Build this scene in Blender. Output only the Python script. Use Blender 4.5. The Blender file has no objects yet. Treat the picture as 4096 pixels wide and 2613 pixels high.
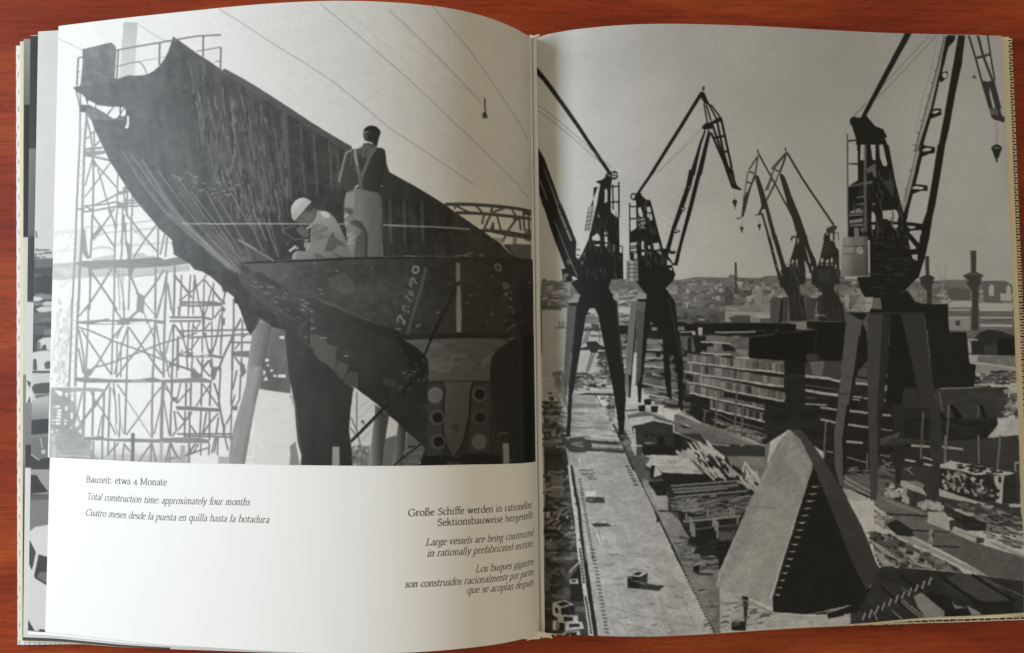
import bpy, bmesh, math, random
import numpy as np
from mathutils import Vector
C = bpy.context.scene.collection
scene = bpy.context.scene
random.seed(5)

# ---------------------------------------------------------------- camera
cam = bpy.data.cameras.new("camera"); cam.sensor_width = 36.0
cam.lens = 18.0 / math.tan(math.radians(30.0)); cam.clip_start = 0.01; cam.clip_end = 50
camo = bpy.data.objects.new("camera", cam); C.objects.link(camo)
camo.location = (-0.029815, -0.007437, 0.412517)
camo.rotation_euler = (0.027112, -0.044962, -0.016965)
scene.camera = camo

# ---------------------------------------------------------------- light: a window at the left, a warm dim room
world = bpy.data.worlds.new("World"); scene.world = world; world.use_nodes = True
wb = world.node_tree.nodes["Background"]
wb.inputs[0].default_value = (1.0, 0.86, 0.62, 1); wb.inputs[1].default_value = 0.46
def area(name, loc, target, sx, sy, power, col):
    l = bpy.data.lights.new(name, 'AREA'); l.shape = 'RECTANGLE'; l.size = sx; l.size_y = sy
    l.energy = power; l.color = col
    o = bpy.data.objects.new(name, l); C.objects.link(o); o.location = loc
    o.rotation_euler = (Vector(target) - Vector(loc)).to_track_quat('-Z', 'Y').to_euler()
    return o
area("window_light", (-1.12, 0.20, 0.50), (0.0, 0.0, 0.02), 0.62, 0.17, 15.6, (0.79, 0.90, 1.0))
scene.view_settings.view_transform = 'Standard'; scene.view_settings.look = 'None'
scene.view_settings.exposure = 0.0; scene.view_settings.gamma = 1.0
scene.view_settings.use_curve_mapping = False
scene.cycles.max_bounces = 6; scene.cycles.diffuse_bounces = 4

# ---------------------------------------------------------------- materials
def lin(c):
    c = c / 255.0
    return c / 12.92 if c <= 0.04045 else ((c + 0.055) / 1.055) ** 2.4
def rgb(r, g, b): return (lin(r), lin(g), lin(b), 1)
def mat(name):
    m = bpy.data.materials.new(name); m.use_nodes = True
    nt = m.node_tree; return m, nt, nt.nodes["Principled BSDF"]
def node(nt, t, **kw):
    n = nt.nodes.new(t)
    for k, v in kw.items(): setattr(n, k, v)
    return n
def ramp(nt, stops):
    n = nt.nodes.new("ShaderNodeValToRGB"); cr = n.color_ramp
    while len(cr.elements) < len(stops): cr.elements.new(0.5)
    for e, (p, c) in zip(cr.elements, stops): e.position = p; e.color = c
    return n
def paper(name, col, rough=0.42, spec=0.5, var=0.03):
    m, nt, b = mat(name)
    tc = node(nt, "ShaderNodeTexCoord")
    n1 = node(nt, "ShaderNodeTexNoise"); n1.inputs["Scale"].default_value = 60; n1.inputs["Detail"].default_value = 6
    nt.links.new(tc.outputs["Object"], n1.inputs["Vector"])
    mx = node(nt, "ShaderNodeMix", data_type='RGBA')
    mx.inputs[6].default_value = [c * (1 - var) for c in col[:3]] + [1]; mx.inputs[7].default_value = col
    nt.links.new(n1.outputs["Fac"], mx.inputs[0]); nt.links.new(mx.outputs[2], b.inputs["Base Color"])
    b.inputs["Roughness"].default_value = rough; b.inputs["Specular IOR Level"].default_value = spec
    n2 = node(nt, "ShaderNodeTexNoise"); n2.inputs["Scale"].default_value = 900; n2.inputs["Detail"].default_value = 3
    nt.links.new(tc.outputs["Object"], n2.inputs["Vector"])
    bp = node(nt, "ShaderNodeBump"); bp.inputs["Strength"].default_value = 0.04; bp.inputs["Distance"].default_value = 0.0002
    nt.links.new(n2.outputs["Fac"], bp.inputs["Height"]); nt.links.new(bp.outputs[0], b.inputs["Normal"])
    return m
M_page = paper("coated_paper", rgb(236, 237, 239), rough=0.50, spec=0.25)
M_cream = paper("cream_paper", rgb(222, 214, 186), rough=0.7, spec=0.25)
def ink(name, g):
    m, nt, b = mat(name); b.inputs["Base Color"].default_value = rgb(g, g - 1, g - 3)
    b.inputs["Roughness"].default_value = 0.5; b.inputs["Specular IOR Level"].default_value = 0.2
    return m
M_ink = ink("black_ink", 54); M_glare_ink = ink("glare_washed_ink", 128)  # second: same black ink for the left captions, page glare painted in as grey

def print_mat():
    m, nt, b = mat("printed_ink")
    at = node(nt, "ShaderNodeAttribute", attribute_name="ink")
    tc = node(nt, "ShaderNodeTexCoord")
    gr = node(nt, "ShaderNodeTexNoise"); gr.inputs["Scale"].default_value = 1500; gr.inputs["Detail"].default_value = 2
    nt.links.new(tc.outputs["Object"], gr.inputs["Vector"])
    mr = node(nt, "ShaderNodeMapRange"); mr.inputs[1].default_value = 0.3; mr.inputs[2].default_value = 0.7
    mr.inputs[3].default_value = 0.95; mr.inputs[4].default_value = 1.05
    nt.links.new(gr.outputs["Fac"], mr.inputs[0])
    mu = node(nt, "ShaderNodeMix", data_type='RGBA', blend_type='MULTIPLY'); mu.inputs[0].default_value = 1
    nt.links.new(at.outputs["Color"], mu.inputs[6]); nt.links.new(mr.outputs[0], mu.inputs[7])
    nt.links.new(mu.outputs[2], b.inputs["Base Color"])
    b.inputs["Roughness"].default_value = 0.47; b.inputs["Specular IOR Level"].default_value = 0.22
    return m
M_print = print_mat()

def wood_mat():
    m, nt, b = mat("red_brown_veneer")
    tc = node(nt, "ShaderNodeTexCoord")
    def mp(scale, rot=(0, 0, 0)):
        n = node(nt, "ShaderNodeMapping"); n.inputs["Scale"].default_value = scale; n.inputs["Rotation"].default_value = rot
        nt.links.new(tc.outputs["Object"], n.inputs["Vector"]); return n
    def noise(v, scale, detail=4, dist=0.0, rough=0.55):
        n = node(nt, "ShaderNodeTexNoise"); n.inputs["Scale"].default_value = scale; n.inputs["Detail"].default_value = detail
        n.inputs["Distortion"].default_value = dist; n.inputs["Roughness"].default_value = rough
        nt.links.new(v.outputs[0], n.inputs["Vector"]); return n
    broad = noise(mp((2.2, 14, 1), (0, 0, 0.05)), 2.0, 4, 0.6)
    streak = noise(mp((9, 130, 1), (0, 0, 0.05)), 4.0, 5, 0.5)
    pore = noise(mp((60, 620, 1), (0, 0, 0.06)), 2.6, 3, 0.3)
    r1 = ramp(nt, [(0.30, rgb(116, 32, 14)), (0.5, rgb(146, 54, 24)), (0.72, rgb(172, 78, 34))])
    nt.links.new(broad.outputs["Fac"], r1.inputs[0])
    r2 = ramp(nt, [(0.25, (0.62, 0.6, 0.58, 1)), (0.5, (0.95, 0.95, 0.95, 1)), (0.8, (1.18, 1.2, 1.22, 1))])
    nt.links.new(streak.outputs["Fac"], r2.inputs[0])
    m1 = node(nt, "ShaderNodeMix", data_type='RGBA', blend_type='MULTIPLY'); m1.inputs[0].default_value = 1.0
    nt.links.new(r1.outputs[0], m1.inputs[6]); nt.links.new(r2.outputs[0], m1.inputs[7])
    r3 = ramp(nt, [(0.30, (0.35, 0.33, 0.32, 1)), (0.42, (1, 1, 1, 1))])
    nt.links.new(pore.outputs["Fac"], r3.inputs[0])
    m2 = node(nt, "ShaderNodeMix", data_type='RGBA', blend_type='MULTIPLY'); m2.inputs[0].default_value = 0.85
    nt.links.new(m1.outputs[2], m2.inputs[6]); nt.links.new(r3.outputs[0], m2.inputs[7])
    nt.links.new(m2.outputs[2], b.inputs["Base Color"])
    b.inputs["Roughness"].default_value = 0.42; b.inputs["Specular IOR Level"].default_value = 0.25
    bp = node(nt, "ShaderNodeBump"); bp.inputs["Strength"].default_value = 0.12; bp.inputs["Distance"].default_value = 0.0003
    nt.links.new(pore.outputs["Fac"], bp.inputs["Height"]); nt.links.new(bp.outputs[0], b.inputs["Normal"])
    return m
M_wood = wood_mat()

def cover_mat(name, light, dark, sx, sy, mortar):
    m, nt, b = mat(name)
    tc = node(nt, "ShaderNodeTexCoord")
    mp = node(nt, "ShaderNodeMapping"); nt.links.new(tc.outputs["Object"], mp.inputs["Vector"])
    nz = node(nt, "ShaderNodeTexNoise"); nz.inputs["Scale"].default_value = 500; nt.links.new(tc.outputs["Object"], nz.inputs["Vector"])
    ad = node(nt, "ShaderNodeMix", data_type='RGBA', blend_type='ADD'); ad.inputs[0].default_value = 0.0011
    nt.links.new(mp.outputs[0], ad.inputs[6]); nt.links.new(nz.outputs["Color"], ad.inputs[7])
    br = node(nt, "ShaderNodeTexBrick"); br.inputs["Scale"].default_value = 1.0
    br.inputs["Color1"].default_value = dark; br.inputs["Color2"].default_value = dark; br.inputs["Mortar"].default_value = light
    br.inputs["Brick Width"].default_value = sx; br.inputs["Row Height"].default_value = sy
    br.inputs["Mortar Size"].default_value = mortar; br.inputs["Mortar Smooth"].default_value = 0.25
    nt.links.new(ad.outputs[2], br.inputs["Vector"])
    nt.links.new(br.outputs["Color"], b.inputs["Base Color"])
    b.inputs["Roughness"].default_value = 0.55
    return m
M_rope = cover_mat("dash_patterned_cover", rgb(215, 205, 185), rgb(26, 22, 18), 0.0034, 0.00135, 0.00036)
M_bluecover = cover_mat("pale_blue_patterned_cover", rgb(232, 234, 238), rgb(128, 140, 165), 0.0022, 0.0040, 0.00105)

# ---------------------------------------------------------------- helpers
def link(name, me, m, parent=None):
    o = bpy.data.objects.new(name, me); C.objects.link(o)
    if m: me.materials.append(m)
    if parent: o.parent = parent
    return o
def grid_mesh(name, pos, smooth=True):
    """pos: (ny, nx, 3) array -> quad sheet"""
    ny, nx = pos.shape[:2]
    i = np.arange(ny * nx).reshape(ny, nx)
    q = np.stack([i[:-1, :-1], i[1:, :-1], i[1:, 1:], i[:-1, 1:]], -1).reshape(-1, 4)
    a = pos.reshape(-1, 3)
    n = np.cross(a[q[0, 1]] - a[q[0, 0]], a[q[0, 2]] - a[q[0, 0]])
    if n[2] < 0: q = q[:, ::-1]
    me = bpy.data.meshes.new(name)
    me.vertices.add(len(a)); me.vertices.foreach_set("co", a.astype(np.float32).ravel())
    me.loops.add(q.size); me.loops.foreach_set("vertex_index", q.astype(np.int32).ravel())
    me.polygons.add(len(q)); me.polygons.foreach_set("loop_start", np.arange(0, q.size, 4, dtype=np.int32))
    me.polygons.foreach_set("use_smooth", np.ones(len(q), bool) if smooth else np.zeros(len(q), bool))
    me.update(calc_edges=True)
    return me
def solid_sheet(name, top, bot):
    """closed solid between two (ny,nx,3) sheets"""
    ny, nx = top.shape[:2]
    i = np.arange(ny * nx).reshape(ny, nx); N = ny * nx
    qt = np.stack([i[:-1, :-1], i[1:, :-1], i[1:, 1:], i[:-1, 1:]], -1).reshape(-1, 4)
    a = np.concatenate([top.reshape(-1, 3), bot.reshape(-1, 3)])
    n = np.cross(a[qt[0, 1]] - a[qt[0, 0]], a[qt[0, 2]] - a[qt[0, 0]])
    ring = np.concatenate([i[0, :-1], i[:-1, -1], i[-1, :0:-1], i[:0:-1, 0]])
    nxt = np.roll(ring, -1)
    side = np.stack([ring, nxt, nxt + N, ring + N], -1)
    qb = qt[:, ::-1] + N
    if n[2] < 0: qt = qt[:, ::-1]; qb = qb[:, ::-1]; side = side[:, ::-1]
    rim = np.concatenate([ring, ring + N]); a = np.concatenate([a, a[rim]])      # the rim keeps its own corners
    k = np.arange(len(ring)); kn = np.roll(k, -1); M = 2 * N
    side = np.stack([M + k, M + kn, M + len(ring) + kn, M + len(ring) + k], -1)
    if n[2] < 0: side = side[:, ::-1]
    f = np.concatenate([qt, qb, side])
    me = bpy.data.meshes.new(name); me.from_pydata(a.tolist(), [], f.tolist())
    sm = np.ones(len(f), bool); sm[len(qt) + len(qb):] = False
    me.polygons.foreach_set("use_smooth", sm); me.update()
    return me
class Sheet:
    """a ruled sheet: stations along the page, each a straight line from head (P) to foot (Q), in mm"""
    def __init__(s, rows):
        a = np.array(rows, float); s.s = a[:, 0]; s.P = a[:, 1:4] / 1000; s.Q = a[:, 4:7] / 1000
        s.dP = np.gradient(s.P, s.s, axis=0); s.dQ = np.gradient(s.Q, s.s, axis=0)
    def curve(s, t, A, D):
        q = np.sqrt(np.clip(t, 0, 1)); i = np.clip(np.searchsorted(s.s, q) - 1, 0, len(s.s) - 2)
        h = s.s[i + 1] - s.s[i]; x = ((q - s.s[i]) / h)[:, None]; h = h[:, None]
        return (A[i] * (1 + 2 * x) * (1 - x) ** 2 + D[i] * h * x * (1 - x) ** 2 + A[i + 1] * x * x * (3 - 2 * x) + D[i + 1] * h * x * x * (x - 1))
    def grid(s, t, v, lift=0.0):
        p = s.curve(t, s.P, s.dP); q = s.curve(t, s.Q, s.dQ); v = np.asarray(v)[:, None, None]
        g = p[None] * (1 - v) + q[None] * v
        g[..., 2] += lift
        return g
    def at(s, t, v, lift=0.0):
        t = np.atleast_1d(t); v = np.atleast_1d(v)[:, None]
        g = s.curve(t, s.P, s.dP) * (1 - v) + s.curve(t, s.Q, s.dQ) * v
        g[:, 2] += lift
        return g

# ---------------------------------------------------------------- the measured sheets (sqrt(t), head xyz, foot xyz in mm)
SHEETS = {'left': [[0,-0.336,135.449,10.3,-1.359,-134.883,10.3],
 [0.031,-0.593,135.348,10.948,-1.625,-134.765,10.948],
 [0.062,-1.311,135.291,12.201,-2.371,-134.628,12.201],
 [0.094,-2.475,135.312,13.936,-3.582,-134.501,13.936],
 [0.125,-4.068,135.433,16.043,-5.24,-134.396,16.043],
 [0.156,-6.073,135.653,18.42,-7.327,-134.281,18.42],
 [0.188,-8.476,135.932,20.974,-9.825,-134.102,20.974],
 [0.219,-11.262,136.228,23.623,-12.716,-133.843,23.623],
 [0.25,-14.418,136.53,26.293,-15.986,-133.533,26.293],
 [0.281,-17.932,136.847,28.919,-19.625,-133.21,28.919],
 [0.312,-21.795,137.179,31.443,-23.622,-132.876,31.443],
 [0.344,-26.003,137.501,33.817,-27.972,-132.541,33.817],
 [0.375,-30.551,137.792,35.996,-32.67,-132.224,35.996],
 [0.406,-35.44,138.036,37.946,-37.716,-131.945,37.946],
 [0.438,-40.673,138.236,39.635,-43.114,-131.704,39.635],
 [0.469,-46.255,138.412,41.038,-48.868,-131.495,41.038],
 [0.5,-52.194,138.584,42.134,-54.987,-131.307,42.134],
 [0.531,-58.501,138.764,42.906,-61.483,-131.129,42.906],
 [0.562,-65.189,138.97,43.339,-68.369,-130.955,43.339],
 [0.594,-72.276,139.209,43.422,-75.663,-130.782,43.422],
 [0.625,-79.78,139.451,43.143,-83.386,-130.612,43.143],
 [0.656,-87.724,139.66,42.496,-91.56,-130.443,42.496],
 [0.688,-96.134,139.821,41.47,-100.21,-130.27,41.47],
 [0.719,-105.035,139.956,40.058,-109.365,-130.084,40.058],
 [0.75,-114.458,140.076,38.253,-119.057,-129.881,38.253],
 [0.781,-124.436,140.156,36.045,-129.321,-129.687,36.045],
 [0.812,-135.006,140.2,33.424,-140.195,-129.562,33.424],
 [0.844,-146.207,140.277,30.382,-151.721,-129.562,30.382],
 [0.875,-158.082,140.463,26.907,-163.944,-129.575,26.907],
 [0.906,-170.678,140.735,22.988,-176.911,-129.352,22.988],
 [0.938,-184.046,141.033,18.615,-190.674,-128.878,18.615],
 [0.969,-198.24,141.324,13.777,-205.293,-128.518,13.777],
 [1,-213.316,141.645,8.466,-220.826,-128.301,8.466]],
'right': [[0,-0.214,134.87,8.329,-1.216,-135.283,8.329],
 [0.031,-0.043,134.761,8.912,-1.042,-135.137,8.912],
 [0.062,0.54,134.781,9.676,-0.454,-135.009,9.676],
 [0.094,1.533,134.928,10.606,0.548,-134.899,10.606],
 [0.125,2.934,135.186,11.683,1.961,-134.792,11.683],
 [0.156,4.739,135.503,12.881,3.782,-134.658,12.881],
 [0.188,6.943,135.74,14.171,6.011,-134.484,14.171],
 [0.219,9.542,135.79,15.523,8.645,-134.281,15.523],
 [0.25,12.539,135.849,16.901,11.682,-134.097,16.901],
 [0.281,15.935,135.989,18.269,15.121,-133.958,18.269],
 [0.312,19.727,136.041,19.59,18.965,-133.863,19.59],
 [0.344,23.921,136.056,20.826,23.218,-133.798,20.826],
 [0.375,28.524,136.154,21.942,27.885,-133.745,21.942],
 [0.406,33.541,136.269,22.903,32.974,-133.708,22.903],
 [0.438,38.982,136.361,23.679,38.495,-133.692,23.679],
 [0.469,44.859,136.451,24.245,44.462,-133.677,24.245],
 [0.5,51.186,136.532,24.578,50.889,-133.628,24.578],
 [0.531,57.977,136.588,24.665,57.792,-133.537,24.665],
 [0.562,65.249,136.617,24.498,65.188,-133.42,24.498],
 [0.594,73.018,136.629,24.077,73.095,-133.3,24.077],
 [0.625,81.302,136.659,23.411,81.527,-133.197,23.411],
 [0.656,90.115,136.729,22.516,90.501,-133.123,22.516],
 [0.688,99.469,136.794,21.419,100.027,-133.098,21.419],
 [0.719,109.372,136.806,20.153,110.114,-133.15,20.153],
 [0.75,119.826,136.77,18.759,120.765,-133.305,18.759],
 [0.781,130.831,136.705,17.285,131.979,-133.494,17.285],
 [0.812,142.379,136.636,15.783,143.752,-133.582,15.783],
 [0.844,154.458,136.593,14.309,156.073,-133.414,14.309],
 [0.875,167.046,136.616,12.919,168.917,-133.096,12.919],
 [0.906,180.12,136.714,11.664,182.244,-133.089,11.664],
 [0.938,193.645,136.795,10.592,196.024,-133.355,10.592],
 [0.969,207.591,136.76,9.736,210.241,-133.374,9.736],
 [1,221.931,136.604,9.114,224.871,-133.106,9.114]],
'leaf_a': [[0,-0.336,135.449,9.8,-1.359,-134.883,9.8],
 [0.031,-0.605,135.347,10.363,-1.634,-134.766,10.355],
 [0.062,-1.357,135.284,11.746,-2.406,-134.634,11.727],
 [0.094,-2.574,135.296,13.535,-3.659,-134.515,13.499],
 [0.125,-4.241,135.405,15.693,-5.375,-134.42,15.638],
 [0.156,-6.34,135.609,18.117,-7.534,-134.319,18.042],
 [0.188,-8.855,135.868,20.708,-10.118,-134.156,20.612],
 [0.219,-11.771,136.141,23.381,-13.109,-133.917,23.266],
 [0.25,-15.073,136.416,26.055,-16.493,-133.631,25.925],
 [0.281,-18.751,136.704,28.664,-20.258,-133.333,28.522],
 [0.312,-22.794,137.001,31.148,-24.394,-133.028,30.998],
 [0.344,-27.197,137.287,33.454,-28.894,-132.725,33.303],
 [0.375,-31.957,137.537,35.541,-33.755,-132.443,35.392],
 [0.406,-37.074,137.736,37.371,-38.976,-132.202,37.23],
 [0.438,-42.551,137.889,38.915,-44.56,-132.003,38.789],
 [0.469,-48.393,138.013,40.149,-50.514,-131.837,40.043],
 [0.5,-54.608,138.13,41.055,-56.845,-131.696,40.975],
 [0.531,-61.208,138.252,41.619,-63.565,-131.569,41.569],
 [0.562,-68.208,138.396,41.829,-70.69,-131.448,41.815],
 [0.594,-75.624,138.569,41.678,-78.238,-131.331,41.705],
 [0.625,-83.478,138.742,41.16,-86.228,-131.22,41.233],
 [0.656,-91.792,138.878,40.271,-94.685,-131.114,40.393],
 [0.688,-100.593,138.963,39.006,-103.635,-131.006,39.183],
 [0.719,-109.908,139.019,37.363,-113.107,-130.889,37.598],
 [0.75,-119.77,139.055,35.337,-123.135,-130.757,35.634],
 [0.781,-130.213,139.048,32.923,-133.754,-130.638,33.286],
 [0.812,-141.275,139.001,30.113,-145.005,-130.59,30.546],
 [0.844,-152.997,138.985,26.901,-156.93,-130.671,27.407],
 [0.875,-165.425,139.073,23.276,-169.576,-130.767,23.858],
 [0.906,-178.607,139.244,19.226,-182.992,-130.632,19.888],
 [0.938,-192.598,139.438,14.739,-197.233,-130.248,15.484],
 [0.969,-207.452,139.621,9.8,-212.358,-129.98,10.631],
 [1,-223.23,139.829,6.6,-228.429,-129.858,6.6]],
'leaf_b': [[0,-0.336,135.449,9.3,-1.359,-134.883,9.3],
 [0.031,-0.61,135.345,9.869,-1.637,-134.768,9.857],
 [0.062,-1.374,135.278,11.258,-2.418,-134.639,11.229],
 [0.094,-2.613,135.284,13.053,-3.684,-134.528,12.997],
 [0.125,-4.309,135.384,15.213,-5.419,-134.442,15.127],
 [0.156,-6.444,135.575,17.632,-7.602,-134.354,17.515],
 [0.188,-9.003,135.82,20.212,-10.214,-134.206,20.062],
 [0.219,-11.969,136.075,22.859,-13.239,-133.985,22.683],
 [0.25,-15.328,136.33,25.499,-16.66,-133.719,25.298],
 [0.281,-19.07,136.594,28.06,-20.466,-133.445,27.84],
 [0.312,-23.183,136.866,30.481,-24.648,-133.167,30.251],
 [0.344,-27.662,137.123,32.712,-29.197,-132.893,32.478],
 [0.375,-32.505,137.342,34.71,-34.112,-132.642,34.481],
 [0.406,-37.711,137.508,36.437,-39.391,-132.436,36.223],
 [0.438,-43.282,137.624,37.868,-45.037,-132.274,37.676],
 [0.469,-49.225,137.709,38.979,-51.056,-132.149,38.819],
 [0.5,-55.548,137.784,39.753,-57.457,-132.051,39.634],
 [0.531,-62.262,137.861,40.18,-64.251,-131.969,40.11],
 [0.562,-69.383,137.958,40.252,-71.455,-131.896,40.239],
 [0.594,-76.928,138.081,39.964,-79.085,-131.831,40.016],
 [0.625,-84.918,138.201,39.315,-87.164,-131.774,39.438],
 [0.656,-93.376,138.282,38.303,-95.714,-131.725,38.505],
 [0.688,-102.329,138.309,36.929,-104.762,-131.676,37.216],
 [0.719,-111.806,138.304,35.194,-114.339,-131.621,35.572],
 [0.75,-121.838,138.277,33.096,-124.478,-131.555,33.571],
 [0.781,-132.462,138.204,30.633,-135.214,-131.503,31.212],
 [0.812,-143.716,138.088,27.802,-146.589,-131.526,28.489],
 [0.844,-155.641,138,24.595,-158.646,-131.681,25.397],
 [0.875,-168.284,138.014,21.003,-171.431,-131.853,21.924],
 [0.906,-181.695,138.108,17.014,-184.995,-131.796,18.059],
 [0.938,-195.927,138.222,12.612,-199.393,-131.494,13.785],
 [0.969,-211.039,138.322,7.778,-214.685,-131.311,9.085],
 [1,-227.09,138.446,5.7,-230.933,-131.276,5.7]],
'leaf_c': [[0,-0.336,135.449,8.8,-1.359,-134.883,8.8],
 [0.031,-0.614,135.344,9.373,-1.638,-134.769,9.355],
 [0.062,-1.39,135.273,10.767,-2.421,-134.646,10.718],
 [0.094,-2.647,135.271,12.565,-3.692,-134.542,12.471],
 [0.125,-4.368,135.361,14.723,-5.432,-134.468,14.578],
 [0.156,-6.536,135.54,17.133,-7.622,-134.394,16.936],
 [0.188,-9.132,135.77,19.695,-10.242,-134.265,19.445],
 [0.219,-12.142,136.007,22.316,-13.276,-134.065,22.02],
 [0.25,-15.552,136.241,24.917,-16.708,-133.824,24.58],
 [0.281,-19.349,136.482,27.427,-20.527,-133.577,27.06],
 [0.312,-23.524,136.727,29.785,-24.721,-133.329,29.4],
 [0.344,-28.07,136.955,31.939,-29.285,-133.09,31.549],
 [0.375,-32.985,137.142,33.847,-34.215,-132.877,33.467],
 [0.406,-38.268,137.273,35.473,-39.511,-132.711,35.117],
 [0.438,-43.922,137.351,36.792,-45.175,-132.593,36.476],
 [0.469,-49.954,137.396,37.782,-51.213,-132.515,37.52],
 [0.5,-56.371,137.428,38.43,-57.634,-132.468,38.237],
 [0.531,-63.185,137.459,38.726,-64.45,-132.439,38.616],
 [0.562,-70.412,137.507,38.665,-71.676,-132.424,38.652],
 [0.594,-78.07,137.578,38.248,-79.331,-132.419,38.344],
 [0.625,-86.178,137.645,37.476,-87.435,-132.425,37.693],
 [0.656,-94.763,137.668,36.351,-96.012,-132.443,36.7],
 [0.688,-103.849,137.635,34.878,-105.089,-132.464,35.371],
 [0.719,-113.468,137.568,33.061,-114.696,-132.482,33.707],
 [0.75,-123.649,137.475,30.904,-124.867,-132.492,31.712],
 [0.781,-134.432,137.334,28.405,-135.637,-132.521,29.387],
 [0.812,-145.853,137.147,25.565,-147.048,-132.626,26.729],
 [0.844,-157.956,136.986,22.378,-159.143,-132.867,23.732],
 [0.875,-170.788,136.923,18.834,-171.968,-133.129,20.388],
 [0.906,-184.398,136.937,14.921,-185.575,-133.165,16.682],
 [0.938,-198.843,136.969,10.62,-200.018,-132.959,12.595],
 [0.969,-214.18,136.985,6.113,-215.358,-132.875,8.104],
 [1,-230.47,137.021,4.9,-231.658,-132.943,4.9]],
'leaf_d': [[0,-0.336,135.449,8.3,-1.359,-134.883,8.3],
 [0.031,-0.616,135.343,8.874,-1.64,-134.77,8.855],
 [0.062,-1.399,135.27,10.266,-2.428,-134.649,10.213],
 [0.094,-2.667,135.264,12.058,-3.707,-134.549,11.957],
 [0.125,-4.404,135.349,14.203,-5.459,-134.48,14.047],
 [0.156,-6.59,135.521,16.593,-7.664,-134.412,16.381],
 [0.188,-9.209,135.742,19.126,-10.302,-134.29,18.859],
 [0.219,-12.245,135.97,21.711,-13.356,-134.1,21.392],
 [0.25,-15.685,136.192,24.264,-16.811,-133.869,23.903],
 [0.281,-19.515,136.42,26.717,-20.655,-133.635,26.324],
 [0.312,-23.726,136.651,29.007,-24.878,-133.401,28.595],
 [0.344,-28.312,136.863,31.084,-29.473,-133.176,30.668],
 [0.375,-33.27,137.032,32.904,-34.436,-132.979,32.498],
 [0.406,-38.599,137.144,34.434,-39.767,-132.832,34.056],
 [0.438,-44.303,137.202,35.649,-45.469,-132.733,35.314],
 [0.469,-50.387,137.225,36.53,-51.547,-132.675,36.254],
 [0.5,-56.86,137.233,37.064,-58.011,-132.65,36.864],
 [0.531,-63.734,137.239,37.246,-64.873,-132.645,37.136],
 [0.562,-71.024,137.26,37.074,-72.148,-132.654,37.068],
 [0.594,-78.748,137.303,36.55,-79.854,-132.676,36.662],
 [0.625,-86.928,137.34,35.679,-88.012,-132.71,35.922],
 [0.656,-95.587,137.332,34.469,-96.647,-132.757,34.854],
 [0.688,-104.753,137.266,32.927,-105.785,-132.809,33.466],
 [0.719,-114.455,137.165,31.06,-115.456,-132.859,31.765],
 [0.75,-124.726,137.036,28.876,-125.695,-132.903,29.756],
 [0.781,-135.602,136.858,26.378,-136.537,-132.966,27.444],
 [0.812,-147.123,136.632,23.567,-148.025,-133.108,24.829],
 [0.844,-159.332,136.43,20.438,-160.201,-133.387,21.906],
 [0.875,-172.275,136.325,16.984,-173.113,-133.688,18.666],
 [0.906,-186.005,136.296,13.19,-186.811,-133.765,15.094],
 [0.938,-200.576,136.283,9.034,-201.35,-133.6,11.168],
 [0.969,-216.047,136.253,5.144,-216.794,-133.56,6.86],
 [1,-232.479,136.241,4.2,-233.203,-133.673,4.2]],
'leaf_e': [[0,-0.214,134.87,7.929,-1.216,-135.283,7.929],
 [0.031,-0.04,134.762,7.926,-1.039,-135.139,8.992],
 [0.062,0.556,134.782,9.266,-0.439,-135.017,9.622],
 [0.094,1.571,134.93,10.205,0.583,-134.915,9.276],
 [0.125,3.002,135.191,11.279,2.023,-134.822,11.274],
 [0.156,4.847,135.51,12.468,3.881,-134.705,12.461],
 [0.188,7.099,135.751,13.742,6.153,-134.551,13.733],
 [0.219,9.755,135.805,15.07,8.839,-134.373,15.06],
 [0.25,12.817,135.869,16.417,11.935,-134.216,16.405],
 [0.281,16.287,136.014,17.744,15.443,-134.109,17.731],
 [0.312,20.162,136.072,19.014,19.362,-134.05,19],
 [0.344,24.447,136.094,20.188,23.699,-134.024,20.175],
 [0.375,29.15,136.199,21.231,28.457,-134.014,21.218],
 [0.406,34.277,136.322,22.108,33.646,-134.024,22.096],
 [0.438,39.837,136.422,22.79,39.276,-134.058,22.78],
 [0.469,45.842,136.521,23.252,45.36,-134.097,23.245],
 [0.5,52.307,136.611,23.475,51.913,-134.106,23.472],
 [0.531,59.246,136.678,23.448,58.953,-134.077,23.449],
 [0.562,66.676,136.718,23.166,66.494,-134.025,23.172],
 [0.594,74.615,136.741,22.634,74.556,-133.975,22.645],
 [0.625,83.079,136.783,21.865,83.155,-133.944,21.882],
 [0.656,92.085,136.867,20.881,92.305,-133.947,20.903],
 [0.688,101.643,136.944,19.712,102.019,-134.002,19.74],
 [0.719,111.761,136.971,18.399,112.304,-134.138,18.431],
 [0.75,122.443,136.949,16.987,123.165,-134.381,17.022],
 [0.781,133.688,136.899,15.529,134.599,-134.661,15.567],
 [0.812,145.488,136.846,14.082,146.604,-134.845,14.12],
 [0.844,157.83,136.82,12.703,159.167,-134.776,12.741],
 [0.875,170.693,136.86,11.45,172.264,-134.56,11.486],
 [0.906,184.051,136.976,10.375,185.853,-134.66,10.407],
 [0.938,197.872,137.075,9.52,199.903,-135.036,9.547],
 [0.969,212.122,137.059,8.912,214.4,-135.169,8.934],
 [1,226.774,136.923,6.2,229.318,-135.018,6.2]]}
SH = {k: Sheet(v) for k, v in SHEETS.items()}
tt = np.linspace(0, 1, 61) ** 2
vv = np.linspace(0, 1, 25)

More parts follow.
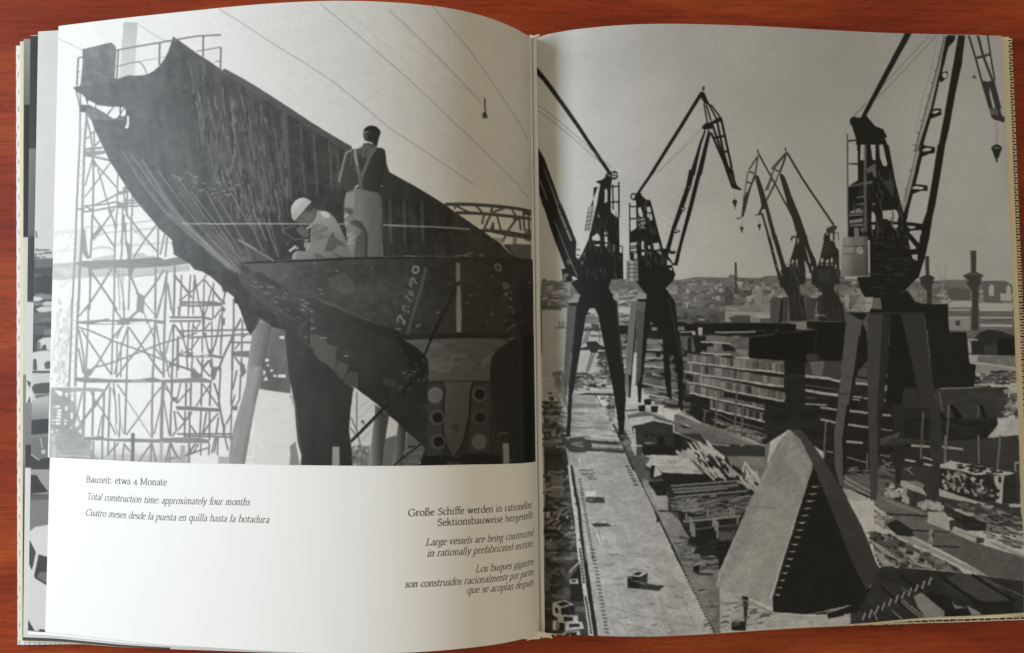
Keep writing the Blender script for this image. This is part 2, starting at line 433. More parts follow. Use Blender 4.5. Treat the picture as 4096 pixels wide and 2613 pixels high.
# ---------------------------------------------------------------- print shop: draws a halftone photograph as page coordinates
class Canvas:
    def __init__(s, W, H, k, paper_grey):
        s.k = k; s.w = int(round(W * k)); s.h = int(round(H * k))
        s.a = np.full((s.h, s.w), float(paper_grey)); s.rng = np.random.default_rng(7)
    def cover(s, polys):
        """anti-aliased coverage of polygons (list of (n,2) canvas coordinates); returns slice and mask"""
        SS = 4
        polys = [np.asarray(p, float) * s.k for p in polys]
        al = np.concatenate(polys)
        x0 = max(int(np.floor(al[:, 0].min())), 0); x1 = min(int(np.ceil(al[:, 0].max())) + 1, s.w)
        y0 = max(int(np.floor(al[:, 1].min())), 0); y1 = min(int(np.ceil(al[:, 1].max())) + 1, s.h)
        if x1 <= x0 or y1 <= y0: return None
        w = x1 - x0; h = y1 - y0
        acc = np.zeros(h * (w + 2))
        rows = []; xs = []; sg = []
        for p in polys:
            q = np.roll(p, -1, 0)
            area2 = (p[:, 0] * q[:, 1] - q[:, 0] * p[:, 1]).sum()
            if area2 < 0: p = p[::-1]; q = np.roll(p, -1, 0)
            for (ax, ay), (bx, by) in zip(p, q):
                if ay == by: continue
                sgn = 1.0 if by < ay else -1.0
                lo, hi = (ay, by) if ay < by else (by, ay)
                r0 = max(int(np.ceil((lo - y0) * SS - 0.5)), 0); r1 = min(int(np.ceil((hi - y0) * SS - 0.5)), h * SS)
                if r1 <= r0: continue
                r = np.arange(r0, r1); yy = y0 + (r + 0.5) / SS
                rows.append(r); xs.append(ax + (yy - ay) * (bx - ax) / (by - ay)); sg.append(np.full(len(r), sgn))
        if not rows: return None
        r = np.concatenate(rows) // SS; x = np.clip(np.concatenate(xs) - x0, 0, w); g = np.concatenate(sg) / SS
        f = np.floor(x).astype(int); fr = x - f
        np.add.at(acc, r * (w + 2) + f, g * (1 - fr)); np.add.at(acc, r * (w + 2) + f + 1, g * fr)
        m = np.clip(np.abs(np.cumsum(acc.reshape(h, w + 2), 1)[:, :w]), 0, 1)
        return (slice(y0, y1), slice(x0, x1)), m
    def paint(s, polys, val, alpha=1.0):
        c = s.cover(polys)
        if c is None: return
        sl, m = c
        if callable(val):
            yy, xx = np.mgrid[sl]; val = val((xx + .5) / s.k, (yy + .5) / s.k)
        s.a[sl] += (val - s.a[sl]) * m * alpha
    def stroke(s, pts, width, val, alpha=1.0):
        pts = np.asarray(pts, float); ws = np.broadcast_to(np.asarray(width, float), (len(pts),)) / 2
        quads = []
        for (a, b, wa, wb_) in zip(pts[:-1], pts[1:], ws[:-1], ws[1:]):
            d = b - a; L = np.hypot(*d)
            if L < 1e-6: continue
            n = np.array([-d[1], d[0]]) / L
            quads.append(np.array([a + n * wa, b + n * wb_, b - n * wb_, a - n * wa]))
        if quads: s.paint(quads, val, alpha)
    def noise(s, shape, sx, sy, ang, octs=3, seed=0):
        """smooth value noise in -1..1, feature size sx,sy canvas units, turned by ang degrees"""
        rng = np.random.default_rng(seed); yy, xx = np.mgrid[shape]; xx = xx / s.k; yy = yy / s.k
        c, d = math.cos(math.radians(ang)), math.sin(math.radians(ang))
        out = 0; amp = 1; tot = 0
        for o in range(octs):
            u = (xx * c + yy * d) / sx * 2 ** o; v = (-xx * d + yy * c) / sy * 2 ** o
            u = u - u.min(); v = v - v.min()
            g = rng.uniform(-1, 1, (int(v.max()) + 3, int(u.max()) + 3))
            ui = u.astype(int); vi = v.astype(int); fu = u - ui; fv = v - vi
            fu = fu * fu * (3 - 2 * fu); fv = fv * fv * (3 - 2 * fv)
            out = out + amp * ((g[vi, ui] * (1 - fu) + g[vi, ui + 1] * fu) * (1 - fv) + (g[vi + 1, ui] * (1 - fu) + g[vi + 1, ui + 1] * fu) * fv)
            tot += amp; amp *= 0.6
        return out / tot * 1.5
    def blur(s, sig, a=None):
        a = s.a if a is None else a
        r = int(3 * sig) + 1; kx = np.exp(-np.arange(-r, r + 1) ** 2 / (2 * sig * sig)); kx /= kx.sum()
        p = np.pad(a, r, mode='edge')
        p = sum(kx[i] * p[:, i:i + a.shape[1]] for i in range(2 * r + 1))
        return sum(kx[i] * p[i:i + a.shape[0]] for i in range(2 * r + 1))
    def roughen(s, amp, size, tone, seed, y0=0):
        """break up drawn edges: every point is sampled a little aside, and the tone is mottled like a coarse print"""
        sh = (slice(0, s.h), slice(0, s.w)); yy, xx = np.mgrid[sh]
        fade = np.clip((yy / s.k - y0) / 120.0, 0, 1) if y0 else 1.0
        dx = (s.noise(sh, size, size, 0, 3, seed) + 0.5 * s.noise(sh, size * .35, size * .35, 0, 2, seed + 1)) * amp * s.k * fade
        dy = (s.noise(sh, size, size, 0, 3, seed + 2) + 0.5 * s.noise(sh, size * .35, size * .35, 0, 2, seed + 3)) * amp * s.k * fade
        X = np.clip(xx + dx, 0, s.w - 1.001); Y = np.clip(yy + dy, 0, s.h - 1.001)
        xi = X.astype(int); yi = Y.astype(int); fx = X - xi; fy = Y - yi; a = s.a
        s.a = (a[yi, xi] * (1 - fx) + a[yi, np.minimum(xi + 1, s.w - 1)] * fx) * (1 - fy) + (a[np.minimum(yi + 1, s.h - 1), xi] * (1 - fx) + a[np.minimum(yi + 1, s.h - 1), np.minimum(xi + 1, s.w - 1)] * fx) * fy
        m = 0.6 * s.noise(sh, 9, 7, 0, 2, seed + 4) + 0.5 * s.noise(sh, 40, 28, 0, 3, seed + 5)
        s.a = s.a * (1 + m * tone * fade) + m * tone * 14 * fade * (s.a < 120)
    def run(s, text):
        for ln in text.strip().split("\n"):
            op, rest = ln[0], ln[1:]
            head, _, body = rest.partition(":")
            h = [float(x) for x in head.split()]
            segs = [np.array(b.split(), float).reshape(-1, 2) for b in body.split("|")] if body else []
            if op == "P":      # fill: grey, alpha
                s.paint(segs, h[0], h[1] if len(h) > 1 else 1)
            elif op == "Q":    # each polygon by itself
                for g in segs: s.paint([g], h[0], h[1] if len(h) > 1 else 1)
            elif op == "S":    # strokes: grey, width, alpha, (end width)
                for g in segs:
                    w = h[1] if len(h) < 4 else np.linspace(h[1], h[3], len(g))
                    s.stroke(g, w, h[0], h[2] if len(h) > 2 else 1)
            elif op == "G":    # tone between two points: g0 x0 y0 g1 x1 y1 alpha
                g0, x0, y0, g1, x1, y1 = h[:6]; L2 = (x1 - x0) ** 2 + (y1 - y0) ** 2
                f = lambda X, Y: g0 + (g1 - g0) * np.clip(((X - x0) * (x1 - x0) + (Y - y0) * (y1 - y0)) / L2, 0, 1)
                s.paint(segs, f, h[6] if len(h) > 6 else 1)
            elif op == "N":    # noise texture inside polygon: amplitude sx sy angle seed octaves
                c = s.cover(segs)
                if c: s.a[c[0]] += s.noise(c[0], h[1], h[2], h[3], int(h[5]) if len(h) > 5 else 3, int(h[4])) * h[0] * c[1]
            elif op == "C":    # clutter: n, min len, max len, min thick, max thick, grey lo, grey hi, angle, spread, seed
                n, l0, l1, t0, t1, g0, g1, an, sp, sd = h[:10]; rng = np.random.default_rng(int(sd))
                pg = segs[0]; x0, y0 = pg.min(0); x1, y1 = pg.max(0)
                for _ in range(int(n)):
                    for _try in range(30):
                        c = np.array([rng.uniform(x0, x1), rng.uniform(y0, y1)])
                        q = np.roll(pg, -1, 0); ins = ((pg[:, 1] > c[1]) != (q[:, 1] > c[1]))
                        with np.errstate(divide='ignore', invalid='ignore'):
                            xi = (q[:, 0] - pg[:, 0]) * (c[1] - pg[:, 1]) / (q[:, 1] - pg[:, 1]) + pg[:, 0]
                        if (ins & (c[0] < xi)).sum() % 2: break
                    a = math.radians(an + rng.uniform(-sp, sp)); L = rng.uniform(l0, l1) / 2; T = rng.uniform(t0, t1) / 2
                    e = np.array([math.cos(a), math.sin(a)]) * L; f = np.array([-math.sin(a), math.cos(a)]) * T
                    j = rng.uniform(0.6, 1.0, 4)
                    s.paint([np.array([c - e * j[0] - f, c + e * j[1] - f, c + e * j[2] + f, c - e * j[3] + f])], rng.uniform(g0, g1), 0.9)
            elif op == "B":    # soften inside polygon: sigma px
                c = s.cover(segs)
                if c:
                    sl = c[0]; b = s.blur(h[0], s.a[sl]); s.a[sl] += (b - s.a[sl]) * c[1]
def print_sheet(name, sheet, canvas, t0, t1, v0, v1, nx, ny, parent, mirror, gain=1.0, lift=0.00012, tint=(1, 1, 1)):
    """lay the finished canvas on the sheet as ink colour per vertex"""
    t = np.linspace(t0, t1, nx); v = np.linspace(v0, v1, ny)
    me = grid_mesh(name, sheet.grid(t, v, lift))
    X = np.linspace(0, canvas.w - 1, nx); Y = np.linspace(0, canvas.h - 1, ny)
    if mirror: X = X[::-1]
    xi = np.clip(X.astype(int), 0, canvas.w - 2); yi = np.clip(Y.astype(int), 0, canvas.h - 2)
    fx = (X - xi)[None]; fy = (Y - yi)[:, None]; a = canvas.a
    g = (a[np.ix_(yi, xi)] * (1 - fx) + a[np.ix_(yi, xi + 1)] * fx) * (1 - fy) + (a[np.ix_(yi + 1, xi)] * (1 - fx) + a[np.ix_(yi + 1, xi + 1)] * fx) * fy
    c = np.clip(g, 0, 255) / 255
    c = np.where(c <= 0.04045, c / 12.92, ((c + 0.055) / 1.055) ** 2.4) * gain
    col = np.empty((ny * nx, 4), np.float32); col[:, :3] = c.reshape(-1, 1) * np.array(tint)[None]; col[:, 3] = 1
    at = me.color_attributes.new("ink", 'FLOAT_COLOR', 'POINT'); at.data.foreach_set("color", col.ravel())
    return link(name, me, M_print, parent)

# ---------------------------------------------------------------- the table
def box(name, x0, x1, y0, y1, z0, z1, m, parent=None, bev=0.0):
    bm = bmesh.new(); bmesh.ops.create_cube(bm, size=1)
    for v in bm.verts:
        v.co = Vector(((x0 + x1) / 2 + v.co.x * (x1 - x0), (y0 + y1) / 2 + v.co.y * (y1 - y0), (z0 + z1) / 2 + v.co.z * (z1 - z0)))
    if bev: bmesh.ops.bevel(bm, geom=list(bm.edges), offset=bev, segments=2, affect='EDGES', profile=0.5)
    me = bpy.data.meshes.new(name); bm.to_mesh(me); bm.free()
    return link(name, me, m, parent)
table = box("table_top", -0.75, 0.75, -0.5, 0.5, -0.03, 0.0, M_wood, bev=0.002)
table["label"] = "reddish brown wood grain table top under the open book"; table["category"] = "table"; table["kind"] = "structure"

# ---------------------------------------------------------------- the book
book = bpy.data.objects.new("open_book", None); C.objects.link(book)
book["label"] = "open photo book with black and white shipyard photographs lying on the red wooden table"; book["category"] = "book"
def plate(name, quad, th, m):
    """a cover board from four top corners (mm), th thick"""
    q = np.array(quad, float) / 1000; u = np.linspace(0, 1, 9); v = np.linspace(0, 1, 9)
    g = (q[0] * (1 - u)[None, :, None] + q[1] * u[None, :, None]) * (1 - v)[:, None, None] + (q[3] * (1 - u)[None, :, None] + q[2] * u[None, :, None]) * v[:, None, None]
    b = g.copy(); b[..., 2] -= th
    o = link(name, solid_sheet(name, g, b), m, book)
    return o
COV = {'left': [[-0.347, 134.003, 3.1], [-234.806, 134.68, 3.1], [-234.736, -135.421, 3.1], [-1.017, -140.114, 3.1]], 'right': [[1.086, 135.65, 3.1], [230.584, 138.264, 3.1], [233.632, -138.513, 3.1], [2.681, -139.094, 3.1]]}
cl = plate("cover", COV['left'], 0.0029, M_bluecover); cl["label"] = "pale blue patterned cover board at the left"
cr = plate("cover", COV['right'], 0.0029, M_rope); cr["label"] = "cover board at the right with black and white dash pattern"

def leaf_obj(key, m, label=None, th=0.00015, name="page"):
    top = SH[key].grid(tt, vv); bot = top.copy(); bot[..., 2] -= th
    o = link(name, solid_sheet(name, top, bot), m, book)
    if label: o["label"] = label
    return o
# the two blocks of remaining pages, solid between the leaves above and the boards
def block(key, drop, inset, zfloor):
    g = SH[key].grid(tt * (1 - inset), 0.004 + vv * 0.992, -drop); b = g.copy(); b[..., 2] = zfloor
    return link("page_block", solid_sheet("page_block", g, b), M_cream, book)
block('leaf_d', 0.0003, 0.004, 0.0033)
block('right', 0.0012, 0.002, 0.0033)
page_l = leaf_obj('left', M_page, "left page, arched, with a ship's bow photograph and six captions")
page_r = leaf_obj('right', M_page, "right page filled by a photograph of shipyard cranes")
leaf_a = leaf_obj('leaf_a', M_page, "next page below, showing a strip of a photograph of parked cars")
leaf_b = leaf_obj('leaf_b', M_page)
leaf_c = leaf_obj('leaf_c', M_page)
leaf_d = leaf_obj('leaf_d', M_cream)
leaf_e = leaf_obj('leaf_e', M_cream, "cream page edge at the right")

# ---------------------------------------------------------------- the printed pictures
ART = {}
ART["ship_bow"] = """
G226 20 203 210 1769 414:-57 -116 1927 -189 1900 1810 -57 1819
N3 520 320 20 1 2:-57 -116 1927 -189 1900 1810 -57 1819
G226 480 834 228 98 1422:-57 773 796 809 804 1795 -57 1819
S168 4.5 0.85:649 4 873 162 1099 304 1340 487 1500 579 1667 674|1054 11 1228 149 1413 295 1581 435 1740 557 1843 635 1883 676|1503 0 1647 141 1767 278 1838 366 1890 435
S196 4 0.6:1333 22 1462 136 1606 259 1714 348|1163 42 1341 183 1501 304 1661 407|1155 281 1340 376 1548 501|1373 81 1550 220 1742 373 1884 571|1389 142 1574 280 1718 331
S178 5 0.7:326 35 387 81 452 119|3 54 101 111
S150 4.5 0.55:1333 33 1470 147 1606 267 1702 351
S80 6 1:1715 324 1715 368|1715 368 1719 379
P60:1708 382 1719 379 1727 401 1706 407 1701 401
P190:1703 397 1711 394 1709 402 1704 404
G178 287 10 196 276 229:261 17 321 24 317 95 312 239 282 242 248 243 257 102
S70 13 1:1552 762 1638 754 1749 744 1836 734 1895 729
S70 12 1:1596 791 1700 782 1798 773 1895 760
S70 11 1:1694 849 1798 836 1894 833|1714 843 1797 848 1893 841
S80 8 1:1591 761 1591 778|1594 763 1613 771 1650 784|1675 754 1707 783|1742 745 1734 781|1734 781 1706 844|1789 743 1744 769|1818 744 1838 771|1759 781 1773 833|1838 771 1798 838 1780 879|1863 736 1867 814|1885 737 1886 845|1707 788 1699 823|1744 809 1733 843|1848 774 1852 818
P75:1736 822 1746 806 1748 840 1733 843|1823 773 1853 765 1850 776 1823 785|1860 740 1895 732 1895 745 1863 752
P150 0.8:1728 870 1782 866 1780 892 1748 898
P120 0.8:1820 849 1837 845 1836 881 1819 884
P75:1780 890 1891 866 1892 928 1833 932 1804 915
P60 0.6:1867 809 1894 804 1893 859 1866 853
P95:1803 884 1893 870 1892 929 1832 935
G196 85 839 180 207 1024 0.55:3 838 79 836 133 839 135 921 116 961 6 962
C60 12 40 8 18 215 240 90 40 3:3 858 82 862 85 965 6 962
P186:1 974 82 970 444 996 544 992 542 1016 447 1022 314 1030 152 1033 3 1043
P172 0.7:156 957 244 944 244 964 156 967|315 941 362 940 372 952 401 951 411 961 315 961
S196 6 0.7:5 924 84 922|7 1013 83 1012
N14 30 22 10 5 3:1 964 87 967 89 1045 3 1043
P205 0.7:30 1043 84 1042 82 1163 26 1163
C70 14 46 5 12 178 205 100 25 4:27 1120 78 1121 76 1246 77 1469 6 1470 17 1296
S200 9 0.6:72 1159 48 1296 30 1469|40 1133 14 1296 4 1397|64 1146 66 1321 55 1469|34 1208 30 1347
C40 10 26 8 18 225 240 90 60 5:35 1044 82 1045 82 1155 30 1154
S180 9 0.8:150 922 189 913 224 917 249 932|159 887 173 865 198 859
S186 6 0.9:123 831 190 831 249 826 315 821 394 815|198 856 247 855 340 848 414 846|312 909 410 905 472 904|313 838 346 871 356 888|248 905 307 904
P176 0.8:318 850 341 851 336 863 324 863
S136 7.5 1:95 350 96 396 97 470 93 621 90 781 90 779 89 879 86 1005 82 1163 81 1121 81 1221 79 1371 77 1471
S136 9.5 1:121 365 121 399 116 472 114 623 113 782 114 780 114 855 108 1006 106 1164 105 1122 103 1234 101 1371 101 1468
S186 3 1:92 432 117 434|93 464 118 466|94 495 119 497|94 527 119 529|95 559 120 560|96 590 121 592|97 622 121 623|97 653 122 655|98 685 123 686|99 716 123 718|99 748 124 749
S180 3 1:81 1139 103 1139|82 1171 104 1172|83 1204 105 1204|83 1236 105 1237|84 1269 106 1269|85 1301 107 1301|86 1334 108 1334|86 1366 108 1366|87 1399 109 1399|88 1431 110 1431
S136 6 1:79 282 95 347|92 286 98 337|108 288 109 339|157 338 156 353|225 354 201 382|255 356 254 394|277 361 258 379
S136 7 1:124 397 138 456 149 517|135 458 155 445|152 450 155 508|121 472 135 468|156 508 175 486
S136 9 1:117 517 188 515|112 528 201 532|117 537 152 540 196 536|120 540 219 568
P136:136 509 156 510 157 550 150 555 142 542|152 553 173 592 153 588
S136 8 1:149 540 154 625 155 784 152 782 152 857 148 957
S136 6 1:147 560 122 664|168 586 246 678|121 709 159 661 195 610 219 577|170 596 186 652 207 723 226 774|250 626 250 730 251 788
S136 7 1:117 746 193 743 250 735 287 752|117 769 157 766 250 753|124 747 154 763|154 746 205 726 249 706 274 702|249 696 274 697 287 752|291 690 290 790|311 708 312 790|274 731 329 731|252 743 334 741|277 754 341 754|90 757 122 757
P136:273 677 291 675 291 705 271 702|250 738 289 747 290 762 250 760|137 760 156 761 154 773 142 770
S136 7 1:272 756 273 789|240 760 221 787|216 764 226 787|277 756 295 790
S136 7 1:152 782 190 836 243 915|226 785 188 836 154 865|228 785 244 831|248 786 245 885 244 959 246 1165|273 787 273 935 269 965|310 788 310 912 308 966 304 1165|286 825 287 886 298 936|288 788 315 818 371 889 413 936|407 836 368 886 320 958|417 844 416 958|442 867 426 949|452 879 446 959|280 787 276 849 268 898
P136 0.95:271 817 288 817 289 857 277 856|236 818 251 818 252 838 239 838|180 831 192 831 190 848 154 887 149 887 154 865|111 838 124 838 135 921 146 957 136 961 116 931|290 891 305 906 306 966 296 965
G140 117 981 128 423 969:82 972 117 966 274 965 419 958 443 969 544 953 547 987 446 996 314 1000 245 996 157 1002 112 988
N9 60 10 -3 8 3:82 972 419 961 544 956 544 987 225 999 112 988
S136 8 1:149 997 150 1032 150 1164|149 1007 192 1067 250 1152 258 1165|233 999 192 1070 145 1144 131 1164|409 1002 410 1166|441 1008 410 1058 367 1116|312 1034 340 1096|454 1013 443 1085 422 1166|452 1037 449 1166|457 1062 473 1167|483 994 483 1167|481 1028 533 1095 553 1120
S160 5 1:257 1004 270 1165|279 1004 278 1059 287 1165|262 1009 290 1165|314 1034 412 1026|248 1034 302 1024
P136:142 999 157 999 155 1034 143 1031|299 995 323 998 314 1037 302 1034|238 996 252 997 250 1024 243 1024
P140:340 1096 370 1111 368 1138 366 1165 365 1139 366 1180 344 1169 336 1163 338 1124
S150 5 1:368 1136 410 1185|366 1175 386 1222 407 1275
S136 10 1:344 1166 310 1197|335 1093 345 1106
P134:105 1208 188 1202 227 1197 229 1204 278 1202 281 1197 310 1195 410 1202 447 1208 447 1220 410 1215 310 1219 279 1222 156 1222 107 1217
Q232:166 1217 198 1211 239 1211 239 1218|310 1212 374 1209 374 1217 310 1217|244 1212 261 1211 259 1218 244 1218|384 1211 405 1210 406 1216 386 1216
P134:264 1202 281 1196 315 1195 310 1222 262 1222
S136 7 1:109 1189 154 1130|248 1160 276 1197|108 1232 157 1247 243 1286 344 1319 435 1355 493 1377 576 1407|165 1395 257 1367 349 1329 446 1292 512 1274 574 1256|120 1242 193 1353 241 1421|286 1222 245 1271 194 1361 156 1423|308 1232 356 1300 408 1372 440 1411|403 1234 349 1312 303 1369 263 1426|110 1316 131 1416|110 1242 130 1346 136 1421|145 1152 145 1247 142 1346 141 1398|245 1138 242 1247 241 1419|282 1129 288 1197|303 1227 303 1344 302 1430|301 1239 282 1295|279 1229 258 1276|412 1130 410 1198|431 1137 415 1198
S136 9 1:410 1205 408 1343 404 1428|448 1125 447 1222 446 1428
S136 6 1:415 1222 434 1333|482 1126 483 1191|468 1133 481 1191|481 1223 481 1343 477 1428|479 1223 454 1334|486 1225 511 1262 524 1284|500 1151 501 1189|261 1296 261 1431|277 1291 278 1430|251 1419 282 1295|455 1404 498 1348 519 1320|497 1281 497 1428|410 1309 434 1343|413 1382 443 1416|452 1343 470 1428
P140:141 1398 170 1397 151 1433 132 1431|434 1326 454 1326 452 1355 435 1350
P132:98 1432 146 1433 234 1437 305 1437 343 1436 407 1426 438 1436 453 1435 576 1428 588 1428 605 1429 627 1437 640 1437 637 1449 591 1447 469 1448 439 1445 234 1451 142 1453 105 1447
S170 5 1:324 1442 380 1441
S136 9 1:234 1452 225 1469 187 1527 140 1595 102 1641|137 1449 137 1541 137 1657
S136 8 1:237 1467 234 1567 234 1668|302 1418 301 1492 299 1650|405 1448 404 1586 406 1661|172 1483 171 1569 171 1663|213 1487 213 1593 209 1666
S136 13 1:446 1441 442 1537 442 1665
S136 6 1:441 1460 405 1506 353 1585 304 1655|190 1537 232 1597 263 1654|264 1456 298 1501|160 1486 177 1520|449 1465 478 1489|449 1513 471 1647|438 1537 413 1646|208 1580 192 1665|128 1491 111 1576 121 1610|451 1445 478 1498|482 1448 477 1561 476 1647|247 1474 260 1530 264 1615|272 1493 278 1590 277 1666|249 1452 257 1500
S165 5 1:306 1518 353 1585 403 1658
S160 4.5 1:259 1615 277 1666|278 1590 294 1653
P136:175 1520 195 1529 173 1559 164 1560|476 1501 498 1503 496 1520 479 1520
P156:6 1474 101 1473 186 1473 220 1479 216 1487 148 1487 104 1489 111 1596 141 1620 142 1669 171 1683 167 1717 211 1725 226 1759 214 1762 8 1764
N14 40 30 20 11 3:6 1474 103 1473 111 1596 142 1669 171 1683 214 1762 8 1764
Q228:19 1484 52 1489 51 1508 39 1505|63 1497 72 1492 73 1512 65 1510|83 1495 97 1489 96 1502 85 1503|85 1507 97 1505 97 1527 86 1526|20 1551 44 1543 42 1553 30 1555|33 1563 50 1561 50 1571 33 1570|34 1574 50 1574 49 1584 34 1583|31 1588 49 1586 48 1596 31 1595|26 1601 48 1600 47 1609 26 1609|28 1614 47 1614 47 1623 28 1623|14 1602 21 1602 22 1609 14 1610|14 1616 22 1616 22 1622 15 1622|63 1550 71 1547 73 1565 65 1567|84 1574 94 1573 94 1599 87 1600|63 1603 72 1602 71 1609 63 1610|61 1615 70 1614 70 1622 62 1622|117 1645 128 1636 129 1655 121 1654|104 1621 111 1596 121 1618 109 1631|10 1647 19 1646 19 1658 12 1657|31 1643 39 1641 38 1649 32 1649|84 1630 91 1629 91 1636 85 1636
P196 0.7:11 1669 28 1668 27 1696 19 1696|14 1701 34 1703 35 1760 13 1761
S200 4 0.8:42 1744 165 1745
P140 0.6:35 1755 226 1749 226 1764 8 1765
P136:139 1669 214 1662 217 1669 260 1671 323 1666 435 1666 439 1660 498 1659 473 1658 594 1658 630 1667 630 1678 473 1678 457 1679 336 1680 239 1680 142 1679
G228 201 1687 196 202 1746 0.9:171 1683 554 1678 555 1759 216 1764 172 1729
G186 299 1729 170 300 1765 0.8:211 1737 336 1724 457 1727 554 1725 555 1761 216 1763
S136 7 1:275 1685 233 1734|297 1684 291 1757|297 1689 322 1719|406 1680 356 1754|406 1682 422 1754|403 1680 402 1755|210 1681 211 1759|234 1680 233 1739|258 1681 260 1762|476 1678 458 1753|474 1686 475 1755|476 1686 508 1735|458 1743 506 1733|176 1683 175 1759|551 1678 550 1759|578 1680 535 1728|580 1711 506 1740
P112:324 1645 339 1645 338 1759 325 1758
P168:437 1672 448 1673 448 1757 437 1756|516 1687 534 1687 533 1758 514 1757
S120 6 1:485 1029 483 1186|510 1030 510 1078 505 1189|546 1031 540 1132 539 1188|561 1051 558 1133 558 1186|601 1057 599 1187|639 1063 638 1202|561 1032 572 1087 580 1136 595 1182|596 1052 567 1082 509 1127|603 1052 630 1084 675 1138|478 1029 508 1064 542 1101|631 1089 612 1168 602 1187|640 1101 675 1141
P120:506 1131 563 1135 638 1135 673 1143 675 1152 563 1142 506 1143|590 1177 610 1177 605 1201 593 1198|559 1032 566 1032 567 1099 559 1080
S120 8 1:538 1151 673 1151|466 1194 598 1197 637 1207|466 1209 590 1210|504 1148 538 1149
S120 7 1:685 1103 678 1141|675 1160 642 1202|675 1155 674 1245 670 1345|719 1130 720 1246
P120:672 1086 684 1088 687 1103 677 1102|673 1138 687 1138 685 1150 675 1150|675 1157 688 1165 683 1179 676 1176|673 1200 686 1200 686 1227 674 1231
S120 7 1:508 1248 613 1248 776 1247|542 1274 623 1271 784 1264|706 1295 792 1295|754 1213 752 1327
S120 9 1:749 1204 723 1251 706 1296 678 1355 663 1401|720 1246 716 1327 716 1401
S120 6 1:605 1182 598 1249 613 1285 624 1335|584 1275 555 1315 500 1346 468 1377|483 1218 481 1399|485 1223 515 1259 526 1295 541 1344|510 1209 523 1271|542 1209 538 1334|559 1214 555 1334|588 1215 569 1243|556 1224 574 1244|501 1266 503 1399|634 1214 636 1333|668 1188 659 1250 648 1309|662 1248 638 1333|596 1275 597 1333|627 1216 608 1242|772 1261 757 1275|745 1296 724 1322|596 1057 610 1033|504 1126 504 1131
P120:502 1341 621 1340 641 1340 677 1348 675 1357 638 1350 565 1351 507 1346|623 1319 643 1319 636 1345 626 1340|596 1256 613 1256 613 1273 599 1275|716 1328 782 1327 780 1353 716 1346|593 1201 607 1201 606 1244 598 1244|531 1329 560 1330 558 1349 534 1346
Q228:560 1342 592 1340 592 1344 565 1346|602 1342 621 1342 621 1347 602 1347
S120 7 1:724 1348 748 1381|752 1353 749 1401|575 1354 598 1388|624 1362 598 1390|558 1351 554 1400|536 1348 539 1400|600 1352 595 1400|634 1352 639 1401
P120:634 1387 663 1387 654 1415 649 1437 635 1437 632 1422|551 1395 576 1408 586 1412 595 1411 596 1427 552 1429|746 1375 761 1375 771 1408 756 1427 749 1420|480 1501 497 1503 497 1520 480 1517
S120 7 1:468 1373 551 1398|597 1360 596 1427|629 1360 632 1389|678 1361 661 1396|671 1392 667 1480|717 1361 713 1532|749 1416 745 1513|734 1401 718 1475|600 1393 630 1425|468 1383 483 1375|480 1359 477 1503|559 1391 578 1410|602 1391 626 1365
S120 8 1:645 1449 662 1494 673 1563 683 1610|667 1480 665 1541|632 1449 629 1537|596 1448 595 1537|553 1448 553 1537|535 1448 534 1536
S120 6 1:601 1453 628 1489 660 1534|632 1453 601 1496 575 1537|500 1527 533 1489 552 1467|513 1448 497 1527|716 1527 714 1621 712 1669|728 1494 718 1527|745 1513 731 1536
P120:495 1537 553 1538 631 1544 670 1546 672 1558 592 1556 498 1551|714 1536 740 1537 736 1553 714 1552|680 1605 692 1605 690 1652 683 1652|544 1558 561 1558 554 1575 542 1572
S120 7 1:490 1556 499 1635|500 1558 530 1594|532 1556 531 1658|549 1560 550 1658|595 1556 591 1658|629 1556 630 1667|663 1565 629 1603 603 1644|617 1558 603 1641|554 1611 577 1644|551 1570 530 1599 506 1628|665 1579 656 1643|673 1565 683 1608|714 1569 695 1605|501 1644 715 1643|533 1652 715 1654|496 1635 482 1654|478 1517 475 1654
S120 6 1:548 1680 549 1726|570 1682 553 1716|587 1682 565 1715|596 1679 595 1725|553 1718 626 1696|630 1679 628 1725|652 1658 640 1717|664 1657 662 1724|691 1657 703 1704|659 1657 650 1712|480 1681 498 1726
P150 0.7:667 1727 705 1730 705 1765 664 1764
P100:818 1202 925 1205 931 1401 834 1401 862 1235|841 1361 936 1361 944 1487 822 1472
G112 839 1257 96 909 1512:862 1235 918 1245 931 1401 834 1401|841 1361 936 1361 944 1487 822 1472
N10 30 60 4 13 3:839 1149 935 1150 944 1487 822 1472
Q224:899 1272 918 1270 918 1283 899 1281|843 1358 858 1357 857 1367 843 1367|850 1378 858 1378 857 1385 851 1385|895 1416 924 1416 924 1428 894 1428|875 1418 889 1418 888 1426 877 1426|838 1398 846 1408 841 1419 836 1418|837 1439 847 1422 856 1439|843 1361 857 1361 856 1367 843 1366|850 1378 858 1378 857 1385 851 1384|864 1398 878 1398 870 1407 864 1406
P218:819 1473 834 1471 844 1512 822 1488|845 1479 854 1479 855 1499 849 1498|862 1482 881 1483 864 1505|814 1503 842 1535 825 1540 814 1521|863 1514 878 1495 886 1502 886 1544 863 1542|903 1488 912 1488 925 1551 931 1581 928 1635 900 1605 899 1525|915 1490 927 1513 925 1548 920 1530|938 1537 947 1546 957 1607 959 1653 948 1719 928 1720 928 1619 932 1572|802 1559 821 1558 801 1580|800 1587 825 1561 835 1587 801 1627|830 1558 850 1557 835 1571|802 1634 833 1589 850 1631|839 1578 855 1566 854 1610|861 1561 879 1572 879 1624 861 1631|900 1612 925 1637 900 1638|787 1648 853 1647 852 1654 785 1653|800 1658 819 1658 851 1692 851 1721 822 1722 799 1691|783 1658 792 1658 793 1722 774 1723|821 1658 852 1657 852 1688|898 1647 925 1648 898 1682|899 1687 916 1672 916 1720 898 1720|860 1673 870 1671 866 1687 860 1687|867 1708 872 1692 877 1708 870 1721
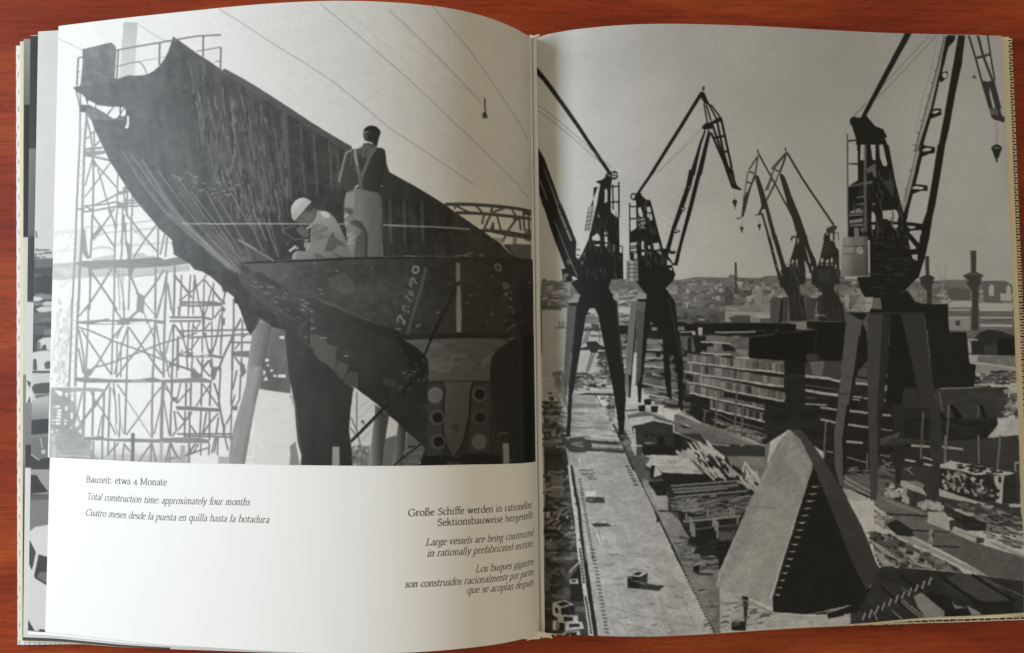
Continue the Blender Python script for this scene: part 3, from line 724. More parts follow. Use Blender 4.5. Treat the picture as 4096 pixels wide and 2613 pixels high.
P216:777 1683 799 1655 796 1725 774 1725|802 1694 828 1727 802 1728|771 1736 850 1736 850 1745 771 1745|900 1708 915 1698 913 1726 900 1726|862 1736 881 1739 881 1751 862 1748|925 1686 941 1686 941 1722 928 1723|900 1738 913 1738 910 1759 900 1747|928 1738 941 1737 941 1765 925 1765
P126 0.9:941 1686 963 1667 982 1764 938 1768 944 1722
G88 107 517 48 1517 938:463 95 492 117 570 178 617 210 667 247 671 238 775 301 901 385 1025 467 1151 540 1181 556 1182 568 1337 652 1439 702 1547 760 1601 794 1689 844 1767 886 1804 918 1834 932 1902 926 1890 1808 1447 1742 1469 1692 1448 1669 1396 1626 1366 1596 1328 1566 1284 1526 1265 1513 1208 1473 1195 1462 1175 1458 1151 1442 1133 1425 1116 1404 1087 1379 1061 1366 1037 1339 1030 1318 1008 1310 977 1274 957 1249 917 1248 866 1236 784 1265 771 1246 759 1213 746 1175 734 1149 722 1144 719 1120 694 1101 685 1105 669 1078 630 1042 593 1020 561 1012 539 986 478 950 477 931 472 912 472 895 444 869 414 841 394 814 374 791 376 793 339 749 311 713 288 683 273 657 247 619 219 575 201 538 188 510 165 463 153 437 140 398 126 370 93 362 93 334 123 337 112 301 94 286 79 282 66 259 93 257 101 171 99 108 213 94 230 111 233 132 230 239 245 243 287 233 315 237 340 238 367 235 389 224 409 208 431 180 445 152 457 119
Q226:157 340 225 355 201 382 158 353|230 354 252 356 252 386 243 398 228 402 206 385|258 359 272 359 258 377|275 363 279 388 270 395 258 394 260 382|283 393 291 397 293 429 290 444 280 445 275 438 283 426|125 319 135 322 155 335 153 351 125 335|103 300 113 304 112 334 104 332
S130 5 1:94 286 98 337|79 282 93 332
P104:99 108 213 94 230 111 233 132 230 239 96 257 101 171
N12 30 30 0 21 3:99 108 213 94 233 132 230 239 96 257
P116 0.8:123 337 201 382 228 402 270 395 273 410 199 405 136 397 113 364
S112 6 0.6:96 259 230 247 287 234
S112 6 1:81 142 230 131|230 128 315 121 410 114 460 110 569 102|569 103 658 107|586 101 585 185
S112 7 1:83 141 80 256|242 130 239 240|411 114 410 203|585 101 585 187|658 155 657 239
S120 4.5 0.9:230 194 314 182 334 185 349 203 362 234|558 162 658 155|636 209 659 209|80 199 92 199
S160 3.5 0.9:314 181 431 174
N10 220 160 30 31 4:463 95 492 117 570 178 617 210 667 247 671 238 775 301 901 385 1025 467 1151 540 1181 556 1182 568 1337 652 1439 702 1547 760 1601 794 1689 844 1767 886 1804 918 1834 932 1902 926 1890 1808 1447 1742 1469 1692 1448 1669 1396 1626 1366 1596 1328 1566 1284 1526 1265 1513 1208 1473 1195 1462 1175 1458 1151 1442 1133 1425 1116 1404 1087 1379 1061 1366 1037 1339 1030 1318 1008 1310 977 1274 957 1249 917 1248 866 1236 784 1265 771 1246 759 1213 746 1175 734 1149 722 1144 719 1120 694 1101 685 1105 669 1078 630 1042 593 1020 561 1012 539 986 478 950 477 931 472 912 472 895 444 869 414 841 394 814 374 791 376 793 339 749 311 713 288 683 273 657 247 619 219 575 201 538 188 510 165 463 153 437 140 398 126 370 93 362 93 334 123 337 112 301 94 286 79 282 66 259 93 257 101 171 99 108 213 94 230 111 233 132 230 239 245 243 287 233 315 237 340 238 367 235 389 224 409 208 431 180 445 152 457 119
N9 26 190 -9 32 3:463 95 492 117 570 178 617 210 667 247 671 238 775 301 901 385 1025 467 1151 540 1181 556 1182 568 1337 652 1439 702 1547 760 1601 794 1689 844 1767 886 1804 918 1834 932 1902 926 1890 1808 1447 1742 1469 1692 1448 1669 1396 1626 1366 1596 1328 1566 1284 1526 1265 1513 1208 1473 1195 1462 1175 1458 1151 1442 1133 1425 1116 1404 1087 1379 1061 1366 1037 1339 1030 1318 1008 1310 977 1274 957 1249 917 1248 866 1236 784 1265 771 1246 759 1213 746 1175 734 1149 722 1144 719 1120 694 1101 685 1105 669 1078 630 1042 593 1020 561 1012 539 986 478 950 477 931 472 912 472 895 444 869 414 841 394 814 374 791 376 793 339 749 311 713 288 683 273 657 247 619 219 575 201 538 188 510 165 463 153 437 140 398 126 370 93 362 93 334 123 337 112 301 94 286 79 282 66 259 93 257 101 171 99 108 213 94 230 111 233 132 230 239 245 243 287 233 315 237 340 238 367 235 389 224 409 208 431 180 445 152 457 119
N7 22 16 0 33 2:463 95 492 117 570 178 617 210 667 247 671 238 775 301 901 385 1025 467 1151 540 1181 556 1182 568 1337 652 1439 702 1547 760 1601 794 1689 844 1767 886 1804 918 1834 932 1902 926 1890 1808 1447 1742 1469 1692 1448 1669 1396 1626 1366 1596 1328 1566 1284 1526 1265 1513 1208 1473 1195 1462 1175 1458 1151 1442 1133 1425 1116 1404 1087 1379 1061 1366 1037 1339 1030 1318 1008 1310 977 1274 957 1249 917 1248 866 1236 784 1265 771 1246 759 1213 746 1175 734 1149 722 1144 719 1120 694 1101 685 1105 669 1078 630 1042 593 1020 561 1012 539 986 478 950 477 931 472 912 472 895 444 869 414 841 394 814 374 791 376 793 339 749 311 713 288 683 273 657 247 619 219 575 201 538 188 510 165 463 153 437 140 398 126 370 93 362 93 334 123 337 112 301 94 286 79 282 66 259 93 257 101 171 99 108 213 94 230 111 233 132 230 239 245 243 287 233 315 237 340 238 367 235 389 224 409 208 431 180 445 152 457 119
S112 9 0.35:526 193 565 402 620 640|583 206 617 406 684 644 749 779|554 204 586 435 645 673|652 267 683 520 749 725 806 873|689 309 723 537 797 788|729 312 779 525 829 728 886 944|777 346 820 596 869 798|818 380 860 621 910 875|858 405 892 606 925 807|971 470 992 732|1027 502 1044 732|1092 534 1100 710|1124 580 1132 710|1387 743 1391 911|1459 755 1462 908|1332 683 1335 912
S120 4 0.35:532 208 571 416 626 654|589 221 624 420 690 658 756 792|561 218 592 449 651 687|658 281 689 533 755 738 812 887|695 323 729 551 803 802|735 326 785 539 835 741 892 957|784 360 826 610 875 811|824 393 866 634 916 889|864 419 898 620 931 820|977 484 998 745|1033 516 1050 746|1098 547 1106 723|1130 593 1138 723|1393 756 1397 924|1465 768 1468 921|1337 696 1341 925
S108 22 0.5:911 422 920 577 937 761
S60 26 0.35:567 221 584 340|615 241 633 376|664 284 682 442|745 329 767 478|786 355 807 495|834 396 851 559|874 421 884 575|947 470 960 639|995 494 1008 655|1051 526 1064 687
C170 24 80 3 7 86 122 83 6 41:535 242 899 453 941 761 862 874 702 792 572 591
C120 24 90 3 9 44 68 83 6 42:527 225 1100 565 1132 763 902 875 701 754 571 512
C40 10 30 3 6 110 140 -10 20 43:460 607 701 676 781 726 702 769 493 712
S128 26 0.25:259 540 431 771 560 887 728 1025|339 577 495 806 624 937 744 1033|501 704 623 867 744 1010
S146 5 0.6:258 524 341 656 431 771 544 879 704 1009|303 547 397 683 495 806 608 913 728 1025|347 569 430 708 511 815 632 937 744 1033|412 620 494 735 591 857 752 1033|493 656 590 795 703 932 767 1003|541 706 647 837 719 940|605 710 687 861 751 956|661 752 751 902 783 972|766 803 831 950|830 820 894 975|668 659 782 857|463 789 592 904 704 1017|789 788 846 912
S140 40 0.22:591 889 728 1002|655 876 751 987
S70 12 0.5:242 507 333 656 431 787|429 661 543 808
P96 0.55:671 238 775 301 901 385 1025 467 1151 540 1181 556 1182 568 1179 587 1022 491 897 411 772 330 676 263
S170 5 0.9:510 832 559 834 707 841 805 844 1024 849|1131 850 1151 849|1309 851 1389 852|1330 852 1428 852 1551 851 1650 849
G88 857 1058 50 1663 1121:757 992 1152 981 1304 973 1515 963 1587 960 1654 958 1713 950 1892 930 1896 1241 1397 1277 1367 1249 1331 1243 1221 1201 1074 1144 925 1092 866 1058 831 1036 792 1031 770 1004
N11 160 110 -20 51 4:757 992 1152 981 1304 973 1515 963 1587 960 1654 958 1713 950 1892 930 1896 1241 1397 1277 1367 1249 1331 1243 1221 1201 1074 1144 925 1092 866 1058 831 1036 792 1031 770 1004
N6 20 16 0 52 2:757 992 1152 981 1304 973 1515 963 1587 960 1654 958 1713 950 1892 930 1896 1241 1397 1277 1367 1249 1331 1243 1221 1201 1074 1144 925 1092 866 1058 831 1036 792 1031 770 1004
P112 0.35:1088 1055 1154 1036 1191 1064 1189 1115 1147 1111 1103 1092
S38 7 0.9:757 992 880 991 1152 982|1073 982 1304 975 1515 968
S128 4 1:1390 966 1437 966|1587 960 1626 951 1660 939|1626 956 1653 951|1686 951 1698 943 1705 949
S110 4 0.6:1309 970 1390 967|1437 966 1587 960|880 989 944 983
S92 12 0.8:1476 1006 1456 1082 1436 1149 1414 1218 1399 1272
S104 8 0.6:1074 1144 1147 1175 1221 1203 1294 1231|1028 1123 1152 1176
S40 12 0.8:1245 1218 1318 1242 1355 1254 1384 1284|1605 1057 1538 1191 1489 1282
G128 1605 990 140 1603 1240:1596 983 1611 982 1610 1047 1601 1057 1594 1057|1598 1072 1611 1068 1613 1128 1616 1176 1613 1250 1595 1251 1594 1153
S140 7.5 1:1427 1004 1446 1006 1445 1026 1427 1031 1423 1022 1427 1004
S132 6.5 1:1414 1062 1417 1051 1429 1049 1431 1062 1441 1071|1411 1067 1412 1076 1421 1082|1417 1064 1424 1074
S126 6 1:1407 1102 1419 1097 1424 1107 1414 1112 1407 1106|1416 1111 1426 1116
S118 6 1:1392 1126 1399 1114 1403 1126 1409 1128 1416 1135 1413 1140
S124 6 1:1385 1157 1383 1166 1394 1176|1389 1152 1394 1161|1402 1171 1409 1178 1404 1181
S140 6.5 1:1364 1214 1365 1200 1375 1190 1379 1202 1392 1216|1382 1224 1393 1218
S120 8 0.8:1436 1229 1455 1227|1438 1238 1440 1234|1357 1242 1377 1245
S126 6 1:1751 974 1762 970 1771 983 1769 995 1756 995 1750 984 1751 974
S122 6 0.85:1778 1045 1793 1042 1804 1049 1800 1058 1778 1064|1778 1055 1795 1054|1792 1079 1800 1080 1785 1087 1795 1090|1806 1073 1812 1074|1802 1097 1814 1104 1804 1104|1785 1102 1788 1104|1799 1137 1816 1133|1816 1145 1826 1145|1841 1144 1850 1139
S90 7 0.9:1793 1225 1842 1194 1889 1158
S70 4 0.7:1739 1229 1761 1225
G60 1762 1111 30 1883 1196 0.6:1816 948 1892 930 1893 1259 1842 1263 1814 1108
C26 6 16 3 5 100 150 10 40 61:757 992 1152 981 1304 973 1515 963 1587 960 1654 958 1713 950 1892 930 1896 1241 1397 1277 1367 1249 1331 1243 1221 1201 1074 1144 925 1092 866 1058 831 1036 792 1031 770 1004
P128 0.6:747 980 762 968 789 967 787 985 752 987
S150 7 0.8:732 903 771 922 806 944|767 923 818 953 875 987
P96 0.5:732 951 771 926 873 986 757 990 747 980
S120 5 0.7:839 1135 905 1175|918 1187 1004 1236
G84 828 1181 46 1319 1415 0.75:792 1031 866 1058 925 1092 1028 1123 1074 1145 1221 1203 1331 1245 1384 1284 1407 1323 1406 1512 1265 1513 1195 1462 1151 1442 1116 1404 1061 1366 1030 1318 977 1274 878 1191 733 1056 748 1023
N9 120 40 30 62 3:792 1031 1028 1123 1221 1203 1384 1284 1406 1512 1265 1513 1195 1462 1061 1366 878 1191
P60 0.7:794 1031 821 1027 868 1056 925 1089 930 1106 893 1096 866 1077 817 1060 797 1043
C36 10 34 3 7 96 130 14 14 63:758 1056 881 1077 1028 1139 1028 1221 930 1198 832 1126
P96 0.75:1019 1268 1045 1265 1072 1280 1098 1306 1133 1311 1122 1322 1120 1358 1122 1381 1116 1403 1087 1379 1061 1364 1037 1339 1019 1310
P92 0.7:1127 1362 1171 1380 1166 1402 1149 1437 1133 1425 1120 1404
P82 0.7:1173 1401 1208 1410 1208 1470 1175 1458 1151 1439
S150 5 0.85:1019 1244 1041 1242|998 1277 1006 1276|1058 1277 1085 1279|1153 1346 1170 1345|995 1362 999 1362
S52 6 0.7:1014 1192 1010 1255 1015 1301
S104 4 0.7:1003 1213 986 1240 977 1270
P58 0:911 1191 951 1242 977 1276 1001 1310 1030 1320 1037 1339 1061 1366 1087 1379 1116 1404 1133 1425 1151 1442 1175 1458 1186 1485 1184 1513 945 1515 934 1424 922 1280 917 1234
G66 938 1417 46 1182 1510:917 1193 952 1248 957 1249 977 1274 1008 1310 1030 1318 1037 1339 1061 1366 1087 1379 1116 1404 1133 1425 1151 1442 1175 1458 1188 1464 1192 1466 1179 1544 1173 1623 1183 1695 1189 1780 982 1782 986 1719 971 1665 964 1595 959 1524 939 1432 936 1424 922 1280
N7 60 200 0 64 3:917 1193 952 1248 957 1249 977 1274 1008 1310 1030 1318 1037 1339 1061 1366 1087 1379 1116 1404 1133 1425 1151 1442 1175 1458 1188 1464 1192 1466 1179 1544 1173 1623 1183 1695 1189 1780 982 1782 986 1719 971 1665 964 1595 959 1524 939 1432 936 1424 922 1280
S92 12 0.35:944 1492 964 1548 971 1618 981 1688
P88 0.3:973 1329 997 1322 999 1356 982 1352
P206:1192 1464 1208 1476 1274 1524 1274 1544 1265 1650 1255 1681 1214 1682 1189 1680 1180 1665 1175 1623 1180 1544 1187 1484
P118:1214 1682 1255 1682 1249 1768 1189 1768 1183 1689 1189 1680
C26 12 40 6 16 80 190 90 50 65:1186 1686 1255 1686 1249 1765 1191 1765
S118 6 0.9:1203 1481 1202 1623 1227 1719|1180 1575 1202 1623|1177 1614 1199 1641
S168 4 0.7:1208 1544 1246 1511|1208 1580 1271 1523|1214 1665 1271 1610
G160 1244 1696 66 1299 1696:1274 1526 1293 1538 1331 1568 1318 1640 1302 1769 1249 1769 1259 1671 1274 1562
P200:1330 1566 1369 1592 1359 1641 1317 1653
P104:1317 1653 1359 1641 1346 1769 1302 1769
S92 3 1:1306 1740 1350 1742
G130 1344 1715 58 1386 1715:1366 1596 1397 1626 1383 1772 1335 1771 1352 1688
P96:1399 1629 1448 1669 1469 1692 1448 1742 1444 1768 1383 1768
C30 20 50 4 8 70 120 0 10 66:1390 1695 1452 1696 1444 1765 1386 1764
S30 9 1 6:1325 1525 1246 1598 1180 1662|1432 1436 1380 1480 1308 1540
S30 6 1:1309 1544 1240 1611 1180 1668|1465 1666 1379 1728 1328 1771|1431 1682 1404 1685
S40 4 1:1221 1596 1224 1586 1230 1592 1230 1602
P150:1109 1685 1136 1684 1136 1770 1108 1769
G150 783 1560 62 843 1571:782 1263 818 1202 867 1235 855 1299 834 1401 829 1432 818 1484 801 1562 785 1656 774 1723 767 1767 707 1765 706 1724 715 1657 729 1598 750 1527 769 1456 775 1385 791 1275
G140 792 1323 64 864 1333 0.7:791 1275 818 1219 867 1235 855 1299 834 1401 834 1385 775 1385
P60 0.8:784 1251 818 1202 823 1209 808 1240 786 1266
N8 12 120 12 67 3:782 1263 818 1202 867 1235 855 1299 834 1401 829 1432 818 1484 801 1562 785 1656 774 1723 767 1767 707 1765 706 1724 715 1657 729 1598 750 1527 769 1456 775 1385 791 1275
P112 0.8:818 1204 827 1204 867 1233 857 1238
P44:1329 1265 1917 1234 1896 1771 1444 1768 1469 1692 1448 1669 1397 1626 1366 1596 1328 1566
N8 50 50 0 71 3:1329 1265 1917 1234 1896 1771 1444 1768 1469 1692 1328 1566
G96 1495 1319 84 1709 1428:1388 1284 1789 1264 1792 1281 1754 1308 1733 1344 1725 1390 1725 1431 1484 1436 1484 1396 1481 1356 1467 1336 1432 1307
N12 60 18 0 72 3:1388 1284 1789 1264 1754 1308 1725 1390 1725 1431 1484 1436 1481 1356
S118 16 0.5:1522 1402 1567 1395 1570 1361 1591 1337 1640 1339|1694 1391 1702 1356 1736 1330
P88 0.7:1484 1406 1725 1400 1725 1431 1484 1436
S52 4 1:1487 1438 1725 1433
G84 1553 1470 72 1600 1699:1542 1439 1659 1437 1645 1495 1641 1563 1630 1630 1616 1677 1595 1714 1578 1719 1561 1707 1548 1677 1538 1630 1540 1530 1547 1479
S30 8 0.9:1535 1444 1546 1462 1542 1530 1538 1630 1548 1677 1568 1714|1659 1440 1649 1468 1643 1563 1630 1630 1616 1677 1592 1714
P62 0.8:1480 1449 1535 1446 1545 1469 1538 1530 1534 1717 1475 1719|1656 1447 1725 1438 1719 1709 1637 1711 1648 1563
P118:1538 1489 1537 1498 1533 1507 1526 1513 1518 1517 1509 1519 1500 1517 1492 1513 1485 1507 1481 1499 1480 1489 1481 1480 1486 1472 1492 1466 1500 1462 1509 1460 1518 1461 1527 1466 1533 1472 1537 1480
P96:1532 1489 1531 1496 1528 1501 1524 1505 1518 1508 1512 1509 1506 1508 1500 1506 1495 1501 1492 1496 1491 1489 1493 1483 1495 1478 1500 1473 1506 1471 1512 1470 1518 1470 1524 1473 1529 1478 1531 1483
P84:1545 1576 1543 1585 1539 1594 1533 1600 1524 1604 1515 1606 1506 1604 1498 1600 1492 1593 1488 1585 1486 1576 1488 1567 1492 1559 1499 1553 1507 1548 1516 1547 1525 1548 1533 1553 1539 1559 1543 1567
P22:1539 1576 1538 1583 1535 1588 1530 1592 1525 1595 1518 1596 1512 1595 1506 1592 1502 1588 1499 1582 1498 1576 1499 1570 1502 1565 1506 1560 1512 1557 1518 1556 1525 1557 1530 1560 1535 1565 1538 1570
P80:1548 1667 1546 1676 1542 1684 1536 1690 1527 1694 1518 1696 1509 1694 1501 1690 1495 1683 1491 1675 1489 1666 1491 1657 1495 1649 1502 1643 1510 1638 1519 1637 1528 1639 1536 1643 1542 1649 1546 1658
P24:1542 1667 1541 1673 1538 1678 1533 1683 1527 1685 1521 1686 1515 1685 1509 1682 1505 1678 1502 1672 1501 1666 1502 1660 1505 1655 1509 1650 1515 1647 1521 1647 1528 1648 1533 1650 1538 1655 1541 1660
P84:1711 1485 1709 1494 1705 1502 1698 1509 1690 1514 1681 1515 1672 1514 1664 1510 1658 1504 1653 1495 1652 1486 1654 1477 1658 1469 1664 1462 1673 1457 1682 1456 1691 1457 1699 1461 1705 1467 1709 1475
P20:1705 1485 1704 1491 1701 1497 1696 1501 1690 1505 1684 1506 1678 1505 1672 1502 1667 1498 1665 1492 1664 1486 1665 1480 1668 1474 1672 1469 1678 1466 1684 1465 1691 1466 1696 1469 1701 1473 1704 1479
P70:1712 1574 1710 1583 1706 1591 1699 1598 1691 1602 1682 1604 1673 1603 1665 1598 1659 1592 1654 1584 1653 1574 1655 1565 1659 1557 1665 1550 1674 1546 1683 1544 1692 1545 1700 1550 1706 1556 1710 1564
P30:1706 1574 1704 1580 1702 1586 1697 1590 1691 1593 1685 1594 1679 1593 1673 1591 1668 1586 1666 1581 1665 1574 1666 1568 1669 1562 1673 1558 1679 1555 1685 1554 1692 1555 1697 1557 1702 1562 1705 1567
P100:1709 1668 1707 1677 1703 1685 1697 1692 1689 1696 1680 1697 1671 1696 1662 1692 1656 1685 1652 1677 1651 1668 1652 1658 1656 1650 1663 1644 1671 1639 1680 1638 1689 1639 1697 1643 1704 1650 1708 1658
P96:1703 1668 1702 1674 1699 1680 1694 1684 1689 1687 1682 1688 1676 1687 1670 1684 1666 1679 1663 1674 1662 1668 1663 1661 1666 1656 1671 1651 1676 1648 1683 1647 1689 1648 1695 1651 1699 1656 1702 1661
P112 0.5:1480 1476 1497 1463 1528 1463 1535 1496 1521 1526 1494 1519 1480 1509
P104:1536 1493 1535 1499 1532 1505 1527 1510 1521 1513 1514 1514 1508 1513 1502 1510 1497 1505 1494 1499 1493 1493 1494 1486 1497 1481 1502 1476 1508 1473 1514 1472 1521 1473 1527 1476 1532 1480 1535 1486
P60:1604 1612 1603 1616 1601 1621 1597 1624 1593 1626 1587 1627 1582 1626 1578 1624 1574 1621 1572 1616 1571 1612 1572 1607 1574 1603 1578 1599 1583 1597 1588 1597 1593 1597 1597 1599 1601 1603 1603 1607
P24:1475 1719 1547 1717 1595 1731 1637 1715 1739 1716 1770 1734 1770 1765 1444 1768 1458 1729
P64 0.8:1551 1744 1609 1745 1622 1768 1550 1769
P34 0.85:1733 1337 1757 1308 1820 1264 1917 1234 1910 1773 1801 1762 1798 1675 1788 1640 1754 1640 1741 1561 1725 1458 1727 1389
P52 0.5:1831 1242 1848 1240 1852 1765 1838 1764
S86 8 0.8:1754 1644 1764 1633 1785 1633 1792 1640
P138:1772 1675 1795 1675 1797 1763 1773 1763
S62 4 0.6:1738 1520 1775 1543 1845 1507
P22 0.8:1855 1239 1893 1236 1889 1766 1855 1764
S112 6 0.9:1796 1267 1820 1255
S110 5 0.4:1484 1272 1509 1262
S28 9 0.9:1502 1262 1474 1326 1442 1403 1397 1460 1380 1490|1538 1191 1487 1282
P30 0.75:1350 1264 1432 1307 1467 1339 1481 1373 1480 1429 1408 1436 1408 1363 1370 1291
C26 8 22 3 6 70 104 30 50 73:1398 1357 1481 1356 1477 1423 1373 1503 1366 1476
P92 0.35:1308 1424 1363 1443 1349 1463 1308 1450
P46:1229 496 1233 487 1248 477 1262 475 1281 479 1295 491 1299 500 1291 523 1285 550 1281 556 1273 553 1244 538 1231 530 1227 512
P112 0.9:1229 498 1244 495 1254 499 1242 504 1231 510 1228 504
P96 0.7:1228 510 1240 504 1244 518 1240 532 1231 530
P36:1229 496 1233 487 1248 477 1262 475 1281 479 1295 491 1297 501 1281 497 1256 492
P206:1231 530 1242 534 1260 539 1269 545 1266 549 1248 541 1233 546 1231 536
G74 1152 663 48 1310 679:1157 580 1167 572 1186 567 1207 564 1221 556 1231 546 1248 541 1269 547 1273 556 1285 559 1306 559 1316 569 1319 589 1322 618 1332 648 1338 653 1330 687 1305 706 1303 725 1285 728 1244 719 1203 710 1182 722 1164 730 1141 702 1131 689 1133 667 1145 628 1151 596
P106 0.75:1207 564 1223 556 1236 544 1264 545 1271 557 1256 579 1244 595 1231 599 1215 591 1209 580
S60 5 0.8:1223 564 1215 595 1217 615|1244 563 1233 591|1227 546 1244 544 1266 551
S150 8 0.85:1159 580 1151 612 1143 643 1135 675 1134 691|1159 580 1182 570
S100 6 0.7:1186 576 1178 612 1182 627|1188 643 1196 639
S148 12 1:1196 568 1196 592 1203 627
S113 13 1:1203 627 1211 662 1215 686 1217 713
S104 14 1 11:1277 562 1256 587 1242 620 1229 650 1219 680
P98:1207 659 1221 658 1225 715 1211 716
P200:1203 700 1211 704 1201 710 1192 733 1190 756 1159 757 1164 732 1186 724
G126 1191 852 92 1305 850:1196 716 1225 717 1264 726 1285 728 1303 751 1297 746 1303 766 1306 825 1307 884 1305 923 1308 972 1244 973 1235 973 1174 975 1164 931 1164 914 1160 867 1151 847 1151 814 1153 788 1157 759 1161 733
N7 26 60 10 81 3:1196 716 1225 717 1264 726 1285 728 1303 751 1297 746 1303 766 1306 825 1307 884 1305 923 1308 972 1244 973 1235 973 1174 975 1164 931 1164 914 1160 867 1151 847 1151 814 1153 788 1157 759 1161 733
P150 0.8:1161 729 1196 729 1194 758 1188 788 1151 788 1153 759
P78 0.7:1153 786 1182 792 1190 807 1170 821 1160 800
P168:1153 812 1166 808 1174 815 1160 827 1152 827
P170 0.8:1153 841 1170 841 1160 863|1160 878 1170 886 1186 880 1182 892 1166 896|1164 918 1176 900 1199 888 1182 912|1164 921 1192 917 1190 923 1168 929
G70 1201 908 84 1172 965 0.7:1170 843 1190 836 1215 846 1233 870 1242 897 1242 973 1190 974 1199 905 1223 874
S50 11 0.6:1190 837 1215 844 1235 870 1242 897 1238 973
S160 4 0.4:1303 923 1308 970
S176 6 0.9:1299 704 1306 705
P54 0.6:1299 708 1305 708 1303 727 1297 725
G60 1300 679 46 1389 752 0.8:1318 613 1332 648 1338 653 1389 681 1389 751 1307 754 1303 727 1305 706
G150 1063 814 116 1142 947:1026 794 1042 797 1079 800 1096 808 1114 826 1131 851 1147 884 1164 920 1168 945 1178 951 1176 974 1039 982 947 983 947 970 955 956 967 950 998 951 1002 941 1018 925 1018 886 1022 851 1034 831 1043 812
P196 0.9:1057 804 1079 801 1092 808 1098 826 1075 826 1063 816
P128:1026 851 1047 845 1071 851 1092 875 1102 886 1090 906 1080 933 1074 951 1064 961 1023 957 1006 951 1018 925 1020 890
C26 20 46 3 5 96 112 -8 14 82:1026 855 1080 863 1092 886 1080 906 1027 916
P78 0.75:1102 886 1112 879 1117 898 1162 933 1121 930 1090 918 1076 951 1090 906
P84 0.85:1090 918 1117 926 1125 933 1109 955 1074 951
P90 0.8:1031 961 1059 963 1080 979 1039 978
S76 7 0.8:1109 961 1145 976
P168 0.8:947 970 955 956 967 950 963 960 955 984 946 983
P94:981 797 1009 772 1026 786 1045 798 1043 812 1030 831 1026 845 1010 849 985 844 956 838 950 834 973 811
P62 0.8:993 795 1010 776 1026 786 1028 798 1010 803
P112 0.5:991 807 1018 807 1034 813 1026 841 1002 839 993 827
G206 964 756 150 1003 804:940 798 943 779 956 761 974 751 991 749 1005 753 1016 760 1021 765 1009 772 993 793 973 813 956 830 950 835 944 826
S214 4 0.8:1020 765 1009 772 991 793 967 818 952 834
P56:912 873 926 863 952 854 977 854 1018 862 1018 898 994 905 957 907 928 885
P104 0.8:963 866 981 854 1010 874 1012 896 994 901 969 882
S126 3 0.9:907 874 926 861 957 854|907 874 955 908 994 906
S190 7 0.9:1002 868 1022 855
P56 0.9:957 909 992 907 984 937 967 925
P190:994 909 1008 907 1010 911 996 914
P160 0.85:992 917 1016 919 1018 933 1006 949 998 943 992 931
S206 8 1:935 952 961 932
S180 4 1:963 935 971 941 957 944
S150 4 0.8:924 924 932 924
"""
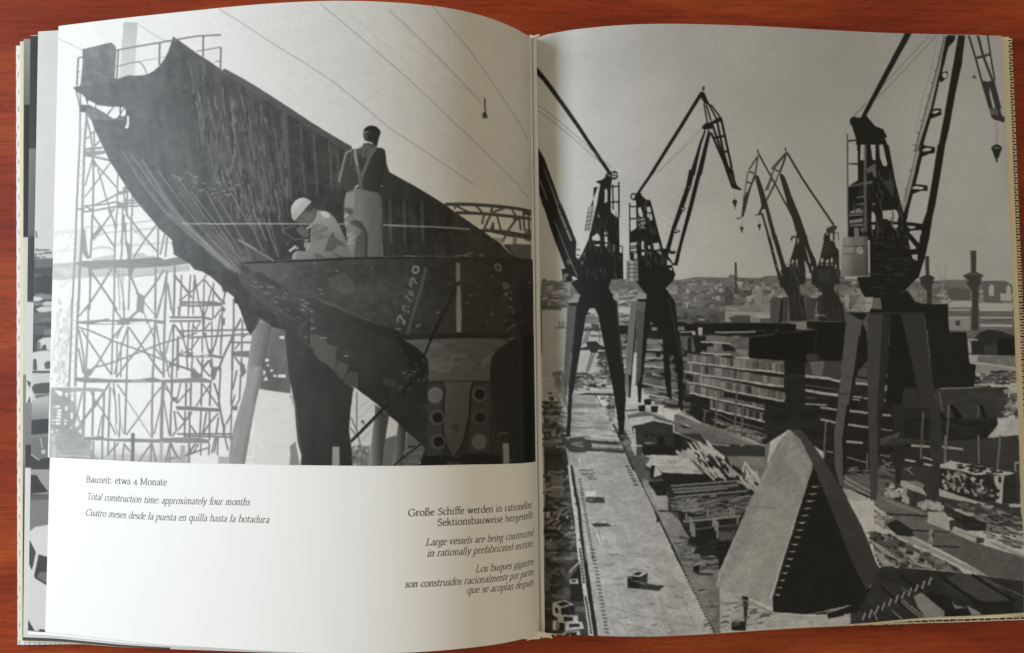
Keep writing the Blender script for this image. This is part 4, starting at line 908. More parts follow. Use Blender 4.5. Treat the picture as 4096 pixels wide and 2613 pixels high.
ART["crane_yard"] = """
G200 250 888 176 1208 31:-26 -88 2009 -67 1991 2515 -40 2435
N8 560 260 -14 1 4:-26 -88 2009 -67 2009 1027 -41 977
N3 200 90 -12 2 3:-26 -88 2009 -67 2009 1027 -41 977
P174 0.25:1151 187 1414 135 1830 188 1826 293 1470 320 1200 287
P176 0.3:782 321 1151 187 1622 182 1664 171 1412 207 990 347
P206 0.3:1471 299 1725 211 1878 293 1918 586 1702 795 1542 651
B26:766 141 1949 102 1919 827 748 830
G118 868 1010 98 863 1199:8 991 16 983 36 996 52 996 80 1003 93 999 578 1016 651 1006 765 1010 780 1011 780 999 801 999 808 1009 842 1012 878 1012 909 1013 940 1005 976 1003 1125 1014 1243 1009 1507 1032 1631 1028 1672 1023 1736 1023 1826 1029 1890 1027 1924 1031 1939 1043 1961 1047 1959 1338 -24 1286
N22 44 12 0 3 3:8 991 16 983 36 996 52 996 80 1003 93 999 578 1016 651 1006 765 1010 780 1011 780 999 801 999 808 1009 842 1012 878 1012 909 1013 940 1005 976 1003 1125 1014 1243 1009 1507 1032 1631 1028 1672 1023 1736 1023 1826 1029 1890 1027 1924 1031 1939 1043 1961 1047 1959 1338 -24 1286
C260 12 46 4 12 84 176 0 6 4:0 1006 1363 1040 1359 1152 -1 1127
C60 10 26 10 22 130 180 0 4 5:557 1035 1363 1030 1360 1122 555 1124
C120 10 40 5 14 120 176 0 8 6:1507 1053 1961 1057 1957 1151 1503 1145
P72 0.7:764 1046 779 1051 796 1076 795 1115 762 1120|797 1054 835 1064 871 1059 878 1079 840 1091 804 1076
P146:884 1074 902 1065 917 1062 917 1122 882 1122
P168 0.8:874 1057 908 1050 923 1055 902 1062 887 1062
P150 0.7:920 1082 948 1084 946 1150 920 1149
S70 9 1:809 950 809 1009 809 1076
P176:810 1027 836 1028 833 1039 813 1036
S180 6 1:761 1132 805 1135|761 1147 946 1155
P150 0.7:762 1122 947 1122 946 1150 761 1147
P168 0.8:761 1147 948 1152 947 1187 760 1184
P82:776 1168 812 1160 863 1163 865 1193 791 1192
P178:866 1162 905 1160 946 1162 945 1173 907 1174
P140:865 1163 907 1174 904 1190 868 1189
P92:907 1174 948 1174 947 1189 906 1190
P96:1681 1061 1704 1054 1773 1062 1777 1108 1702 1110 1680 1084
P104:1826 1029 1924 1031 1944 1046 1946 1118 1828 1117
Q178:1852 1055 1863 1039 1873 1053 1871 1091 1850 1091|1923 1058 1933 1044 1942 1059 1939 1098 1921 1095|1705 1110 1782 1111 1781 1137 1683 1138 1683 1123|1807 1119 1945 1124 1945 1147 1806 1145|1683 1144 1773 1144 1772 1151 1682 1150|1896 1081 1947 1087 1943 1113 1897 1112
P112:1682 1151 1944 1155 1941 1236 1679 1232
N16 40 14 0 7 3:1682 1151 1944 1155 1941 1236 1679 1232
S176 7 1:1681 1180 1771 1179|1810 1181 1943 1183
S184 9 1:1811 1149 1944 1151|1808 1212 1942 1217
P170 0.6:1684 1185 1771 1183 1769 1233 1682 1232
P70:1709 1193 1730 1190 1726 1213 1711 1211
S150 4 0.8:1643 971 1654 1007 1662 1069 1674 1110|1680 966 1672 1017 1657 1069 1645 1113|1654 1017 1672 1017
P66:1782 903 1807 903 1802 990 1835 1007 1823 1013 1821 1034 1810 1052 1802 1233 1774 1233 1783 1070 1764 1044 1760 1018 1747 1006 1781 992
P104 0.6:1755 1005 1786 992 1802 997 1824 1005 1786 1002
S106 6 0.5:1786 907 1783 989
P132 0.7:1752 1015 1765 1015 1772 1033 1759 1028
P60:1593 926 1609 926 1607 1002 1632 1016 1624 1020 1623 1035 1616 1046 1613 1123 1592 1123 1593 1069 1568 1043 1569 1020 1559 1017 1593 1002
S92 6 0.6:1594 930 1593 1002
P118 0.9:1506 1063 1530 1030 1561 1025 1588 1069 1591 1120 1545 1114 1528 1086
C30 8 24 6 14 100 180 0 8 8:1522 1042 1581 1043 1589 1115 1545 1114
G178 9 1129 170 35 1433:7 1095 112 1109 97 1418 5 1412|5 1370 107 1377 101 1471 9 1476
N4 60 8 0 9 3:7 1095 112 1109 97 1418 5 1412
P92:7 1088 148 1104 148 1113 89 1109 86 1118 6 1108
C60 10 60 4 12 90 180 0 5 10:7 1043 159 1057 153 1101 7 1088
P146 0.6:78 1163 108 1163 107 1190 77 1188
S100 4 1:78 1163 80 1186 93 1187 93 1164|59 1188 107 1190
P84 0.8:44 1368 54 1361 87 1360 92 1370 77 1385 84 1418 66 1417 56 1384
C40 16 60 3 7 90 150 75 16 11:49 1374 107 1377 106 1501 70 1490
P60:9 1476 73 1480 94 1599 96 1755 7 1753
P66:25 1443 48 1445 45 1451 27 1450|32 1458 52 1459 52 1476 34 1475
S150 9 0.8:51 1389 65 1450 77 1500 91 1589
C110 14 60 5 16 44 150 0 12 12:11 1478 75 1482 99 1599 103 1668 11 1665
Q136:13 1533 74 1536 74 1549 13 1546|40 1595 57 1596 56 1620 40 1620|24 1672 62 1674 56 1707 19 1704|42 1637 83 1640 80 1646 45 1644
P50:9 1665 98 1668 112 1755 109 1734 124 1906 148 2109 151 2048 174 2247 205 2399 0 2406
N18 60 30 10 13 3:9 1665 98 1668 112 1755 109 1734 124 1906 148 2109 151 2048 174 2247 205 2399 0 2406
C170 14 70 4 14 26 150 -8 30 14:13 1758 109 1760 124 1915 134 2103 8 2111
C60 20 70 6 16 70 112 4 16 15:10 2081 135 2078 158 2257 8 2269
P112:36 1774 83 1774 85 1861 36 1861
S170 6 1:36 1820 83 1822
P126 0.8:51 1759 87 1751 95 1759 42 1770
Q150:10 1919 31 1915 26 1941 12 1945|39 1915 48 1919 46 1934|50 1950 75 1906 80 1911 61 1954|79 1928 113 1910 111 1915 84 1932|93 1933 104 1933 104 1946 93 1945|112 1973 125 1973 125 1986 112 1986|56 1988 70 1969 74 1975 65 1993|37 2101 121 2093 121 2106 41 2110|8 1775 10 1784 16 1849 9 1849
P112 0.7:41 2098 93 2092 88 2109 46 2111|109 2079 140 2078 140 2103 98 2104
P30:100 2184 144 2133 154 2198 160 2269 106 2267 107 2194
S180 7 1:103 2154 124 2134 145 2113
P190:103 2182 140 2181 139 2201 105 2200
P40:113 2186 131 2186 131 2193 113 2194
P186:34 2279 49 2274 83 2265 122 2281 69 2296 69 2323 136 2323 137 2348 151 2347 161 2374 94 2385 55 2381 53 2336 34 2325
P186:76 2390 140 2383 148 2404 73 2408|33 2347 50 2346 48 2384 33 2385|87 2355 91 2385 86 2390 84 2350
Q34:51 2280 80 2270 108 2280 69 2290|42 2294 56 2301 60 2318 46 2317|70 2296 122 2283 123 2321 72 2323|77 2330 116 2328 116 2346 79 2350|99 2359 141 2355 142 2367 102 2372|59 2356 83 2354 83 2386 59 2387|86 2392 130 2389 130 2400 86 2402
S120 4 1:7 2303 33 2300
P130 0.5:124 2288 163 2287 165 2307 126 2308
G150 168 1478 176 311 2065:127 1459 229 1460 251 1491 293 1582 335 1668 392 1757 369 1735 463 1924 557 2111 515 2049 614 2241 695 2404 212 2401 175 2197 156 2048 166 2108 147 1906 118 1734 114 1755 98 1673 120 1550
N9 90 22 -2 16 4:127 1459 229 1460 251 1491 293 1582 335 1668 392 1757 369 1735 463 1924 557 2111 515 2049 614 2241 695 2404 212 2401 175 2197 156 2048 166 2108 147 1906 118 1734 114 1755 98 1673 120 1550
N6 24 8 0 17 2:127 1459 229 1460 251 1491 293 1582 335 1668 392 1757 369 1735 463 1924 557 2111 515 2049 614 2241 695 2404 212 2401 175 2197 156 2048 166 2108 147 1906 118 1734 114 1755 98 1673 120 1550
N8 40 220 -24 18 3:127 1459 229 1460 251 1491 293 1582 335 1668 392 1757 369 1735 463 1924 557 2111 515 2049 614 2241 695 2404 212 2401 175 2197 156 2048 166 2108 147 1906 118 1734 114 1755 98 1673 120 1550
P196 0.6:218 1478 234 1464 241 1484 263 1528 303 1602 332 1670 322 1670 293 1614 255 1552 233 1513
P106 0.75:126 1492 251 1494 254 1508 126 1509
S120 7 0.7:126 1519 238 1523
C90 60 190 3 8 116 200 2 4 19:126 1516 243 1518 305 1631 124 1620
P62:114 1627 139 1625 170 1627 185 1637 200 1645 207 1662 184 1674 179 1684 148 1685 113 1681 98 1661 103 1639
S58 13 1:180 1640 322 1652|184 1672 240 1674 337 1684
S100 7 1:207 1667 335 1673
S150 6 0.7:118 1649 164 1647|124 1652 169 1662
P190:146 1706 153 1705 158 1725 152 1728
S70 5 0.8:151 1755 209 1754|156 1770 214 1766|180 1780 209 1778|187 1787 222 1789
P206:170 1837 215 1835 219 1856 172 1858
P62:176 1859 248 1860 254 1881 209 1884 176 1878
P130 0.8:181 1868 205 1867 205 1875 181 1875
P62:195 1961 262 1960 279 1972 208 1976
Q214:199 1956 213 1955 215 1960 201 1961|239 1953 253 1950 258 1958 246 1959
P204 0.8:199 1965 212 1990 238 2007 245 2018 235 2052 225 2033 212 2007 208 1990
S80 3 0.7:203 1982 225 2041|225 1995 238 2033
P30:340 2165 390 2168 389 2215 339 2211
P52:390 2168 422 2151 421 2195 389 2215
P206:340 2165 367 2150 421 2148 422 2152 390 2169
P34:358 2162 378 2151 406 2152 385 2164
P56:389 2215 418 2196 493 2205 464 2224
C60 20 70 2 5 120 150 8 16 20:254 2076 504 2078 647 2396 269 2392
S128 3 0.6:294 2175 332 2342|459 2235 517 2389|220 2275 364 2312 621 2370|512 2148 616 2390|250 2338 466 2378
S200 26 0.35:504 2059 589 2215 667 2393
P196 0.5:232 2178 276 2176 277 2199 234 2203
S34 12 1 16:116 1734 147 1906 166 2108
S34 19 1:159 2048 175 2172 207 2400
S198 11 1:108 1734 133 1949 145 2109
P196:138 2048 154 2048 172 2212 199 2400 179 2401 158 2237 149 2148
S150 4 1:124 1734 153 1906 172 2108
Q54:145 2060 153 2059 153 2069 145 2069|146 2072 154 2072 154 2082 146 2082|147 2085 155 2085 155 2094 147 2095|149 2098 157 2097 157 2107 148 2107|150 2110 158 2110 158 2120 150 2120|151 2123 159 2123 159 2132 151 2133|152 2136 160 2135 160 2145 152 2145|153 2148 161 2148 161 2158 153 2158|155 2161 163 2161 163 2170 154 2171|156 2174 164 2173 164 2183 156 2183|157 2186 165 2186 165 2196 157 2196
Q54:164 2248 172 2247 172 2257 164 2258|166 2259 174 2259 174 2269 166 2269|168 2271 176 2270 176 2280 168 2280|169 2282 177 2282 177 2291 169 2292|171 2293 179 2293 179 2303 171 2303|173 2305 181 2304 181 2314 173 2315|174 2316 183 2316 182 2326 174 2326|176 2328 184 2327 184 2337 176 2337|178 2339 186 2339 186 2348 178 2349|179 2350 188 2350 187 2360 179 2360|181 2362 189 2361 189 2371 181 2371|183 2373 191 2373 191 2382 183 2383|184 2384 193 2384 192 2394 184 2394
Q70:146 1788 158 1789 158 1794 146 1793|147 1799 160 1799 159 1804 147 1803|149 1809 161 1810 161 1815 149 1814|151 1820 163 1821 163 1826 151 1825|152 1830 165 1831 165 1836 152 1835|154 1841 166 1842 166 1847 154 1846|156 1851 168 1852 168 1857 156 1856|157 1862 170 1863 170 1868 157 1867|159 1873 171 1873 171 1878 159 1877|161 1883 173 1884 173 1889 161 1888|162 1894 175 1894 175 1899 162 1899|164 1904 176 1905 176 1910 164 1909|166 1915 178 1916 178 1920 166 1920|167 1925 180 1926 180 1931 167 1930|169 1936 181 1937 181 1942 169 1941|171 1946 183 1947 183 1952 171 1951|173 1957 185 1958 185 1963 172 1962|174 1967 186 1968 186 1973 174 1972|176 1978 188 1979 188 1984 176 1983|178 1988 190 1989 190 1994 177 1993|179 1999 191 2000 191 2005 179 2004|181 2010 193 2010 193 2015 181 2014|183 2020 195 2021 195 2026 183 2025|184 2031 196 2031 196 2036 184 2035|186 2041 198 2042 198 2047 186 2046|188 2052 200 2052 200 2057 188 2056|189 2062 202 2063 201 2068 189 2067|191 2073 203 2073 203 2078 191 2077|193 2083 205 2084 205 2089 193 2088|194 2093 207 2094 206 2099 194 2098
Q70:193 2061 210 2062 209 2067 193 2066|196 2075 212 2076 212 2081 195 2080|198 2089 214 2090 214 2095 198 2094|200 2103 216 2104 216 2109 200 2108|202 2117 219 2118 218 2123 202 2122|205 2131 221 2132 221 2137 204 2136|207 2145 223 2146 223 2151 207 2150|209 2159 225 2160 225 2165 209 2164|211 2173 227 2174 227 2179 211 2178|213 2187 230 2188 230 2193 213 2192|216 2201 232 2202 232 2207 216 2206|218 2215 234 2216 234 2221 218 2220|220 2229 236 2230 236 2235 220 2234|222 2243 239 2244 239 2249 222 2248|225 2257 241 2258 241 2263 225 2262|227 2271 243 2272 243 2277 227 2276|229 2285 245 2286 245 2291 229 2290|231 2299 248 2300 247 2305 231 2304|234 2313 250 2314 250 2319 233 2318|236 2327 252 2328 252 2333 236 2332|238 2341 254 2342 254 2347 238 2346|240 2355 256 2356 256 2360 240 2360|242 2369 259 2370 259 2374 242 2374|245 2383 261 2384 261 2388 245 2388
Q60:530 2081 540 2083 540 2090 530 2088|536 2093 546 2095 546 2101 536 2100|542 2105 552 2106 552 2113 541 2112|547 2117 557 2118 557 2125 547 2123|553 2128 563 2130 563 2137 553 2135|559 2140 569 2142 569 2148 559 2147|565 2152 575 2153 575 2160 565 2159|570 2164 581 2165 580 2172 570 2171|576 2176 586 2177 586 2184 576 2182|582 2187 592 2189 592 2196 582 2194|588 2199 598 2201 598 2207 588 2206|594 2211 604 2213 604 2219 593 2218|599 2223 609 2224 609 2231 599 2230|605 2235 615 2236 615 2243 605 2241|611 2246 621 2248 621 2255 611 2253|617 2258 627 2260 627 2267 616 2265|622 2270 633 2272 632 2278 622 2277|628 2282 638 2284 638 2290 628 2289|634 2294 644 2295 644 2302 634 2301|640 2306 650 2307 650 2314 640 2312|645 2318 656 2319 655 2326 645 2324|651 2329 661 2331 661 2338 651 2336|657 2341 667 2343 667 2350 657 2348|663 2353 673 2355 673 2362 663 2360|668 2365 679 2367 678 2373 668 2372|674 2377 684 2379 684 2385 674 2384|680 2389 690 2390 690 2397 680 2396
Q60:478 1958 486 1960 485 1966 478 1965|482 1967 489 1968 489 1975 482 1973|486 1975 493 1976 493 1983 486 1981|490 1983 497 1984 497 1991 490 1990|494 1991 501 1992 501 1999 493 1998|497 1999 504 2000 504 2007 497 2006|501 2007 508 2008 508 2015 501 2014|505 2015 512 2017 512 2023 505 2022|509 2023 516 2025 516 2031 509 2030|512 2032 520 2033 519 2040 512 2038|516 2040 523 2041 523 2048 516 2047|520 2048 527 2049 527 2056 520 2055|524 2056 531 2057 531 2064 524 2063|528 2064 535 2065 535 2072 527 2071|531 2072 538 2074 538 2080 531 2079|535 2080 542 2082 542 2089 535 2087|539 2089 546 2090 546 2097 539 2095|543 2097 550 2098 550 2105 543 2104
Q84:339 1737 358 1739 358 1744 340 1744|346 1749 364 1750 365 1756 347 1756|350 1760 368 1761 369 1767 351 1767|355 1772 373 1773 374 1779 356 1778|361 1783 379 1784 380 1790 361 1790|366 1794 385 1795 385 1801 367 1801|371 1808 390 1809 391 1815 372 1815
S40 6 1 9:226 1461 269 1528 301 1590 337 1671 376 1757|369 1735 463 1920
S34 13 1 18:463 1920 557 2111
S34 20 1:525 2050 624 2232 703 2405
S206 9 1:231 1461 264 1518
S186 6 1:372 1724 389 1757
P40:461 1895 470 1894 473 1907 472 1937 475 1956 462 1960 462 1937 456 1924 458 1905
P150:469 1898 469 1899 468 1901 468 1902 466 1902 465 1903 464 1902 463 1902 462 1900 461 1899 461 1898 461 1896 462 1895 463 1894 464 1893 465 1893 467 1893 468 1894 469 1895 469 1896
S56 5 1:473 1956 502 1963 560 1971
P92:335 1668 393 1691 444 1709 573 1691 548 1686 816 1714 909 1770 907 1844 800 2034 693 2252 700 2369 695 2404 614 2241 525 2050 463 1920 369 1735
N16 60 40 20 21 3:335 1668 393 1691 444 1709 573 1691 548 1686 816 1714 909 1770 907 1844 800 2034 693 2252 700 2369 695 2404 614 2241 525 2050 463 1920 369 1735
G150 437 1872 128 630 2316:408 1787 452 1805 509 1866 512 1917 551 1952 587 2013 599 2002 620 2045 717 2093 715 2158 715 2158 709 2400 695 2404 614 2241 525 2050 467 1928 416 1830
N14 50 30 10 22 3:408 1787 452 1805 509 1866 512 1917 551 1952 587 2013 599 2002 620 2045 717 2093 715 2158 715 2158 709 2400 695 2404 614 2241 525 2050 467 1928 416 1830
P178 0.6:439 1800 509 1862 505 1913 472 1912 442 1847
C70 16 60 4 10 70 110 4 18 23:523 2007 603 2019 708 2109 706 2156 573 2145
P44:420 1736 439 1762 452 1792 506 1794 509 1866 512 1917 552 1923 588 1962 592 1771 489 1766 467 1737
P32:434 1801 505 1799 509 1820 504 1856 464 1857 453 1835 434 1809
P40:505 1790 908 1803 905 1915 828 1920 804 1995 762 2061 712 2110 611 2053 568 1983 543 1923 512 1905
N14 40 20 0 24 3:505 1790 908 1803 905 1915 828 1920 804 1995 762 2061 712 2110 611 2053 568 1983 543 1923 512 1905
S132 7 1:514 1805 809 1790|523 1820 804 1811|527 1833 799 1828|535 1847 754 1839|544 1863 834 1853
S90 4 1:518 1812 809 1801|531 1840 799 1834
C200 20 80 3 7 64 150 -3 12 25:517 1863 838 1869 828 1920 791 1960 552 1919
S136 9 1:569 1960 693 1955 805 1950
S110 6 1:578 1950 779 1938|681 1921 721 1935 761 1920
S140 8 1:596 1942 599 2002|613 1969 614 2036|604 1951 605 2019|694 1947 693 1985|702 1952 702 2003|711 1965 709 2033|766 1912 764 1950|777 1921 776 1955|792 1952 791 1982|583 1929 582 1954|672 1916 672 1942
S112 5 0.8:617 1994 702 1986|711 1986 791 1982
P96 0.8:710 2007 781 2007 771 2045 718 2042
P26:711 2054 762 2056 720 2159 711 2158
C40 40 110 8 16 26 50 -6 12 26:612 2019 710 2024 708 2092 637 2089
S40 7 0.9:645 2108 716 2110|662 2135 711 2133|471 1916 561 1919
P30:605 2133 632 2129 631 2161 605 2158
P186:605 2131 630 2124 633 2130 609 2135
P40:613 2160 688 2168 685 2175 621 2169
S150 4 1:600 2177 641 2208 713 2242
S160 4 1:619 2236 671 2237|619 2227 656 2227
P40:619 2227 651 2226 653 2231 622 2231
G110 628 1567 124 951 1717:542 1545 596 1534 649 1574 747 1608 870 1669 911 1683 939 1636 915 1771 907 1836 810 1774 678 1674 541 1609
N10 70 20 10 27 3:542 1545 596 1534 649 1574 747 1608 870 1669 911 1683 939 1636 915 1771 907 1836 810 1774 678 1674 541 1609
S186 9 1:554 1535 644 1576
S150 8 1:644 1576 870 1671
S120 6 1:658 1579 911 1701
P56:558 1618 643 1619 670 1652 687 1674 612 1637 576 1623|678 1657 911 1679 910 1722 744 1711 687 1679
P134:793 1719 910 1724 909 1770 833 1749
P40:536 1613 576 1627 678 1674 592 1696 530 1703
P176:573 1578 586 1580 608 1592 595 1596
P44:559 1588 577 1587 613 1597 586 1598
S166 5 1:687 1661 767 1673|808 1675 826 1673
P150 0.8:303 1590 311 1568 317 1578 313 1602
P38:303 1602 344 1603 373 1683 337 1671 318 1639
C40 10 36 5 14 60 150 0 30 28:300 1597 359 1603 368 1676 327 1666
G186 342 1520 170 402 1580:343 1500 394 1495 455 1522 546 1576 533 1573 462 1544 362 1564 345 1542
P88 0.85:350 1539 432 1529 546 1573 543 1583 455 1554 360 1564
P196:358 1552 452 1545 462 1552 362 1564|367 1571 462 1559 536 1578 531 1583 462 1566 370 1584
S60 5 1:343 1523 396 1520
P176:342 1544 360 1564 375 1591 383 1700 368 1652 359 1603 339 1598
P50:370 1584 462 1566 536 1583 536 1699 408 1691 383 1662
N6 30 20 0 29 3:370 1584 462 1566 536 1583 536 1699 408 1691
Q28:420 1614 435 1614 435 1627 420 1627|446 1613 462 1613 462 1627 445 1626|473 1627 501 1627 503 1689 472 1688|412 1660 534 1663 533 1702 413 1698
P134:422 1648 465 1651 440 1655 423 1654
P70:385 1659 409 1661 408 1698 388 1700
S176 6 1:383 1660 410 1662
S180 8 1:380 1593 383 1698
Q30:398 1504 427 1502 424 1529 400 1528|448 1507 478 1508 475 1532 450 1532|420 1480 451 1480 450 1503 422 1502
P186:394 1496 407 1493 430 1502 397 1504|440 1505 463 1503 478 1508 448 1509
P30:537 1615 575 1630 573 1693 536 1699
P34:492 1769 653 1780 698 1769 699 1743 775 1746 814 1774 809 1808 500 1816 488 1786
P190:440 1696 539 1703 592 1705 653 1780 488 1767 453 1722|422 1738 445 1704 488 1774 456 1785 444 1751
C30 30 80 2 4 150 172 3 4 30:454 1700 588 1709 644 1775 493 1765
C60 70 150 7 11 150 210 48 8 31:606 1688 691 1679 744 1715 778 1768 662 1776 610 1723
C30 20 50 5 9 150 200 50 20 32:548 1695 610 1688 637 1724 583 1704
C30 20 60 4 10 24 50 50 20 33:610 1697 771 1729 769 1772 671 1759
P30:444 1738 460 1739 452 1790 439 1785
S196 8 1:816 1778 828 1740 858 1789|828 1745 880 1803|804 1799 831 1826|809 1812 826 1830|841 1784 827 1809|872 1777 884 1824|832 1766 848 1831
C24 24 50 6 10 160 206 35 20 34:800 1789 876 1793 870 1861 804 1828
P38:567 1181 648 1185 728 1211 872 1227 999 1215 1130 1224 1274 1232 1781 1417 1861 1481 1865 1625 1619 1916 1150 1892 1148 1710 1010 1619 911 1675 747 1608 649 1574 570 1520 398 1426 424 1174 451 1190 513 1182
N10 60 16 4 35 3:567 1181 648 1185 728 1211 872 1227 999 1215 1130 1224 1274 1232 1781 1417 1861 1481 1865 1625 1619 1916 1150 1892 1148 1710 1010 1619 911 1675 747 1608 649 1574 570 1520 398 1426 424 1174 451 1190 513 1182
P30:585 1186 828 1191 1053 1196 1048 1224 917 1234 728 1224 602 1216
S170 5 1:570 1168 711 1178|719 1226 800 1227 886 1227|845 1218 926 1220|571 1222 629 1221|962 1221 980 1221
C36 14 40 6 14 60 110 0 6 36:568 1151 730 1163 729 1189 571 1186
Q180:566 1201 571 1201 571 1215 565 1215|576 1201 581 1201 581 1215 575 1215|585 1201 590 1201 590 1215 584 1215|648 1205 668 1205 665 1235 649 1235|622 1219 637 1219 636 1235 624 1234
P108:660 1239 737 1241 858 1248 856 1330 995 1344 991 1392 926 1386 712 1348 658 1338
N18 34 24 4 37 3:660 1239 737 1241 858 1248 856 1330 995 1344 991 1392 926 1386 712 1348 658 1338
C70 16 60 8 20 92 142 3 8 38:660 1239 737 1241 858 1248 856 1330 995 1344 991 1392 926 1386 712 1348 658 1338
P98:570 1237 624 1238 636 1299 587 1293
P36:604 1247 620 1238 618 1298 603 1298|638 1239 683 1240 653 1342 635 1342
Q34:660 1263 709 1268 711 1281 684 1281 683 1304 657 1287|659 1306 710 1309 708 1331 663 1325|745 1271 767 1272 798 1290 798 1303 749 1300|744 1318 780 1318 799 1346 761 1341
S186 6 1:659 1262 709 1265 781 1272|656 1305 780 1316|798 1327 860 1331|658 1346 770 1363 868 1376 949 1388
P20:857 1255 867 1248 962 1240 1130 1225 1127 1312 1090 1316 1098 1351 999 1344 854 1330
S70 4 1:867 1247 962 1239
P26 0.8:999 1344 1098 1347 1114 1404 998 1392
Q138 0.6:896 1349 936 1354 936 1367 904 1364|941 1350 993 1346 990 1390 945 1371
P112 0.85:599 1340 711 1355 823 1373 998 1393 999 1357 824 1337 712 1319 600 1305
P150 0.8:969 1356 983 1358 983 1389 968 1387
P150 0.8:624 1311 640 1313 640 1343 624 1341
P128 0.8:741 1327 760 1329 759 1359 740 1357
P60 0.8:940 1353 955 1355 954 1385 939 1384
P150 0.8:953 1354 967 1356 966 1386 952 1385
P96 0.8:904 1348 926 1352 925 1381 903 1379
P128 0.8:737 1326 759 1329 758 1358 736 1357
P150 0.8:663 1316 679 1318 678 1348 662 1346
P60 0.8:870 1344 892 1347 891 1376 870 1375
P128 0.8:646 1314 661 1316 660 1345 645 1344
P84 0.8:790 1333 804 1335 803 1365 789 1363
P150 0.8:735 1325 745 1327 744 1357 734 1356
P150 0.8:800 1334 817 1337 816 1366 799 1365
P150 0.8:827 1338 838 1339 837 1370 826 1368
P96 0.8:964 1356 978 1358 977 1388 963 1387
P128 0.8:785 1332 795 1333 794 1364 784 1363
P96 0.8:867 1343 886 1346 885 1376 866 1374
P60 0.8:778 1331 790 1333 789 1363 777 1362
P140 0.8:663 1316 673 1317 672 1347 663 1346
P150 0.8:947 1353 959 1355 958 1386 946 1384
P84 0.8:892 1346 898 1347 898 1378 891 1377
P150 0.8:805 1335 824 1338 823 1367 804 1366
P84 0.8:704 1321 716 1323 716 1353 703 1352
P84 0.8:981 1358 995 1360 994 1390 980 1389
P150 0.8:789 1333 810 1336 810 1365 788 1364
P150 0.8:752 1328 763 1329 763 1359 751 1358
S34 22 1:599 1356 711 1370 823 1389 998 1409
S178 7 1:599 1340 711 1355 823 1373 998 1393
S200 5 1:889 1379 913 1382|638 1345 662 1348|740 1359 764 1362|914 1382 938 1386|929 1384 953 1387
P112 0.85:585 1375 661 1391 777 1410 934 1441 996 1446 997 1411 935 1405 778 1375 662 1355 586 1340
P34 0.8:678 1358 686 1359 685 1390 678 1388
P140 0.8:837 1386 847 1387 846 1418 836 1417
P150 0.8:791 1378 798 1379 797 1409 790 1408
P128 0.8:794 1379 812 1381 811 1411 793 1410
P128 0.8:614 1348 631 1350 630 1379 613 1378
P84 0.8:786 1377 797 1379 796 1409 785 1408
P128 0.8:839 1387 855 1389 854 1419 838 1417
P128 0.8:607 1346 617 1347 616 1377 606 1376
P150 0.8:609 1346 622 1348 621 1378 609 1377
P96 0.8:624 1349 641 1352 640 1381 623 1380
P128 0.8:779 1376 794 1378 793 1408 779 1407
P128 0.8:963 1408 979 1410 978 1440 962 1439
P96 0.8:620 1348 629 1349 628 1380 619 1378
P128 0.8:709 1364 728 1367 727 1396 709 1395
P34 0.8:790 1378 802 1380 802 1410 789 1408
P140 0.8:656 1354 667 1356 666 1386 655 1385
P96 0.8:700 1362 713 1364 712 1394 699 1393
P150 0.8:910 1399 930 1402 929 1432 910 1430
P128 0.8:843 1387 849 1388 848 1418 842 1417
P84 0.8:782 1377 803 1380 802 1409 781 1408
P150 0.8:728 1367 743 1369 742 1399 727 1398
P140 0.8:717 1366 736 1368 735 1398 716 1396
P128 0.8:823 1384 838 1386 837 1416 823 1415
P128 0.8:782 1376 789 1377 789 1408 781 1407
P128 0.8:944 1405 966 1408 965 1437 943 1436
P140 0.8:723 1366 740 1369 739 1398 723 1397
S34 22 1:585 1390 661 1406 777 1426 933 1457 996 1462
S178 7 1:585 1375 661 1391 777 1410 934 1441 996 1446
S200 5 1:871 1425 895 1429|608 1379 633 1383|877 1426 902 1430|617 1380 641 1385|933 1436 958 1440
P112 0.85:584 1415 687 1436 799 1461 910 1488 995 1505 996 1469 911 1452 799 1425 688 1400 585 1380
P140 0.8:673 1403 695 1406 694 1435 673 1434
P60 0.8:795 1430 815 1433 814 1462 794 1460
P84 0.8:982 1470 999 1472 999 1502 981 1501
P140 0.8:737 1417 755 1419 754 1449 736 1447
P84 0.8:732 1416 754 1419 753 1448 732 1447
P140 0.8:731 1416 750 1418 750 1448 731 1446
P34 0.8:602 1388 623 1391 622 1420 601 1418
P128 0.8:711 1411 728 1413 727 1443 710 1442
P140 0.8:899 1452 915 1454 915 1484 898 1483
P150 0.8:750 1419 761 1421 761 1451 749 1450
P128 0.8:732 1415 743 1417 742 1447 731 1446
P96 0.8:886 1450 906 1453 906 1482 885 1480
P96 0.8:835 1439 854 1441 854 1471 835 1469
P150 0.8:852 1441 860 1442 859 1473 851 1472
P34 0.8:839 1438 845 1439 844 1470 838 1469
P128 0.8:988 1471 1002 1473 1001 1503 987 1502
P128 0.8:965 1465 971 1466 971 1497 964 1496
P150 0.8:644 1397 664 1400 663 1429 643 1427
P150 0.8:701 1409 714 1410 713 1440 701 1439
P34 0.8:591 1385 610 1388 609 1417 590 1416
P150 0.8:887 1449 896 1450 895 1481 887 1480
P128 0.8:680 1405 701 1408 701 1437 680 1435
P84 0.8:632 1394 648 1396 647 1426 632 1424
P150 0.8:798 1430 815 1433 814 1462 797 1461
P140 0.8:909 1454 927 1457 926 1487 908 1485
P140 0.8:666 1402 687 1405 687 1434 666 1432
S34 22 1:584 1431 687 1451 798 1476 910 1504 994 1521
S178 7 1:584 1415 687 1436 799 1461 910 1488 995 1505
S200 5 1:770 1456 795 1462|923 1490 947 1495|842 1472 867 1477|856 1475 880 1480|936 1492 960 1498
P112 0.85:592 1458 695 1481 784 1505 785 1470 696 1446 593 1423
P60 0.8:603 1430 623 1433 623 1462 602 1460
P84 0.8:746 1463 755 1465 755 1495 745 1494
